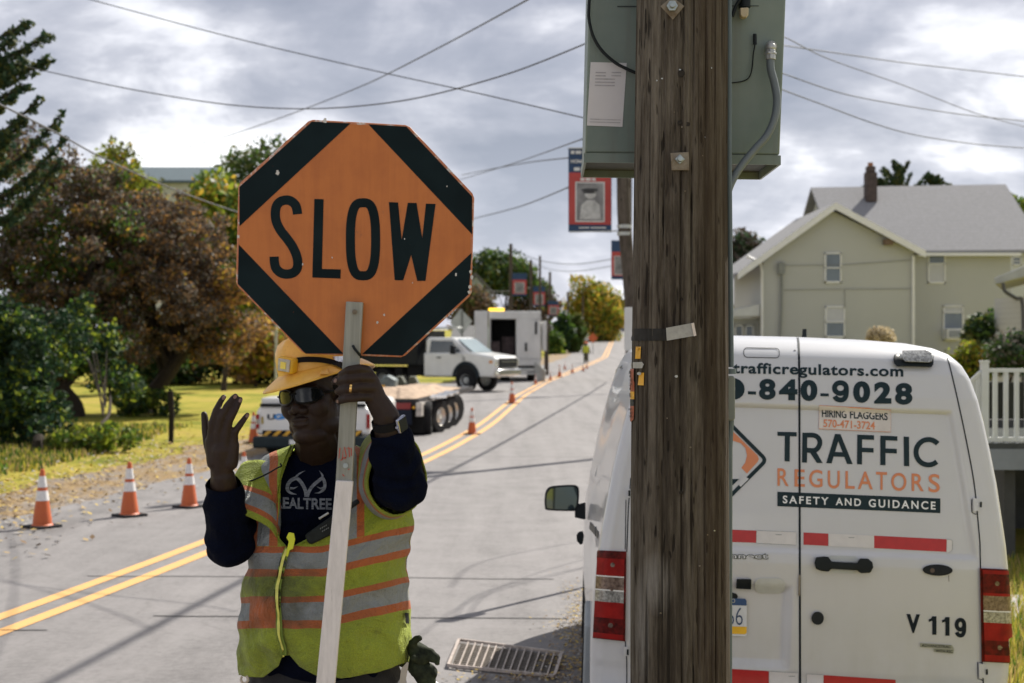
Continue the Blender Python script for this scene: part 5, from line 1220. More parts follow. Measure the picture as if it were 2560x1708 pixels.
# ================================================================ cones
M['cone_orange'] = mat('cone_orange', (.62, .14, .03), .55, 0, .15, 12, c2=(.50, .10, .03))
M['cone_white'] = mat('cone_collar_white', (.70, .68, .66), .4, 0, .15, 18)
M['cone_base'] = mat('cone_base_black', (.02, .02, .022), .8, 0, .2, 10)
def make_cone(loc, s=1.):
    t = thing('traffic_cone', None, None, loc)
    H = .70*s; r0 = .125*s; r1 = .026*s; R_ = lambda z: lerp(r0, r1, z/H)
    mb = MB(); P = rrect2(-.19*s, -.19*s, .19*s, .19*s, .05*s); mb.prism([(x, y, 0) for x, y in P], (0, 0, .028*s)); mb.build('base', M['cone_base'], t, world=False, bevel=.006)
    mb = MB(); mb.lathe([(R_(0)+.012, .028*s), (R_(.04), .045*s)]+[(R_(z*H), z*H+.03*s) for z in (.08, .3, .6, .9)]+[(r1*.98, H+.03*s), (r1*.6, H+.036*s), (r1*.6, H-.02)], (0, 0, 0), 28); mb.build('cone_shell', M['cone_orange'], t, world=False)
    for a, b in ((.44, .62), (.68, .88)):
        mb = MB(); mb.lathe([(R_(a*H)+.0005, a*H+.03*s), (R_(a*H)+.004, a*H+.03*s), (R_(b*H)+.004, b*H+.03*s), (R_(b*H)+.0005, b*H+.03*s)], (0, 0, 0), 28); mb.build('reflective_collar', M['cone_white'], t, world=False)
    return t
def ground_at(px, py, dz=0.):
    """the point of the real ground seen at a pixel"""
    Y = 3.; 
    while Y < 600:
        z = CAMZ-(py-CY)*Y/F
        if z <= gz(0, Y)+dz: break
        Y += .02 if Y < 60 else .1
    return Vector(((px-CX)*Y/F, Y, gz(0, Y)+dz))
cone0 = None
GC = 'traffic cones set out along the work zone'
cones = [(106, 1318, 144, 'leftmost of the near cones, white collared, standing on the road edge by the gravel'), (324, 1290, 134, 'second near cone from the left edge, on the asphalt opposite the lawn post'), (473, 1268, 122, 'third near cone from the left, just left of the raised black sleeve'),
         (610, 1228, 98, 'cone half hidden between the raised hand and the vest shoulder'), (1180, 1086, 66, 'cone standing on the yellow line right of the flatbed trailer'), (1280, 1009, 54, 'cone on the yellow line in front of the white truck bumper'),
         (634, 1107, 76, 'cone beside the tail lamps of the white pickup'), (1339, 961, 24, 'small cone behind the white truck nose, on the yellow line'), (1376, 951, 22, 'distant cone just right of the van body truck'), (1399, 943, 30, 'taller distant cone beyond the van body truck'),
         (1412, 924, 18, 'small far cone standing farther left than its neighbours'), (1431, 933, 21, 'far cone near the middle of the distant row'), (1458, 928, 18, 'far cone just left of the last cone of the row'), (1467, 922, 17, 'last and farthest cone of the row by the distant worker'), (1153, 966, 18, 'squat cone behind the white truck, seen under its door')]
for i, (px, py, hp, lb) in enumerate(cones):
    p_ = ground_at(px, py, .012); s = hp/(F/p_.y)/.73
    if cone0 is None: c = cone0 = make_cone((0, 0, 0))
    else: c = copy_thing(cone0)
    c.location = p_; c.scale = (s, s, s); c.rotation_euler = (0, 0, random.uniform(0, 1.2)); tag(c, lb, 'traffic cone', GC)
# ================================================================ trees
def leafy(name, clumps, nl, size, mats_, parent, spread=1., flat=.0, droop=0., seed=1):
    """clumps: list of (centre, radius, material index weights)"""
    rg = np.random.default_rng(seed); vs = []; mi = []
    tot = sum(c[1]**2 for c in clumps)
    for c, r, wts in clumps:
        n = max(8, int(nl*r*r/tot)); d_ = rg.normal(size=(n, 3)); d_ /= np.linalg.norm(d_, axis=1)[:, None]; rad = r*rg.uniform(.25, 1.08, n)**.6
        p_ = np.array(c)+d_*rad[:, None]*np.array([1, 1, .8]); p_[:, 2] -= droop*rad*rg.uniform(0, 1, n)
        s = size*rg.uniform(.5, 1.5, n); a = rg.normal(size=(n, 3)); a[:, 2] *= (1-flat); a /= np.linalg.norm(a, axis=1)[:, None]
        b = np.cross(a, rg.normal(size=(n, 3))); b /= np.linalg.norm(b, axis=1)[:, None]+1e-9
        A = a*s[:, None]; B = b*(s*.55)[:, None]
        q_ = np.stack([p_-A, p_-B*.9+A*.1, p_+A, p_+B*.9+A*.1], 1); vs.append(q_.reshape(-1, 3)); mi.append(rg.choice(len(mats_), n, p=np.array(wts)/sum(wts)))
    vs = np.concatenate(vs); mi = np.concatenate(mi); n = len(mi)
    me = bpy.data.meshes.new(name); me.vertices.add(n*4); me.vertices.foreach_set('co', vs.ravel()); me.loops.add(n*4); me.loops.foreach_set('vertex_index', np.arange(n*4)); me.polygons.add(n)
    me.polygons.foreach_set('loop_start', np.arange(n)*4); me.polygons.foreach_set('loop_total', np.full(n, 4))
    for m_ in mats_: me.materials.append(m_)
    me.update(); me.validate(); me.polygons.foreach_set('material_index', mi.astype(np.int32)); me.update()
    return finish(name, me, mats_, parent, smooth=0)
M['bark'] = mat('bark', (.045, .036, .028), .9, 0, .35, 8, bump=.5, bs=20, bd=.03, stretch=(4, 4, 1))
L_ = dict(brown=leafmat('leaf_brown', (.20, .125, .065), .40), rust=leafmat('leaf_rust', (.40, .215, .07), .48), dkbrown=leafmat('leaf_dark_brown', (.075, .058, .043), .25), gold=leafmat('leaf_gold', (.46, .31, .04), .5), green=leafmat('leaf_green', (.07, .13, .022), .45), lime=leafmat('leaf_lime', (.25, .30, .03), .5),
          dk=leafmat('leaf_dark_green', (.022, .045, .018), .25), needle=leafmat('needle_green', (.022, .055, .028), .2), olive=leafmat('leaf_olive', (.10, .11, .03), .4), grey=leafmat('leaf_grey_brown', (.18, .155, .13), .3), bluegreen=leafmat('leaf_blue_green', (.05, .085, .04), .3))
def tree(name, label, base, trunk_r, crown, mats_, wfun, nl, size, cat='tree', group=None, nclump=60, cr=.9, seed=1, limbs=7, droop=0., trunk_top=None, lean=(0, 0)):
    """crown: list of ellipsoids (cx, cy, cz, rx, ry, rz) in world metres"""
    t = thing(name, label, cat, tuple(base), group); rg = random.Random(seed); cl = []
    vol = [e[3]*e[4]*e[5] for e in crown]
    for k in range(nclump):
        e = rg.choices(crown, vol)[0]
        while True:
            d_ = Vector((rg.gauss(0, 1), rg.gauss(0, 1), rg.gauss(0, 1)))
            if d_.length > .1: break
        d_.normalize(); q_ = rg.uniform(.35, 1.)**.5
        c = Vector((e[0]+d_.x*e[3]*q_, e[1]+d_.y*e[4]*q_, e[2]+d_.z*e[5]*q_)); cl.append((c, cr*rg.uniform(.55, 1.25), wfun(c, rg)))
    leafy('crown', cl, nl, size, mats_, t, seed=seed, droop=droop)
    b = Vector(base); tt = Vector((sum(e[0] for e in crown)/len(crown), sum(e[1] for e in crown)/len(crown), trunk_top or min(e[2]-.3*e[5] for e in crown)))
    mb = MB(); mid = b.lerp(tt, .5)+Vector((rg.uniform(-.2, .2), 0, 0)); mb.tube(smooth2([tuple(b-Vector((0, 0, .1))), tuple(b+Vector((0, 0, .25))), tuple(mid), tuple(tt)], 4), [trunk_r*x for x in (1.5, 1.35, 1.2, 1.1, 1.05, 1, .95, .92, .88, .84, .8, .7, .6)], 10)
    for c, r_, _ in rg.sample(cl, min(limbs, len(cl))):
        s0 = b.lerp(tt, rg.uniform(.45, 1)); m2 = s0.lerp(c, .5)+Vector((0, 0, .15*(c-s0).length)); mb.tube(smooth2([tuple(s0), tuple(m2), tuple(c)], 4), [trunk_r*x for x in (.45, .4, .35, .3, .25, .2, .15, .1, .06)], 6)
    mb.build('trunk', M['bark'], t); return t
def ex(px, py, rpx, rpy, Y, depth=None):
    c = W(px, py, Y); k = Y/F; return (c.x, c.y, c.z, rpx*k, depth or rpx*k, rpy*k)
# --- big browning tree on the left (nearer)
BR = [L_['brown'], L_['rust'], L_['dkbrown'], L_['grey'], L_['green'], L_['gold']]
def wA(c, rg): return [(5, 1, 8, 3, 2, .3), (5, 2, 6, 2, 2, .5), (2, .4, 9, 4, 2, .1), (1, .5, 4, 1, 8, .8)][rg.randrange(4)]
Y = 37
b = ground_at(178, 1040); 
tree('browning_tree', 'large dark browning tree filling the left edge behind the lawn', b, .30, [ex(40, 560, 190, 240, b.y), ex(190, 640, 190, 250, b.y), ex(60, 760, 190, 190, b.y), ex(250, 820, 150, 150, b.y), ex(100, 860, 160, 120, b.y-2)], BR, wA, 62000, .062, nclump=300, cr=.42, seed=3, limbs=16)
def wB(c, rg): return [(5, 5, 2, 2, .3, 2), (3, 6, 2, 1, 1.2, 3), (5, 2, 4, 3, 2, 1), (2, 2, 3, 1, 6, 2)][rg.randrange(4)] if c.x > -8.2 else [(5, 3, 4, 4, .3, .6), (4, 1, 6, 4, .3, .2)][rg.randrange(2)]
b = ground_at(365, 1032)
tree('browning_tree', 'spreading rust brown tree with a crooked trunk on the sunny lawn', b, .24, [ex(390, 610, 200, 130, b.y), ex(475, 700, 110, 140, b.y), ex(420, 760, 220, 150, b.y), ex(560, 790, 110, 150, b.y), ex(600, 850, 70, 90, b.y-1), ex(330, 590, 150, 120, b.y)], BR, wB, 66000, .058, nclump=320, cr=.38, seed=5, limbs=18, lean=(1, 0))
GR = [L_['green'], L_['lime'], L_['dk'], L_['olive']]
wG = lambda c, rg: [(5, 1, 4, 2), (3, 4, 2, 2), (3, .3, 7, 1)][rg.randrange(3)]
b = ground_at(95, 1130)
tree('leafy_shrub', 'broad green shrub mass below the dark browning tree', b, .08, [ex(50, 1010, 110, 90, 27.5), ex(10, 900, 110, 150, 27.5), ex(130, 1085, 60, 40, 27), ex(120, 860, 110, 90, 29)], [L_['green'], L_['lime'], L_['dk'], L_['needle']], (lambda c, rg: [(2, .5, 6, 4), (1, .1, 6, 5), (4, 2, 3, 2)][rg.randrange(3)]), 17000, .06, cat='shrub', nclump=170, cr=.26, seed=8, limbs=8)  # mostly dark leaf colours, painting in the backlit shade of the shrub
b = ground_at(240, 1110)
tree('leafy_shrub', 'small green sapling drooping between the two lawn trunks', b, .04, [ex(225, 840, 75, 95, 33), ex(260, 930, 60, 40, 33), ex(340, 965, 50, 18, 33)], [L_['green'], L_['lime'], L_['dk'], L_['needle']], lambda c, rg: (4, 2, 5, 3), 3600, .075, cat='shrub', nclump=40, cr=.33, seed=9, limbs=9)  # leaf mix darkened to carry the backlit shade
b = ground_at(345, 1038)
tree('leafy_shrub', 'low green regrowth at the foot of the rust brown tree', b, .04, [ex(330, 990, 45, 45, b.y-.5), ex(400, 1010, 50, 28, b.y-.5)], GR, wG, 1800, .08, cat='shrub', nclump=26, cr=.3, seed=10, limbs=4)
b = ground_at(260, 1128)
tree('leafy_shrub', 'yellow green weeds in the grass in front of the tree trunks', b, .02, [ex(260, 1095, 80, 26, b.y), ex(180, 1110, 60, 22, b.y)], [L_['lime'], L_['green'], L_['olive']], lambda c, rg: (4, 3, 2), 2200, .06, cat='shrub', nclump=30, cr=.22, seed=11, limbs=3)
# conifer whose boughs reach in at the top left
def conifer(name, label, base, boughs, mats_, size, nl, seed=1, r_=.2, top=None, group=None):
    t = thing(name, label, 'conifer', tuple(base), group); rg = random.Random(seed); cl = []; mb = MB(); b = Vector(base); tp = Vector(top); mb.tube([b-Vector((0, 0, .1)), b.lerp(tp, .5), tp], [r_, r_*.7, .03], 8)
    for s0, e_, w_ in boughs:
        s0 = Vector(s0); e_ = Vector(e_); m2 = s0.lerp(e_, .55)+Vector((0, 0, -.08*(e_-s0).length)); P = smooth2([tuple(s0), tuple(m2), tuple(e_)], 6); mb.tube(P, [.05*(1-i/len(P))+.012 for i in range(len(P))], 5)
        for i, q_ in enumerate(P[1:]):
            f_ = i/len(P); cl.append((Vector(q_)+Vector((rg.uniform(-.1, .1), rg.uniform(-.1, .1), rg.uniform(-.15, .05)))*w_*2, w_*(1.1-.7*f_), tuple(rg.uniform(.3, 1) for _ in mats_)))
    leafy('crown', cl, nl, size, mats_, t, seed=seed, droop=.3); mb.build('trunk', M['bark'], t); return t
NM = [L_['needle'], L_['dk'], L_['olive'], L_['bluegreen']]
Y = 24
bg_ = []
for s0, e_, w_ in (((-150, 250), (60, 150), .24), ((-150, 200), (125, 150), .20), ((-150, 170), (128, 85), .18), ((-150, 130), (75, 52), .17), ((-150, 200), (30, 100), .22), ((-150, 260), (70, 215), .17), ((-150, 230), (20, 170), .22), ((-100, 300), (30, 245), .14),
                    ((-150, 420), (100, 245), .15), ((-100, 430), (60, 300), .18), ((-60, 470), (155, 285), .16), ((-40, 520), (160, 345), .15), ((0, 560), (150, 400), .15), ((-60, 420), (20, 330), .2)):
    a = W(*s0, Y+random.uniform(-.6, .6)); c = W(*e_, Y+random.uniform(-.6, .6)); bg_.append((a, c, w_))
conifer('spruce_tree', 'dark green spruce whose boughs reach in at the upper left edge', (W(-190, 900, Y).x, Y, 0), bg_, NM, .055, 12000, 21, .2, W(-180, -400, Y))
# trees behind the lawn
def bt(name, label, px, pyb, Y, els, mats_, wts, nl, size, cr, seed, nclump=50, **k):
    base = Vector(((px-CX)*Y/F, Y, gz(0, Y))); return tree(name, label, base, k.pop('tr', .11), [ex(*e, Y) for e in els], mats_, (lambda c, rg: tuple(w_*rg.uniform(.4, 1.6) for w_ in wts)), nl, size, nclump=nclump, cr=cr, seed=seed, **k)
bt('maple_tree', 'bright green and yellow tree between the rust brown tree and the sign', 560, 960, 58, [(560, 560, 70, 110), (590, 700, 60, 120)], [L_['lime'], L_['green'], L_['gold']], (5, 4, 2), 7000, .16, .8, 31, 60)
bt('maple_tree', 'olive tree rising behind the left side of the SLOW sign', 620, 960, 110, [(590, 420, 60, 35), (680, 430, 90, 60), (650, 560, 120, 120)], [L_['olive'], L_['bluegreen'], L_['green']], (4, 4, 3), 9000, .22, 1.5, 32, 70)
bt('maple_tree', 'thin yellow green treetop above the blue-grey roof', 285, 960, 85, [(285, 400, 45, 28), (300, 470, 80, 60)], [L_['lime'], L_['olive'], L_['gold']], (4, 3, 1), 3000, .18, .9, 33, 30)
# dark hedge along the back of the lawn
for i, (px, w_, y_, hh, lb) in enumerate(((60, 200, 900, 60, 'dark hedge shrub behind the big browning tree'), (420, 180, 905, 50, 'dark hedge shrub behind the rust brown trunk'), (650, 90, 880, 80, 'dark hedge shrub behind the white lawn post'), (800, 120, 880, 80, 'dark hedge shrub hidden mostly behind the hard hat'))):
    bt('hedge_shrub', lb, px, 960, 66, [(px, y_, w_, hh)], [L_['dk'], L_['green'], L_['rust'], L_['olive']], (5, 3, 1, 2), 6000, .17, .9, 40+i, 60, cat='shrub', group='shrubs closing the back of the lawn', limbs=5, tr=.06)
bt('hedge_shrub', 'golden rust bush left of the SLOW sign staff behind the lawn', 640, 960, 62, [(640, 860, 60, 90)], [L_['gold'], L_['rust'], L_['lime'], L_['brown']], (3, 3, 2, 3), 5000, .14, .7, 47, 50, cat='shrub', group='shrubs closing the back of the lawn', limbs=5, tr=.06)
# centre trees down the road
bt('oak_tree', 'round green tree behind the pale gabled house down the road', 1260, 900, 150, [(1235, 672, 42, 35), (1285, 692, 50, 42), (1335, 722, 26, 36), (1205, 705, 28, 32)], [L_['green'], L_['bluegreen'], L_['olive'], L_['lime']], (4, 4, 2, 1), 9000, .26, 1.3, 51, 80)
bt('oak_tree', 'small brown bush tree above the diamond warning sign', 1180, 900, 85, [(1178, 770, 35, 48)], [L_['brown'], L_['olive'], L_['dkbrown']], (4, 3, 2), 3000, .16, .9, 52, 30)
bt('maple_tree', 'yellow autumn tree beside the road at the hill', 1478, 880, 165, [(1460, 745, 48, 55), (1500, 770, 55, 60), (1490, 820, 65, 40)], [L_['gold'], L_['lime'], L_['olive'], L_['green']], (7, 5, 2, 1), 10000, .24, 1.4, 53, 80)
bt('maple_tree', 'low yellow green tree at the crest of the road', 1545, 850, 260, [(1540, 790, 40, 38), (1560, 815, 35, 25)], [L_['gold'], L_['olive'], L_['green']], (4, 3, 2), 3000, .4, 2.2, 54, 40)
bt('cedar_tree', 'dark upright cedar left of the yellow autumn tree', 1410, 900, 120, [(1408, 830, 14, 50)], [L_['needle'], L_['green']], (3, 3), 2500, .18, .6, 55, 30, cat='conifer')
bt('cedar_tree', 'olive upright cedar closest to the yellow autumn tree', 1440, 900, 122, [(1440, 835, 14, 48)], [L_['green'], L_['olive']], (3, 3), 2500, .18, .6, 56, 30, cat='conifer')
bt('cedar_tree', 'bushy green cedar behind the van body truck', 1385, 900, 118, [(1388, 860, 14, 30)], [L_['green'], L_['lime']], (3, 1), 1500, .18, .6, 57, 20, cat='conifer')
bt('maple_tree', 'bare brownish tree among the distant banners', 1370, 890, 150, [(1345, 790, 50, 60), (1300, 790, 40, 50)], [L_['dkbrown'], L_['brown'], L_['olive']], (4, 2, 2), 4000, .25, 1.4, 58, 50)
bt('oak_tree', 'dark grey-green tree at the left of the cream house', 1850, 900, 90, [(1848, 640, 34, 60), (1835, 700, 30, 60)], [L_['dkbrown'], L_['bluegreen'], L_['grey']], (5, 3, 2), 3500, .2, .9, 59, 40)
bt('oak_tree', 'green tree behind the right end of the grey roof', 2540, 900, 78, [(2545, 560, 45, 70), (2560, 640, 40, 60)], [L_['green'], L_['lime'], L_['dk']], (4, 2, 2), 5000, .16, .8, 60, 40)
def pine(px, py, Y, rr, label, seed, n=30):
    base = Vector(((px-CX)*Y/F, Y, gz(0, Y))); tp = W(px, py, Y); b_ = []; rg = random.Random(seed)
    for i in range(n):
        f_ = i/n; c = tp-Vector((0, 0, f_*rr*1.2)); a = rg.uniform(0, 6.28); r2 = rr*(.15+.85*f_); b_.append((c, c+Vector((math.cos(a)*r2, math.sin(a)*r2*.6, r2*.75)), .17))
    conifer('pine_tree', label, base, b_, [L_['bluegreen'], L_['needle'], L_['olive']], .15, 2600, seed, .2, tp)
pine(2255, 418, 100, 4.2, 'spiky pine top showing above the grey roof right of the chimney', 61); pine(2195, 452, 100, 1.2, 'small pine tip just right of the chimney', 62, 16); pine(2330, 442, 100, 1.7, 'pointed pine tip above the middle of the long grey roof', 63, 16)
# shrubs by the right deck
bt('garden_shrub', 'dark clipped shrub beside the cream house at the right edge', 2490, 900, 34, [(2480, 835, 55, 30), (2540, 820, 50, 28)], [L_['dk'], L_['green'], L_['olive']], (5, 3, 1), 6000, .07, .42, 71, 50, cat='shrub', limbs=3, tr=.04, group='shrubs above the white deck')
bt('garden_shrub', 'pale leaved shrub with glinting leaves above the white railing', 2530, 950, 28, [(2525, 885, 45, 38), (2560, 870, 35, 35)], [L_['bluegreen'], L_['grey'], L_['green']], (4, 2, 2), 6000, .05, .28, 72, 50, cat='shrub', limbs=3, tr=.04, group='shrubs above the white deck')
bt('garden_shrub', 'yellow green shrub between the van roof and the deck post', 2420, 950, 30, [(2420, 885, 32, 26), (2440, 920, 40, 25)], [L_['lime'], L_['gold'], L_['olive']], (4, 1, 3), 3500, .05, .3, 73, 40, cat='shrub', limbs=3, tr=.04, group='shrubs above the white deck')
bt('ornamental_grass', 'pale tuft of dry plume grass just above the van roof', 2207, 900, 30, [(2207, 843, 22, 13)], [leafmat('plume_cream', (.5, .42, .27), .4)], (1,), 2500, .05, .16, 74, 16, cat='plant', limbs=2, tr=.02)
# ================================================================ houses
def siding(name, c, pitch=.12):
    m, g, p = newmat(name); co = g.coord(); x, y, z = g.sep(co); f_ = g.m('FRACT', z*(1/pitch)); ln = g.ramp(f_, [(0, .62), (.10, 1.0), (1, 1.0)]); n_ = g.noise(co, .6, 4)
    vm_ = g.node('ShaderNodeVectorMath', operation='MULTIPLY'); g.set(vm_.inputs[0], g.ramp(n_, [(.3, tuple(v*.93 for v in c)), (.7, c)])); g.set(vm_.inputs[1], ln); g.set(p.inputs['Base Color'], E(g, vm_.outputs[0]))
    p.inputs['Roughness'].default_value = .6; g.set(p.inputs['Normal'], g.bump(f_, .6, .02)); return m
def shingles(name, c):
    m, g, p = newmat(name); co = g.coord(); x, y, z = g.sep(co); f_ = g.m('FRACT', z*6.5); ln = g.ramp(f_, [(0, .72), (.2, 1.0)]); n_ = g.noise(g.map(co, (3, 3, 9)), 2.5, 4, .7)
    vm_ = g.node('ShaderNodeVectorMath', operation='MULTIPLY'); g.set(vm_.inputs[0], g.ramp(n_, [(.3, tuple(v*.8 for v in c)), (.7, tuple(v*1.15 for v in c))])); g.set(vm_.inputs[1], ln); g.set(p.inputs['Base Color'], E(g, vm_.outputs[0])); p.inputs['Roughness'].default_value = .9; return m
CREAM = siding('cream_siding', (.43, .44, .435)); SHG = shingles('grey_shingles', (.225, .225, .235)); TRIM = mat('white_trim', (.68, .68, .67), .5, 0, .05, 4)
PANE = mat('window_pane', (.13, .16, .19), .12, 0, .25, .8, spec=.7); BLIND = mat('window_blind', (.46, .47, .50), .6, 0, .05, 3)
hz_ = CAMZ
hs_ = thing('house', 'cream two storey clapboard house with grey shingle roof above the van', 'house', (W(2100, 854, 57).x, 57, gz(0, 57)))
def gp_(px, py, Y): return W(px, py, Y)
Yg, Ym = 57, 60
def wallbox(mb, x0, x1, y0, y1, z0, z1): mb.box(((x0+x1)/2, (y0+y1)/2, (z0+z1)/2), (x1-x0, y1-y0, z1-z0))
gl, gr, pk = W(1908, 655, Yg), W(2284, 629, Yg), W(2082, 528, Yg)
mb = MB(); z0 = gz(0, 57)-.3
mb.prism([(gl.x, Yg, z0), (gr.x, Yg, z0), (gr.x, Yg, gr.z), (pk.x, Yg, pk.z), (gl.x, Yg, gl.z)], (0, 7.5, 0)); mb.build('wall', CREAM, hs_)
ml, mr = W(2270, 660, Ym).x, W(2527, 620, Ym).x; ez = W(2284, 626, Ym).z; rz_ = W(2260, 474, 64.5).z
mb = MB(); mb.prism([(13.9, Ym, z0), (13.9, Ym+9, z0), (13.9, Ym+9, ez), (13.9, Ym+4.5, rz_-.15), (13.9, Ym, ez)], (mr-13.9, 0, 0)); mb.build('wall', CREAM, hs_)
mb = MB()  # main roof
xl_, xr2 = 13.55, W(2500, 463, 64.5).x+.25
for s in (1, -1):
    yc = Ym+4.5; e_ = Vector((0, -s*4.9, ez-.25)); mb.prism([(xl_, yc-s*4.95, ez-.22), (xr2, yc-s*4.95, ez-.22+.08), (xr2, yc, rz_+.1), (xl_, yc, rz_-.05)], (0, 0, .14))
mrf = mb.build('roof', SHG, hs_)
mb = MB(); pz = pk+Vector((0, 0, .18))
for e_, s in ((gl, -1), (gr, 1)):
    ex_ = e_.x+s*.35+(-.75 if s < 0 else 0); ezz = e_.z-.12-(0.45 if s < 0 else 0)
    mb.prism([(pz.x, Yg-.45, pz.z), (ex_, Yg-.45, ezz), (ex_, Yg+7.5, ezz), (pz.x, Yg+7.5, pz.z)], (0, 0, .13))
grf = mb.build('roof', SHG, hs_)
mb = MB()
for e_, s in ((gl, -1), (gr, 1)):
    ex_ = e_.x+s*.35+(-.75 if s < 0 else 0); ezz = e_.z-.12-(0.45 if s < 0 else 0); mb.prism([(pz.x, Yg-.49, pz.z-.16), (ex_, Yg-.49, ezz-.16), (ex_, Yg-.49, ezz+.12), (pz.x, Yg-.49, pz.z+.12)], (0, .035, 0))
mb.build('rake_board', TRIM, grf)
mb = MB(); mb.box(((gr.x+mr)/2+.1, Ym-.48, ez-.20), (mr-gr.x+.3, .12, .13)); mb.build('gutter', TRIM, mrf)
mb = MB(); p_ = W(2283, 640, Yg-.1); mb.tube([p_, p_+Vector((0, .02, -.5)), Vector((p_.x, p_.y, z0))], .055, 8); mb.build('downspout', TRIM, hs_)
mb = MB(); mb.tube([W(1868, 640, Yg-.3), W(1875, 645, Yg-.3), W(1900, 655, Yg-.15), W(1905, 680, Yg-.1), Vector((W(1906, 700, Yg-.1).x, Yg-.1, z0))], .055, 8); mb.build('downspout', TRIM, hs_)
BRK = mat('chimney_brick', (.07, .052, .046), .9, 0, .4, 6); mb = MB(); cc = W(2176, 480, 63.4); mb.box((cc.x, 63.4, cc.z+.2), (.48, .48, 1.3)); mb.box((cc.x, 63.4, cc.z+1.0), (.36, .36, .25)); ch = mb.build('chimney', BRK, mrf); mb = MB(); mb.cyl((cc.x, 63.4, cc.z+1.1), (cc.x, 63.4, cc.z+1.3), .12, n=10); mb.build('chimney_pot', mat('clay_pot', (.28, .13, .07), .8), ch)
def win(par, x0, y0, x1, y1, Y, lower='pane', fr=.055, upper='pane', prop=.5):
    a, b = W(x0, y1, Y), W(x1, y0, Y); mb = MB(); d_ = .06
    for q_ in ((a.x, a.z, b.x, a.z+fr*1.4), (a.x, b.z-fr, b.x, b.z), (a.x, a.z, a.x+fr, b.z), (b.x-fr, a.z, b.x, b.z), (a.x, lerp(b.z, a.z, prop)-fr*.4, b.x, lerp(b.z, a.z, prop)+fr*.4)):
        mb.box(((q_[0]+q_[2])/2, Y-d_/2, (q_[1]+q_[3])/2), (q_[2]-q_[0], d_, q_[3]-q_[1]))
    f_ = mb.build('window', TRIM, par); mid = lerp(b.z, a.z, prop)
    for z0_, z1_, k_ in ((a.z+fr, mid, lower), (mid, b.z-fr, upper)):
        mb = MB(); mb.box(((a.x+b.x)/2, Y-.012, (z0_+z1_)/2), (b.x-a.x-fr, .02, z1_-z0_-.01)); mb.build('pane', BLIND if k_ == 'blind' else PANE, f_)
    return f_
win(hs_, 2061, 632, 2103, 708, Yg); win(hs_, 2062, 766, 2112, 845, Yg, upper='blind'); win(hs_, 2319, 632, 2363, 709, Ym, lower='blind', prop=.36)
f_ = win(hs_, 2357, 764, 2408, 852, Ym, upper='blind', prop=.2)
mb = MB(); a = W(2384, 835, Ym-.25); mb.box((a.x, Ym-.2, a.z), (.66, .42, .44)); ac = mb.build('air_conditioner', TRIM, f_, bevel=.02); mb = MB(); mb.box((a.x, Ym-.42, a.z), (.50, .03, .30)); mb.build('grille', mat('ac_grille', (.25, .27, .3), .6), ac)
mb = MB(); mb.tube(smooth2([tuple(W(1948, 870, Yg-.1)), tuple(W(1953, 780, Yg-.1)), tuple(W(1954, 655, Yg-.1))], 3), .05, 8); mb.box(W(1953, 672, Yg-.12), (.25, .14, .45)); mb.build('electric_meter_pipe', mat('meter_grey', (.20, .21, .20), .6), hs_)
mb = MB()
for P in (([W(1960, 725, Yg-.04), W(2112, 723, Yg-.04), W(2282, 722, Yg-.04)]), ([W(1960, 664, Yg-.04), W(2112, 662, Yg-.04), W(2280, 650, Yg-.04)]), ([W(2112, 724, Yg-.04), W(2112, 850, Yg-.04)])): mb.tube(P, .012, 5)
mb.build('wall_cable', mat('wall_cable', (.22, .22, .2), .7), hs_)
mb = MB(); p_ = W(2220, 606, Yg-.2); mb.box(p_, (.35, .3, .22)); mb.build('wasp_damage', mat('bare_wood', (.16, .11, .08), .9), hs_)
# porch at its left
mb = MB(); a = W(1822, 770, 58); mb.prism([W(1822, 778, 57), W(1900, 760, 57), W(1900, 790, 57), W(1822, 792, 57)], (0, 3, 0)); mb.build('porch_roof', mat('metal_roof', (.50, .51, .50), .5, 0, .1, 2), hs_)
mb = MB(); mb.box(W(1862, 830, 58), (1.2, .1, 1.1)); mb.build('porch_wall', CREAM, hs_); mb = MB(); mb.box(W(1826, 830, 57.1), (.12, .12, 1.4)); mb.build('porch_post', TRIM, hs_); win(hs_, 1836, 812, 1858, 870, 57.9); win(hs_, 1862, 812, 1884, 870, 57.9)
# little porch roof of the next house, right edge
np_ = thing('porch_roof', 'white porch roof corner with curved downspout at the far right edge', 'porch', (W(2560, 854, 30).x, 30, 0))
mb = MB(); mb.prism([W(2484, 696, 30), W(2566, 662, 30), W(2680, 655, 30), W(2680, 690, 30), W(2566, 692, 30), W(2488, 712, 30)], (1.35, 3.5, 0)); mb.build('roof_edge', mat('porch_grey_trim', (.36, .37, .36), .6, 0, .15, 3), np_, bevel=.02)
mb = MB(); mb.tube(smooth2([tuple(W(2508, 708, 29.95)), tuple(W(2512, 728, 29.95)), tuple(W(2540, 746, 29.95)), tuple(W(2556, 760, 29.95)), tuple(W(2558, 900, 29.95)), tuple(W(2558, 1060, 29.95))], 4), .04, 8); mb.build('downspout', mat('dark_spout', (.06, .06, .06), .5), np_)
mb = MB(); mb.box((W(2640, 800, 31).x, 32, 1.5), (1.0, 3.0, 3.0)); mb.build('wall', CREAM, np_)
hb_ = thing('house', 'pale house with green-grey roof seen just right of the cream house', 'house', (W(2550, 854, 72).x, 72, gz(0, 72)))
mb = MB(); a = W(2528, 640, 72); mb.box((a.x+2.3, 75, a.z/2+.2), (4.4, 6, a.z)); mb.build('wall', siding('white_siding', (.55, .57, .55)), hb_)
mb = MB(); mb.prism([(a.x-.4, 71.6, a.z+.1), (a.x+6, 71.6, a.z+.1), (a.x+6, 75, a.z+1.6), (a.x-.4, 75, a.z+1.6)], (0, 0, .14)); mb.build('roof', SHG, hb_); win(hb_, 2530, 642, 2552, 664, 71.98)
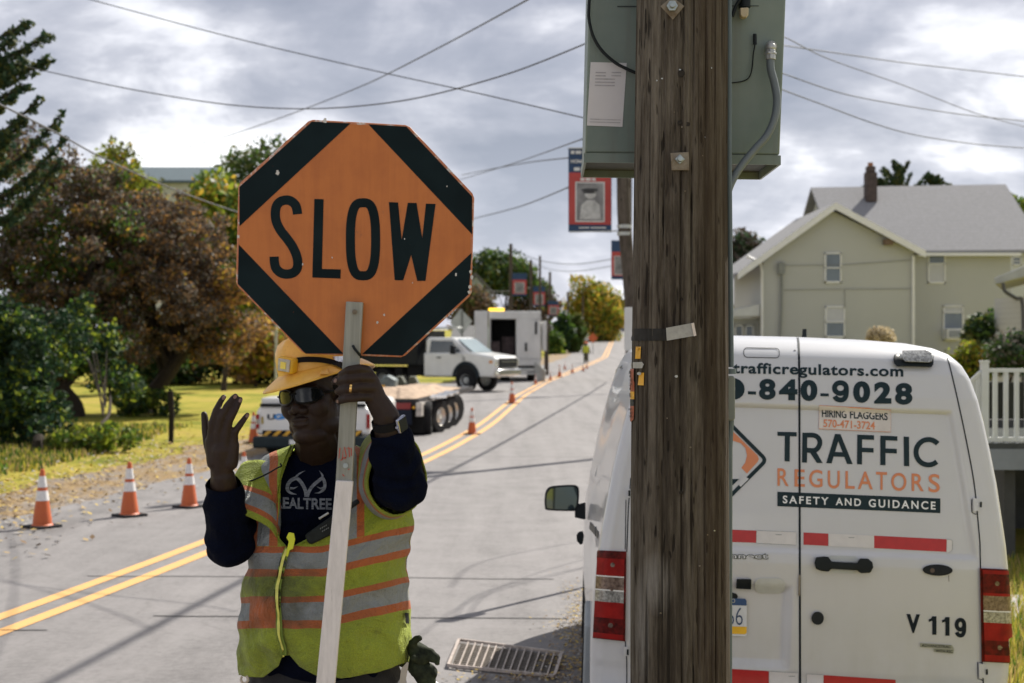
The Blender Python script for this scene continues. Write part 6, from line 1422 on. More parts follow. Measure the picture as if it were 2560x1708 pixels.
# small background houses
def small_house(label, px0, px1, eave, ridge, Y, wallc, roofc, gable=False, d_=7, wins=()):
    a, b = W(px0, eave, Y), W(px1, eave, Y); rz2 = W(0, ridge, Y).z; g0 = gz(0, Y)-.2; t = thing('house', label, 'house', ((a.x+b.x)/2, Y, g0+.2)); mb = MB()
    if gable:
        mb.prism([(a.x, Y, g0), (b.x, Y, g0), (b.x, Y, a.z), ((a.x+b.x)/2, Y, rz2), (a.x, Y, a.z)], (0, d_, 0)); mb.build('wall', wallc, t); mb = MB(); mx = (a.x+b.x)/2
        for e_, s in ((a.x, -1), (b.x, 1)): mb.prism([(mx, Y-.4, rz2+.05), (e_+s*.4, Y-.4, a.z-.25), (e_+s*.4, Y+d_, a.z-.25), (mx, Y+d_, rz2+.05)], (0, 0, .2))
    else:
        mb.prism([(a.x, Y, g0), (a.x, Y+d_, g0), (a.x, Y+d_, a.z), (a.x, Y+d_/2, rz2-.1), (a.x, Y, a.z)], (b.x-a.x, 0, 0)); mb.build('wall', wallc, t); mb = MB()
        for s in (1, -1): mb.prism([(a.x-.3, Y+d_/2-s*(d_/2+.4), a.z-.2), (b.x+.3, Y+d_/2-s*(d_/2+.4), a.z-.2), (b.x+.3, Y+d_/2, rz2), (a.x-.3, Y+d_/2, rz2)], (0, 0, .18))
    mb.build('roof', roofc, t)
    for w_ in wins: win(t, *w_, Y-.01, fr=.09)
    return t
WS = bpy.data.materials['white_siding']; BRF = shingles('slate_blue_shingles', (.085, .12, .14)); GRF = shingles('dark_shingles', (.12, .12, .12))
small_house('long house with blue-grey roof showing above the rust brown tree', 300, 505, 452, 408, 90, WS, BRF, wins=())
small_house('pale blue-grey gabled house beyond the diamond warning sign', 1150, 1228, 735, 690, 105, siding('blue_siding', (.36, .42, .46)), GRF, True, wins=((1180, 760, 1195, 785),))
small_house('white outbuilding wall behind the open box truck', 1140, 1192, 850, 820, 76, WS, GRF)
small_house('dark roofed house behind the roadside banners', 1330, 1385, 850, 812, 130, siding('tan_siding', (.25, .21, .17)), GRF, wins=((1350, 860, 1362, 876),))
small_house('small pale house on the left side of the far street', 1392, 1432, 868, 846, 170, WS, GRF, True)
small_house('small tan house near the crest behind the tiny poles', 1500, 1530, 858, 842, 235, bpy.data.materials['tan_siding'], GRF, True)
small_house('grey roofed house glimpsed left of the cream gable', 1815, 1895, 760, 690, 84, WS, SHG, wins=((1838, 778, 1850, 796),))
small_house('low white building far behind the lawn trees', 290, 420, 925, 912, 120, WS, GRF)
small_house('white house glimpsed at the left edge through the dark tree', -30, 30, 800, 765, 95, WS, GRF)
# ================================================================ white deck on the right
dk = thing('deck', 'white railed timber deck behind the right side of the van', 'deck', (W(2500, 854, 13).x, 13, 0))
DW = mat('deck_white', (.62, .64, .63), .5, 0, .08, 4, c2=(.52, .54, .50)); DG = mat('deck_grey', (.20, .22, .235), .6, 0, .12, 4)
x0 = W(2452, 0, 13).x; x1 = x0+2.6; zr = W(0, 926, 13).z; zf = W(0, 1112, 13).z
mb = MB(); mb.box((x0+.032, 13, (zr+zf)/2+.02), (.064, .064, zr-zf+.1)); mb.box((x0+.032, 13, zr+.08), (.075, .075, .02)); mb.build('post', DW, dk)
mb = MB(); mb.box(((x0+x1)/2, 13, zr), (x1-x0, .05, .035)); mb.build('top_rail', DW, dk); mb = MB(); mb.box(((x0+x1)/2, 13, zf+.05), (x1-x0, .05, .035)); mb.build('bottom_rail', DW, dk)
for i in range(9):
    mb = MB(); mb.box((x0+.13+i*.098, 13, (zr+zf)/2), (.036, .036, zr-zf-.02)); mb.build('baluster', DW, dk)
mb = MB(); mb.box(((x0+x1)/2, 14.2, zf-.01), (x1-x0+.05, 2.5, .05)); mb.build('deck_floor', mat('deck_boards', (.07, .075, .07), .95, 0, .2, 5, spec=.03), dk)
mb = MB(); mb.box(((x0+x1)/2, 12.96, zf-.13), (x1-x0+.05, .04, .19)); mb.build('fascia', DG, dk)
mb = MB(); mb.tube([W(2452, 930, 13.0), W(2420, 960, 13.05), W(2395, 985, 13.1)], .022, 4); mb.build('stair_rail', DW, dk)
for i in range(3):
    mb = MB(); a = W(2444-i*12, 945+i*12, 13.02+i*.02); mb.box((a.x, a.y, a.z-.32), (.03, .03, .7)); mb.build('baluster', DW, dk)
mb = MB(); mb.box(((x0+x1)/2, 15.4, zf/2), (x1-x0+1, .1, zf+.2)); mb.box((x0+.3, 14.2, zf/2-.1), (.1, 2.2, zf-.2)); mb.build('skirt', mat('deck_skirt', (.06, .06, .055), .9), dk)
mb = MB(); mb.box((x0+3.6, 19.5, .72), (8, .1, 1.45)); sh_ = mb.build('hedge_stand_in', mat('hedge_panel_dark', (.03, .032, .028), .9, 0, .3, 2)); tag(sh_, 'dark fence panel added in place of the shaded hedge behind the white deck', 'fence')  # near-black panel added to stand in for the shaded hedge
strip('path', lambda y: 3.15, lambda y: 8, 10.2, 11.2, .006, mat('concrete_path', (.34, .32, .30), .85, 0, .15, 3), .25)
# ================================================================ small posts
mb = MB(); a = ground_at(427, 1108); mb.tube([a-Vector((0, 0, .1)), a+Vector((.02, 0, .55)), a+Vector((-.01, 0, 1.02))], [.05, .055, .06], 8); o = mb.build('wooden_post', mat('dark_post', (.022, .018, .014), .9), smooth=60); tag(o, 'short dark wooden post standing on the lawn right of the trunks', 'post')
mb = MB(); a = Vector((W(690, 0, 60).x, 60, gz(0, 60))); mb.tube([a, a+Vector((0, 0, 3.2))], .06, 8); mb.box(a+Vector((-.02, 0, 2.2)), (.1, .1, .5)); o = mb.build('marker_pole', mat('pole_pale', (.42, .43, .36), .6)); tag(o, 'thin pale pole on the lawn above the hard hat', 'pole')
# ================================================================ vehicles behind
WP = mat('truck_white', (.70, .70, .69), .3, 0, .06, 2, coat=.4); BK = mat('truck_black', (.010, .012, .014), .5, 0, .3, 6); DKM = mat('under_dark', (.012, .012, .012), .9)
def wheel(par, c, r, w_, hub=M['galv'], name='wheel', ax=(0, 1, 0), world=False):
    c = Vector(c); mb = MB(); mb.lathe([(r*.55, -w_/2), (r*.93, -w_/2), (r, -w_*.35), (r, w_*.35), (r*.93, w_/2), (r*.55, w_/2)], c, 32, axis=ax); o = mb.build(name, M['rubber'], par, world=world)
    mb = MB(); a = Vector(ax)
    for s in (-1, 1): mb.lathe([(0, w_*.36), (r*.16, w_*.40), (r*.2, w_*.28), (r*.42, w_*.2), (r*.56, w_*.42)], c, 24, axis=a*s)
    mb.build('rim', hub, o, world=world); return o
# ---- white cab dump truck, side on, nose to the right (local x forward, y to the far side)
tk = thing('dump_truck', 'white cab dump truck with black dump body parked across the road edge', 'truck', tuple(Vector(((1195-CX)*57/F, 57, 0))), rot=(0, 0, R(-27)))
tk.scale = (.92, 1, 1)
CW = 1.98
def prof_box(mb, P, y0, y1, mi=0): mb.prism([(x, y0, z) for x, z in P], (0, y1-y0, 0), mi)
low = [(-2.12, .60), (1.30, .60), (1.42, .85), (1.44, 1.28), (1.30, 1.42), (.15, 1.58), (-2.12, 1.55)]
mb = MB(); prof_box(mb, low, -CW/2, CW/2); body_ = mb.build('cab_body', WP, tk, world=False, bevel=.07)
gh = [(-2.10, 1.50), (.20, 1.50), (-.62, 2.10), (-.85, 2.17), (-1.95, 2.17), (-2.08, 2.08)]
mb = MB(); prof_box(mb, gh, -CW/2+.10, CW/2-.10); mb.build('cab_roof', WP, tk, world=False, bevel=.09)
mb = MB(); prof_box(mb, [(-1.88, 1.56), (-.30, 1.56), (-.74, 2.02), (-1.80, 2.04)], -CW/2+.085, -CW/2+.11); wd_ = mb.build('side_window', glassmat('truck_glass', (.03, .045, .05)), tk, world=False, bevel=.02)
mb = MB(); mb.prism([(.22, -.80, 1.56), (.22, .80, 1.56), (-.58, .72, 2.09), (-.58, -.72, 2.09)], (.035, 0, .02)); mb.build('windscreen', mat('windscreen_glass', (.20, .26, .28), .06, 0, .1, 2, spec=.8), tk, world=False)
mb = MB(); prof_box(mb, [(-1.45, 1.34), (-1.25, 1.34), (-1.25, 1.385), (-1.45, 1.385)], -CW/2-.03, -CW/2); mb.build('door_handle', BK, tk, world=False)
mb = MB(); prof_box(mb, [(-.20, .70), (-.185, .70), (-.185, 1.55), (-.20, 1.55)], -CW/2-.003, -CW/2); prof_box(mb, [(-.12, 1.15), (-.07, 1.15), (-.07, 1.4), (-.12, 1.4)], -CW/2-.006, -CW/2); mb.build('door_seam', BK, tk, world=False)
mb = MB()
A_ = [((.66-.12*k_)*math.cos(t), .58+(.64-.13*k_)*math.sin(t)) for k_ in (0, 1) for t in ([math.pi*i/20 for i in range(21)] if k_ == 0 else [math.pi*(20-i)/20 for i in range(21)])]
mb.prism([(x, -CW/2-.06, z) for x, z in A_], (0, .16, 0)); mb.build('wheel_arch', mat('arch_black', (.02, .028, .034), .7), tk, world=False, bevel=.02)
mb = MB(); prof_box(mb, [(-.42, 1.50), (-.62, 1.50), (-.62, 1.86), (-.42, 1.84)], -CW/2-.30, -CW/2-.12); mb.box((-.45, -CW/2-.06, 1.6), (.06, .2, .06)); mr_ = mb.build('door_mirror', BK, tk, world=False, bevel=.03)
mb = MB(); mb.lathe([(0, -.01), (.52, -.01), (.52, .01), (0, .01)], (0, -CW/2-.004, .58), 32, axis=(0, 1, 0)); mb.build('wheel_well', BK, tk, world=False)
for s in (-1, 1): wheel(tk, (0, s*(CW/2-.12)-.06, .46), .46, .30)
for s in (-1, 1):
    wheel(tk, (-4.2, s*(CW/2-.20), .46), .46, .5)
mb = MB(); mb.prism([(1.445, -.74, .96), (1.445, .74, .96), (1.445, .74, 1.34), (1.445, -.74, 1.34)], (.06, 0, 0)); mb.build('grille', BK, tk, world=False)
mb = MB(); mb.box((1.50, 0, 1.20), (.03, 1.2, .03)); mb.build('grille_bar', M['chrome'], tk, world=False)
for s in (-1, 1):
    mb = MB(); mb.box((1.41, s*.87, 1.17), (.14, .22, .28)); mb.build('headlight', mat('headlight', (.55, .55, .52), .1, .5, .2, 8) if s < 0 else bpy.data.materials['headlight'], tk, world=False, bevel=.03)
mb = MB(); mb.box((1.50, 0, .78), (.16, 2.02, .26)); mb.build('front_bumper', M['chrome'], tk, world=False, bevel=.05)
mb = MB(); mb.box((1.2, -CW/2-.004, 1.2), (.16, .02, .1)); mb.build('side_marker', mat('amber_marker', (.6, .22, .03), .3), tk, world=False)
mb = MB(); prof_box(mb, [(-6.6, 1.05), (-2.35, 1.05), (-2.35, 1.55), (-2.32, 2.45), (-2.6, 2.45), (-2.7, 1.95), (-6.6, 1.95)], -1.1, 1.1); mb.build('dump_body', BK, tk, world=False, bevel=.03)
mb = MB(); mb.box((-1.7, 0, 2.55), (1.6, .5, .07)); mb.build('cab_shield', M['galv'], tk, world=False, bevel=.02)
mb = MB(); mb.box((-3.6, 0, .85), (5.6, .9, .25)); mb.box((-2.6, -.75, .85), (.7, .4, .45)); mb.box((-3.4, -.8, .8), (.35, .35, .3)); mb.build('chassis', DKM, tk, world=False)
# ---- box-body utility truck, back doors open towards us
YB = 68.; k = YB/F; gb = gz(0, YB); bx = thing('box_truck', 'white box utility truck seen from behind with its rear opening dark and amber beacon lit', 'truck', ((1268-CX)*k, YB, gb))
X = lambda px: (px-CX)*k
Z = lambda py: CAMZ-(py-CY)*k
GW = mat('utility_white', (.62, .62, .61), .4, 0, .08, 1.5)
mb = MB()
for a, b, c, d_ in ((1222, 1352, 778, 797), (1222, 1226, 797, 900), (1290, 1352, 797, 900), (1222, 1352, 895, 915)):
    mb.box(((X(a)+X(b))/2, YB+2.2, (Z(c)+Z(d_))/2), (X(b)-X(a), 4.4, Z(c)-Z(d_)))
mb.build('box_body', GW, bx, bevel=.04)
mb = MB(); mb.box((X(1256), YB+3.8, Z(845)), (X(1290)-X(1224), .1, Z(797)-Z(895))); mb.build('interior', BK, bx)
mb = MB(); mb.box((X(1236), YB+.9, Z(872)), (.5, .6, .7)); mb.box((X(1270), YB+1.5, Z(868)), (.6, .8, 1.0)); mb.build('stowed_gear', mat('gear', (.07, .05, .05), .8, 0, .5, 5), bx)
mb = MB(); mb.box((X(1203), YB-.35, Z(839)), (X(1220)-X(1187), .06, Z(778)-Z(900)), Matrix.Rotation(.15, 3, 'Z')); dr = mb.build('rear_door', GW, bx, bevel=.02)
mb = MB(); mb.box((X(1201), YB-.42, Z(868)), (.1, .05, .35)); mb.build('door_latch', BK, dr)
mb = MB(); mb.box((X(1315), YB-.05, Z(868)), (.1, .05, .4)); mb.build('door_latch', BK, bx)
m, g, p = newmat('amber_beacon'); p.inputs['Base Color'].default_value = (.9, .5, .02, 1); p.inputs['Emission Color'].default_value = (1, .62, .04, 1); p.inputs['Emission Strength'].default_value = 1.6
mb = MB(); mb.box((X(1241), YB+.2, Z(774)), (X(1260)-X(1221), .25, .13)); mb.build('beacon', m, bx, bevel=.03)
mb = MB(); mb.box((X(1285), YB+.1, Z(925)), (X(1350)-X(1225), .6, .18)); mb.box((X(1290), YB-.2, Z(934)), (X(1345)-X(1245), .3, .1)); mb.build('rear_step', M['galv'], bx, bevel=.02)
mb = MB(); mb.box((X(1361), YB+1.5, Z(840)), (.22, 2.6, Z(805)-Z(880))); mb.build('side_locker', GW, bx, bevel=.03)
mb = MB(); mb.box((X(1340), YB-.02, Z(820)), (.1, .04, .6)); mb.build('door_slot', BK, bx)
mb = MB()
for i in range(5): mb.tube([(X(1338+i*6), YB-.3-i*.05, Z(905+i*5)), (X(1345+i*3), YB-.35, Z(960))], .07, 6)
mb.build('outrigger', M['galv'], bx)
for px in (1262, 1330): wheel(bx, (X(px), YB+.8, gb+.42), .42, .45, ax=(1, 0, 0), world=True)
mb = MB(); mb.box((X(1290), YB+4.9, gb+1.5), (2.1, 1.6, 1.9)); mb.build('cab', GW, bx, bevel=.1)
mb = MB(); mb.box((X(1290), YB+2, gb+.6), (1.6, 4, .3)); mb.build('chassis', DKM, bx)
# ---- flatbed trailer with loose dirt, rear towards us
YT = 30.; kt = YT/F; XT = lambda px, Y=YT: (px-CX)*Y/F; ZT = lambda py, Y=YT: CAMZ-(py-CY)*Y/F
tl = thing('flatbed_trailer', 'low flatbed trailer loaded with tan dirt, red band and silver wheels, right of the flagger', 'trailer', (XT(985), YT, 0))
xa, xb = XT(870), XT(1048); zd = ZT(1000)
sl = .10
mb = MB(); mb.prism([(xa, YT, zd-.12), (xb, YT, zd-.12), (xb, YT, zd), (xa, YT, zd)], (sl*9, 9, 0)); mb.build('deck', mat('trailer_dark', (.035, .033, .035), .7, 0, .3, 5), tl)
mb = MB(); mb.box(((xa+XT(1027))/2, YT-.03, ZT(1015)), (XT(1027)-xa, .05, .13)); mb.build('red_band', mat('trailer_red', (.25, .02, .02), .4), tl)
mb = MB(); mb.box(((xa+XT(1030))/2, YT-.02, ZT(1043)), (XT(1030)-xa, .06, .32)); mb.build('tail_board', mat('trailer_navy', (.010, .014, .028), .5), tl)
mb = MB(); mb.sphere((XT(1035), YT-.06, ZT(1019)), .035, 10, 8); mb.build('marker_lamp', mat('lamp_amber_small', (.8, .40, .02), .3), tl)
mb = MB(); mb.prism([W(1040, 1041, 29.85), W(1040, 1007, 29.85), W(1133, 984, 36), W(1133, 1006, 36)], (.12, 0, 0)); mb.build('side_rail', mat('rail_pale', (.50, .46, .42), .45, .2, .35, 8), tl)
for i, (px, Y) in enumerate(((1092, 31.2), (1110, 32.4), (1126, 33.6), (1132, 34.8))):
    wheel(tl, (XT(px+2, Y), Y, .36), .36, .20, mat('bright_rim', (.6, .57, .52), .3, .6, .3, 8) if i == 0 else bpy.data.materials['bright_rim'], ax=(1, -.55, 0), world=True)
mb = MB()
for i, (px, Y) in enumerate(((1100, 31.2), (1117, 32.4), (1130, 33.6))): mb.box((XT(px-2, Y), Y, .80), (.34, .95, .05))
mb.build('mudguard', M['chrome'], tl)
mb = MB(); mb.box(((xa+XT(1060))/2, YT+1.2, .36), (XT(1060)-xa, 2.2, .60)); mb.build('underframe', DKM, tl)
for x_ in (XT(1062), XT(1040), XT(930)): wheel(tl, (x_, YT+.5, .36), .36, .24, ax=(1, 0, 0), world=True)
rows = []
for i in range(22):
    row = []
    for j in range(30):
        u, v = j/29, i/21; e_ = min(u, 1-u, v, 1-v)*5; x = lerp(XT(880), XT(1040), u)+sl*v*7; y = YT+.15+v*6.8; row.append((x, y, zd+.02+min(1, e_)*(.14+.10*noise.noise((x*1.2, y*.6, 0))+.05*noise.noise((x*5, y*3, 1)))))
    rows.append(row)
mb = MB(); mb.grid(rows); dl = mb.build('dirt_load', mat('tan_dirt', (.38, .28, .20), .95, 0, .3, 5, bump=.5, bs=9, bd=.05)); tag(dl, 'heap of tan dirt and rubble lying on the trailer deck', 'dirt')
# grey attachment on the trailer front
at = thing('excavator_bucket', 'grey green toothed attachment and dark buckets resting on the trailer behind the raised wrist', 'bucket', (XT(950, 34), 34., zd+.1))
mb = MB(); mb.prism([(XT(940, 34), 34, ZT(985, 34)), (XT(985, 34), 34, ZT(985, 34)), (XT(990, 34), 34, ZT(950, 34)), (XT(965, 34), 34, ZT(938, 34)), (XT(945, 34), 34, ZT(955, 34))], (0, .8, 0)); mb.build('shell', mat('bucket_grey', (.13, .16, .16), .5, .2, .4, 6), at, bevel=.04)
mb = MB()
for px in (985, 1018): mb.prism([(XT(px, 36), 36, ZT(968, 36)), (XT(px+32, 36), 36, ZT(968, 36)), (XT(px+18, 36), 36, ZT(942, 36)), (XT(px+4, 36), 36, ZT(942, 36))], (0, .7, 0))
mb.build('tooth_plate', mat('bucket_olive', (.07, .075, .05), .7), at)
mb = MB(); mb.box((XT(955, 34.2), 33.9, ZT(965, 34)), (.2, .05, .05)); mb.build('yellow_band', M['tag_yellow'], at)
# ---- white utility pickup behind the flagger
YP = 24.5; XP = lambda px: (px-CX)*YP/F
ZP = lambda py: CAMZ-(py-CY)*YP/F
pk_ = thing('pickup_truck', 'white utility pickup with striped tailgate parked on the verge behind the flagger', 'pickup', (XP(780), YP, 0))
mb = MB(); P = [(XP(640), ZP(1088)), (XP(925), ZP(1088)), (XP(926), ZP(1030)), (XP(915), ZP(1017)), (XP(650), ZP(1015)), (XP(641), ZP(1030))]; mb.prism([(x, YP, z) for x, z in P], (.05, 4.8, 0)); mb.build('bed_body', WP, pk_, bevel=.05)
mb = MB(); mb.prism([(XP(668), YP+1.6, ZP(1017)), (XP(900), YP+1.6, ZP(1017)), (XP(888), YP+1.9, ZP(965)), (XP(684), YP+1.9, ZP(965))], (.02, 2.0, 0)); mb.build('cab_roof', WP, pk_, bevel=.06)
mb = MB(); mb.prism([(XP(682), YP+1.58, ZP(1010)), (XP(886), YP+1.58, ZP(1010)), (XP(880), YP+1.82, ZP(972)), (XP(692), YP+1.82, ZP(972))], (0, .03, 0)); mb.build('rear_window', glassmat('truck_glass'), pk_)
mb = MB(); mb.box(((XP(650)+XP(915))/2, YP+.02, ZP(1013)), (XP(915)-XP(650), .1, .05)); mb.build('tailgate_cap', BK, pk_, bevel=.01)
mb = MB(); mb.box(((XP(652)+XP(712))/2, YP+.5, ZP(1004)), (.42, .9, .12)); mb.build('bed_box', WP, pk_, bevel=.03)
sh = [([(655+i*25-(0), 1090), (655+i*25+14, 1077), (655+i*25+26, 1077), (655+i*25+12, 1090)], [(0, 1, 2, 3)]) for i in range(10)]
tgp = decal('stripe_band', [rect2(656, 1076, 905, 1091)], YP-.004, pk_, BK, smooth=0)
for i in range(10): decal('yellow_stripe', [sh[i]], YP-.008, tgp, M['tag_yellow'] if i else mat('stripe_amber', (.72, .40, .05), .5), smooth=0)
lg = decal('door_logo', [text_px('U', 668, 1036, 688, 1050, -.03, .05)], YP-.006, pk_, mat('logo_ink', (.012, .02, .035), .5), smooth=0)
decal('logo_letter', [text_px('G', 685, 1035, 708, 1050, -.03, .06)], YP-.007, lg, mat('logo_blue', (.02, .22, .60), .5), smooth=0)
decal('logo_letter', [text_px('I', 706, 1033, 713, 1048, -.03, .05)], YP-.008, lg, bpy.data.materials['logo_blue'], smooth=0)
for y0, y1, mm in ((1036, 1048, 'lamp_red'), (1049, 1059, 'lamp_clear'), (1060, 1072, 'lamp_red')):
    decal('tail_lamp', [rect2(639, y0, 648, y1)], YP-.01, pk_, M[mm], thick=.02, smooth=0)
decal('tail_lamp', [rect2(916, 1036, 925, 1072)], YP-.01, pk_, M['lamp_red'], thick=.02, smooth=0)
decal('bed_sticker', [rect2(653, 1042, 659, 1060)], YP-.006, pk_, mat('sticker_olive', (.35, .26, .05), .6), smooth=0)
mb = MB(); mb.box(((XP(640)+XP(926))/2, YP-.12, ZP(1104)), (XP(930)-XP(638), .24, .20)); mb.build('rear_bumper', mat('bumper_dark', (.018, .028, .032), .5), pk_, bevel=.04)
mb = MB(); mb.box((XP(738), YP-.25, ZP(1103)), (.12, .05, .08)); mb.build('licence_light', M['white_plain'], pk_)
for x_ in (XP(664), XP(903)):
    for y_ in (YP+1.0, YP+4.2): wheel(pk_, (x_, y_, .38), .38, .26, ax=(1, 0, 0), world=True)
mb = MB(); mb.box((XP(782), YP+2.2, ZP(1120)), (1.5, 4.2, .25)); mb.build('chassis', DKM, pk_)
# ================================================================ banner poles
PW = wood('far_pole_wood', (.035, .028, .022), (.07, .058, .048), (.12, .10, .085), .5)
BN = mat('banner_navy', (.018, .05, .12), .7, 0, .15, 3); BRd = mat('banner_red', (.40, .055, .05), .7, 0, .12, 3); BPh = mat('banner_photo', (.16, .16, .17), .7, 0, .5, 3, c2=(.30, .30, .31)); BWt = mat('banner_white', (.6, .6, .6), .7)
def banner(par, box, Y, txt=False):
    x0, y0, x1, y1 = box; w_, h_2 = x1-x0, y1-y0; t = thing('street_banner', None, 'banner', tuple(W((x0+x1)/2, y1, Y)))
    sl_ = -.02
    o = decal('cloth', [rect2(x0, y0, x1, y1, .01)], Y, t, BN, thick=-.01, smooth=0)
    decal('red_field', [rect2(x0+.01*w_, y0+h_2*.29, x1-.01*w_, y1-h_2*.09, .01)], Y-.012, o, BRd, smooth=0)
    decal('photo_frame', [rect2(x0+w_*.16, y0+h_2*.40, x1-w_*.16, y1-h_2*.12, .01)], Y-.016, o, BWt, smooth=0)
    decal('portrait', [rect2(x0+w_*.19, y0+h_2*.415, x1-w_*.19, y1-h_2*.135, .01)], Y-.020, o, BPh, smooth=0)
    if txt:
        cx_ = (x0+x1)/2
        decal('portrait_figure', [poly2(ell2(cx_+1, y0+h_2*.54, w_*.13, h_2*.065, 20)), poly2([(cx_-w_*.24, y1-h_2*.15), (cx_-w_*.2, y0+h_2*.68), (cx_-w_*.08, y0+h_2*.62), (cx_+w_*.1, y0+h_2*.62), (cx_+w_*.22, y0+h_2*.68), (cx_+w_*.25, y1-h_2*.15)])], Y-.022, o, mat('portrait_grey', (.42, .42, .42), .7, 0, .35, 9), smooth=0)
        decal('cap', [poly2(ell2(cx_-1, y0+h_2*.50, w_*.20, h_2*.022, 20)), poly2(ell2(cx_-2, y0+h_2*.53, w_*.16, h_2*.012, 20))], Y-.024, o, mat('portrait_dark', (.05, .05, .055), .7), smooth=0)
        decal('banner_lettering', [rect2(x0+6+a, y_, x0+6+a+w2, y_+h2) for y_, h2, ws_ in ((y0+6, 8, (0, 9, 12, 14, 29, 20, 52, 10, 65, 22)), (y0+48, 8, (8, 14, 25, 9, 38, 22, 64, 12)), (y0+74, 7, (24, 10, 37, 13, 53, 9))) for a, w2 in zip(ws_[::2], ws_[1::2])]+[text_px('HONORING', x0+6, y0+28, x1-40, y0+37, .01, .03)], Y-.022, o, BWt, smooth=0)
        decal('banner_lettering', [rect2(x0+26, y1-12, x0+52, y1-9), rect2(x0+56, y1-12, x1-14, y1-9)], Y-.022, o, BWt, smooth=0)
    return t
def upole(label, pts, r0, r1, mt=PW, group=None, arms=()):
    t = thing('utility_pole', label, 'utility pole', tuple(pts[0]), group); mb = MB(); n_ = len(pts); P = smooth2([tuple(p_) for p_ in pts], 4); mb.tube(P, [lerp(r0, r1, i/(len(P)-1)) for i in range(len(P))], 12); mb.build('shaft', mt, t, smooth=60)
    for a, b, r_ in arms: mb = MB(); mb.tube([a, b], r_, 6); mb.build('crossarm', mt, t)
    return t
Yp = 25.; g0 = Vector((W(1592, 854, Yp).x, Yp, 0))
q_ = upole('leaning brown utility pole half hidden behind the foreground pole, holding a big banner', [g0, W(1578, 760, Yp), W(1561, 560, Yp), W(1558, 440, Yp), W(1556, 200, Yp), W(1552, -200, Yp)], .125, .11)
for y_ in (567, 585): mb = MB(); c = W(1561, y_, Yp); mb.cyl(c-Vector((0, 0, .03)), c+Vector((0, 0, .03)), .128, n=16); mb.build('steel_band', M['galv'], q_)
b_ = banner(None, (1421, 371, 1529, 580), Yp+.1, True); b_['label'] = 'large red and navy banner with a grey portrait hanging left of the cabinet'; b_['group'] = 'portrait banners on the street poles'
mb = MB(); mb.tube([W(1420, 371, Yp+.1), W(1556, 371, Yp+.05)], .012, 6); mb.build('banner_arm', M['galv'], q_); mb = MB(); mb.tube([W(1424, 580, Yp+.1), W(1560, 577, Yp+.05)], .012, 6); mb.build('banner_arm', M['galv'], q_)
Yq = 55.; q2 = upole('second utility pole behind the foreground pole, carrying the half seen banner', [Vector((W(1572, 854, Yq).x, Yq, gz(0, Yq))), W(1572, 300, Yq)], .14, .11)
b_ = banner(None, (1528, 601, 1574, 699), Yq-.2); b_['label'] = 'half hidden red and navy banner peeking out left of the foreground pole'; b_['group'] = 'portrait banners on the street poles'
FP = [(1277, 610, 95, .14, (1281, 683, 1317, 740), 'tallest of the far left poles with the nearest small banner', 'small banner on the left hand far pole above the box truck'), (1327, 650, 110, .14, (1333, 716, 1363, 766), 'second of the far left poles, right of the box truck roof', 'small banner in the middle of the far left trio'), (1375, 680, 125, .14, (1370, 752, 1397, 790), 'third far left pole standing in front of the brown tree', 'smallest banner of the far left trio'),
      (1420, 730, 130, .12, None, 'slender far pole between the box truck and the yellow autumn tree', ''), (1350, 640, 100, .10, None, 'slender pale far pole between the first two banners', ''), (1366, 800, 76, .13, None, 'dark pole rising close behind the box truck', ''), (1457, 740, 150, .12, None, 'thin far pole in front of the yellow autumn tree', ''), (1488, 800, 200, .12, None, 'tiny far pole right of the yellow tree trunk', ''), (1510, 805, 230, .12, None, 'tiny far pole near the crest of the road', '')]
for px, pt_, Y, r_, bb, l1, l2 in FP:
    b0_ = Vector(((px-CX)*Y/F, Y, gz(0, Y))); upole(l1, [b0_, W(px, (pt_+900)/2, Y), W(px, pt_, Y)], r_, r_*.8, group='far poles along the left side of the road')
    if bb:
        b_ = banner(None, bb, Y-.3); b_['label'] = l2; b_['group'] = 'portrait banners on the street poles'
b_ = banner(None, (1468, 776, 1488, 806), 180); b_['label'] = 'tiny reddish banner in front of the yellow autumn tree'; b_['group'] = 'portrait banners on the street poles'
# ================================================================ signs and far work zone
ws = thing('warning_sign', 'back of a pale diamond warning sign beyond the white truck', 'sign', (W(1152, 854, 62).x, 62, gz(0, 62)))
decal('sign_plate', [poly2([(1152, 772), (1181, 803), (1154, 838), (1125, 806)])], 62, ws, mat('sign_back', (.40, .42, .38), .5), thick=-.02, smooth=0)
mb = MB(); mb.tube([W(1155, 778, 61.95), Vector((W(1157, 854, 61.95).x, 61.95, gz(0, 62)))], .035, 6); mb.build('sign_post', mat('post_grey', (.13, .14, .13), .6), ws)
ws = thing('work_sign', 'tiny orange diamond work sign standing by the far road edge', 'sign', (W(1482, 854, 118).x, 118, gz(0, 118)))
decal('sign_plate', [poly2([(1482, 832), (1495, 845), (1482, 858), (1469, 845)])], 118, ws, M['cone_orange'], thick=-.03, smooth=0)
mb = MB(); mb.tube([W(1482, 855, 118.05), Vector((W(1482, 854, 118.05).x, 118.05, gz(0, 118)))], .04, 6); mb.build('sign_post', M['galv'], ws)
bxs = thing('street_sign', 'pale grey sign box on a post peeking out from behind the wooden pole', 'sign', (W(1578, 854, 12).x, 12, 0))
P = rrect2(1562, 768, 1600, 877, 5); mb = MB(); mb.prism([W(x, y, 12) for x, y in P], (0, .05, 0)); mb.build('sign_plate', mat('box_pale', (.50, .50, .50), .5, 0, .06, 8), bxs)
mb = MB(); mb.tube([W(1578, 870, 12.05), Vector((W(1578, 854, 12.05).x, 12.05, 0))], .03, 6); mb.build('sign_post', M['galv'], bxs)
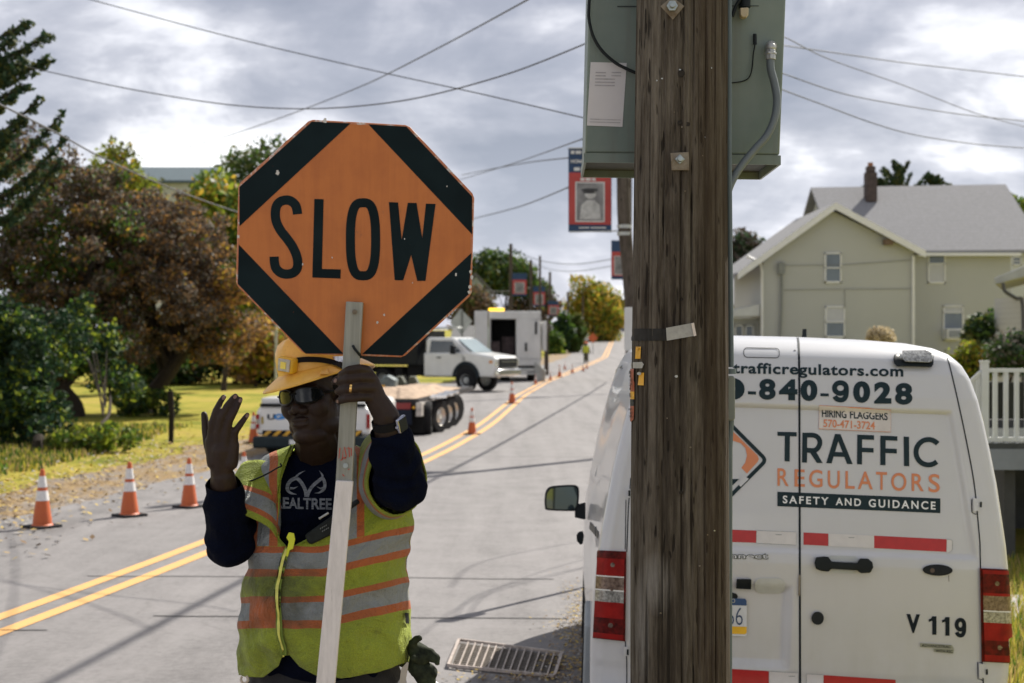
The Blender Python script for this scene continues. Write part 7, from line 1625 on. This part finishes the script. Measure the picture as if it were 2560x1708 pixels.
# distant worker
pz0 = ground_at(1465, 908, 0.0); k = pz0.y/F; fw_ = thing('person', 'distant worker in yellow green clothes and orange helmet beside the farthest cones', 'person', tuple(pz0)); H_ = 52*k
b2_ = Blob(); c = pz0
b2_.cap(c+Vector((-.1, 0, .05)), c+Vector((-.08, 0, H_*.5)), .07, .1); b2_.cap(c+Vector((.1, 0, .05)), c+Vector((.08, 0, H_*.5)), .07, .1); b2_.cap(c+Vector((0, 0, H_*.5)), c+Vector((0, 0, H_*.78)), .16, .17)
b2_.cap(c+Vector((.18, 0, H_*.78)), c+Vector((.26, -.05, H_*.48)), .06, .045); b2_.cap(c+Vector((-.18, 0, H_*.78)), c+Vector((-.26, -.05, H_*.48)), .06, .045); b2_.cap(c+Vector((0, 0, H_*.8)), c+Vector((0, 0, H_*.86)), .06, .06); b2_.ell(c+Vector((0, 0, H_*.91)), (.10, .12, .13))
finish('body', b2_.mesh('body', .02, 2), mat('worker_clothes', (.08, .08, .05), .8), fw_, smooth=180)
mb = MB(); mb.lathe([(.19, H_*.5), (.22, H_*.55), (.22, H_*.8), (.1, H_*.84)], c, 16); mb.build('vest', mat('far_vest', (.45, .50, .04), .7), fw_)
mb = MB(); mb.lathe([(.2, H_*.95), (.14, H_*.96), (.13, H_*1.0), (.001, H_*1.05)], c, 14); mb.build('helmet', M['cone_orange'], fw_)
# small far cars
def far_car(px, py, Y, label, c):
    p_ = Vector(((px-CX)*Y/F, Y, gz(0, Y)+.02)); t = thing('parked_car', label, 'car', tuple(p_)); mb = MB(); mb.prism([(x, -.9, z) for x, z in ((-.9, .3), (.9, .3), (.92, .9), (.7, 1.0), (.6, 1.45), (-.6, 1.45), (-.7, 1.0), (-.92, .9))], (0, 4.2, 0)) if 0 else mb.prism([(x, 0, z) for x, z in ((-.9, .3), (.9, .3), (.92, .9), (.72, 1.0), (.6, 1.45), (-.6, 1.45), (-.72, 1.0), (-.92, .9))], (0, 4.2, 0)); mb.build('body', c, t, world=False, bevel=.1)
    mb = MB(); mb.prism([(x, -.02, z) for x, z in ((-.66, 1.02), (.66, 1.02), (.55, 1.38), (-.55, 1.38))], (0, .04, 0)); mb.build('rear_window', glassmat('truck_glass'), t, world=False)
    for s in (-1, 1): wheel(t, (s*.75, .8, .3), .31, .2, ax=(1, 0, 0)); wheel(t, (s*.75, 3.4, .3), .31, .2, ax=(1, 0, 0))
far_car(1548, 880, 235, 'tiny blue car near the crest of the road', mat('car_blue', (.05, .12, .22), .3)); far_car(1432, 900, 140, 'tiny grey car parked below the cedars', mat('car_grey', (.2, .2, .21), .3)); far_car(1452, 895, 155, 'tiny white car parked beside the yellow autumn tree', WP)
# ================================================================ overhead wires
def wire(label, pts, Ya, Yb, r_=.010, name='overhead_wire'):
    P = smooth2([(x*1.0894, y*1.0894) for x, y in pts], 8); n_ = len(P)
    mb = MB(); mb.tube([W(x, y, lerp(Ya, Yb, i/(n_-1))) for i, (x, y) in enumerate(P)], r_*.75, 6); o = mb.build(name, M['wire'], smooth=180); tag(o, label, 'wire', 'overhead wires'); return o
wire('wire falling from the top left of the sky to the cabinet', [(150, -16), (210, 0), (540, 88), (870, 165), (1100, 215), (1345, 272)], 20, 14, .009)
wire('wire sagging in a shallow bowl from the spruce to the cabinet', [(60, 150), (90, 160), (300, 205), (520, 240), (700, 250), (860, 240), (1000, 216), (1180, 165), (1345, 100)], 20, 14, .010)
wire('wire rising from the roof behind the trees to the top of the sky', [(350, 360), (460, 330), (560, 300), (700, 250), (820, 202), (900, 165), (1060, 82), (1210, 0), (1260, -28)], 40, 10, .012)
wire('thick cable crossing in front of the rust brown tree down to the sign', [(-40, 220), (0, 240), (120, 300), (250, 370), (400, 435), (545, 487), (700, 530), (900, 560)], 14, 34, .018)
wire('wire running from the sign edge up to the cabinet corner', [(1040, 418), (1065, 410), (1200, 368), (1340, 318)], 60, 18, .013)
wire('nearly level wire reaching the big banner', [(1060, 402), (1130, 388), (1220, 372), (1310, 362)], 60, 28, .018)
wire('lower wire rising from the sign edge to the big banner', [(1080, 505), (1095, 500), (1200, 472), (1305, 430)], 60, 26, .018)
wire('far wire sagging above the distant poles', [(1172, 566), (1210, 588), (1260, 602), (1330, 606), (1420, 592)], 95, 60, .025)
wire('faint far wire above the yellow autumn tree', [(1218, 600), (1260, 618), (1330, 622), (1430, 606)], 110, 70, .025)
wire('faint level wire between the far poles', [(1090, 655), (1130, 668), (1172, 668), (1218, 660)], 90, 110, .022)
wire('wire leaving the cabinet towards the upper right edge', [(1790, 104), (1815, 107), (1960, 128), (2080, 145), (2350, 176), (2420, 184)], 16, 24, .010)
wire('steep wire from the cabinet down to the right edge', [(1790, 84), (1810, 90), (1900, 135), (2070, 195), (2230, 257), (2350, 291), (2420, 310)], 12, 26, .008)
wire('wire leaving the middle of the cabinet to the right edge', [(1790, 166), (1805, 172), (1930, 214), (2060, 240), (2200, 262), (2350, 278), (2420, 284)], 14, 22, .009)
wire('lowest wire on the right running from the cabinet past the cream house', [(1790, 203), (1800, 208), (1900, 245), (2000, 282), (2100, 310), (2230, 330), (2350, 340), (2420, 345)], 14, 22, .009)
# wires high over the road whose shadows fall across it
mb = MB(); mb.tube(smooth2([(1.2, 6, 7.6), (3.3, 24.6, 7.1), (4.9, 37.6, 7.0), (9.4, 73, 7.6)], 8), .035, 8)
tag(mb.build('overhead_wire', M['wire'], smooth=180), 'heavy cable running along the road above and behind the wooden pole', 'wire', 'overhead wires')
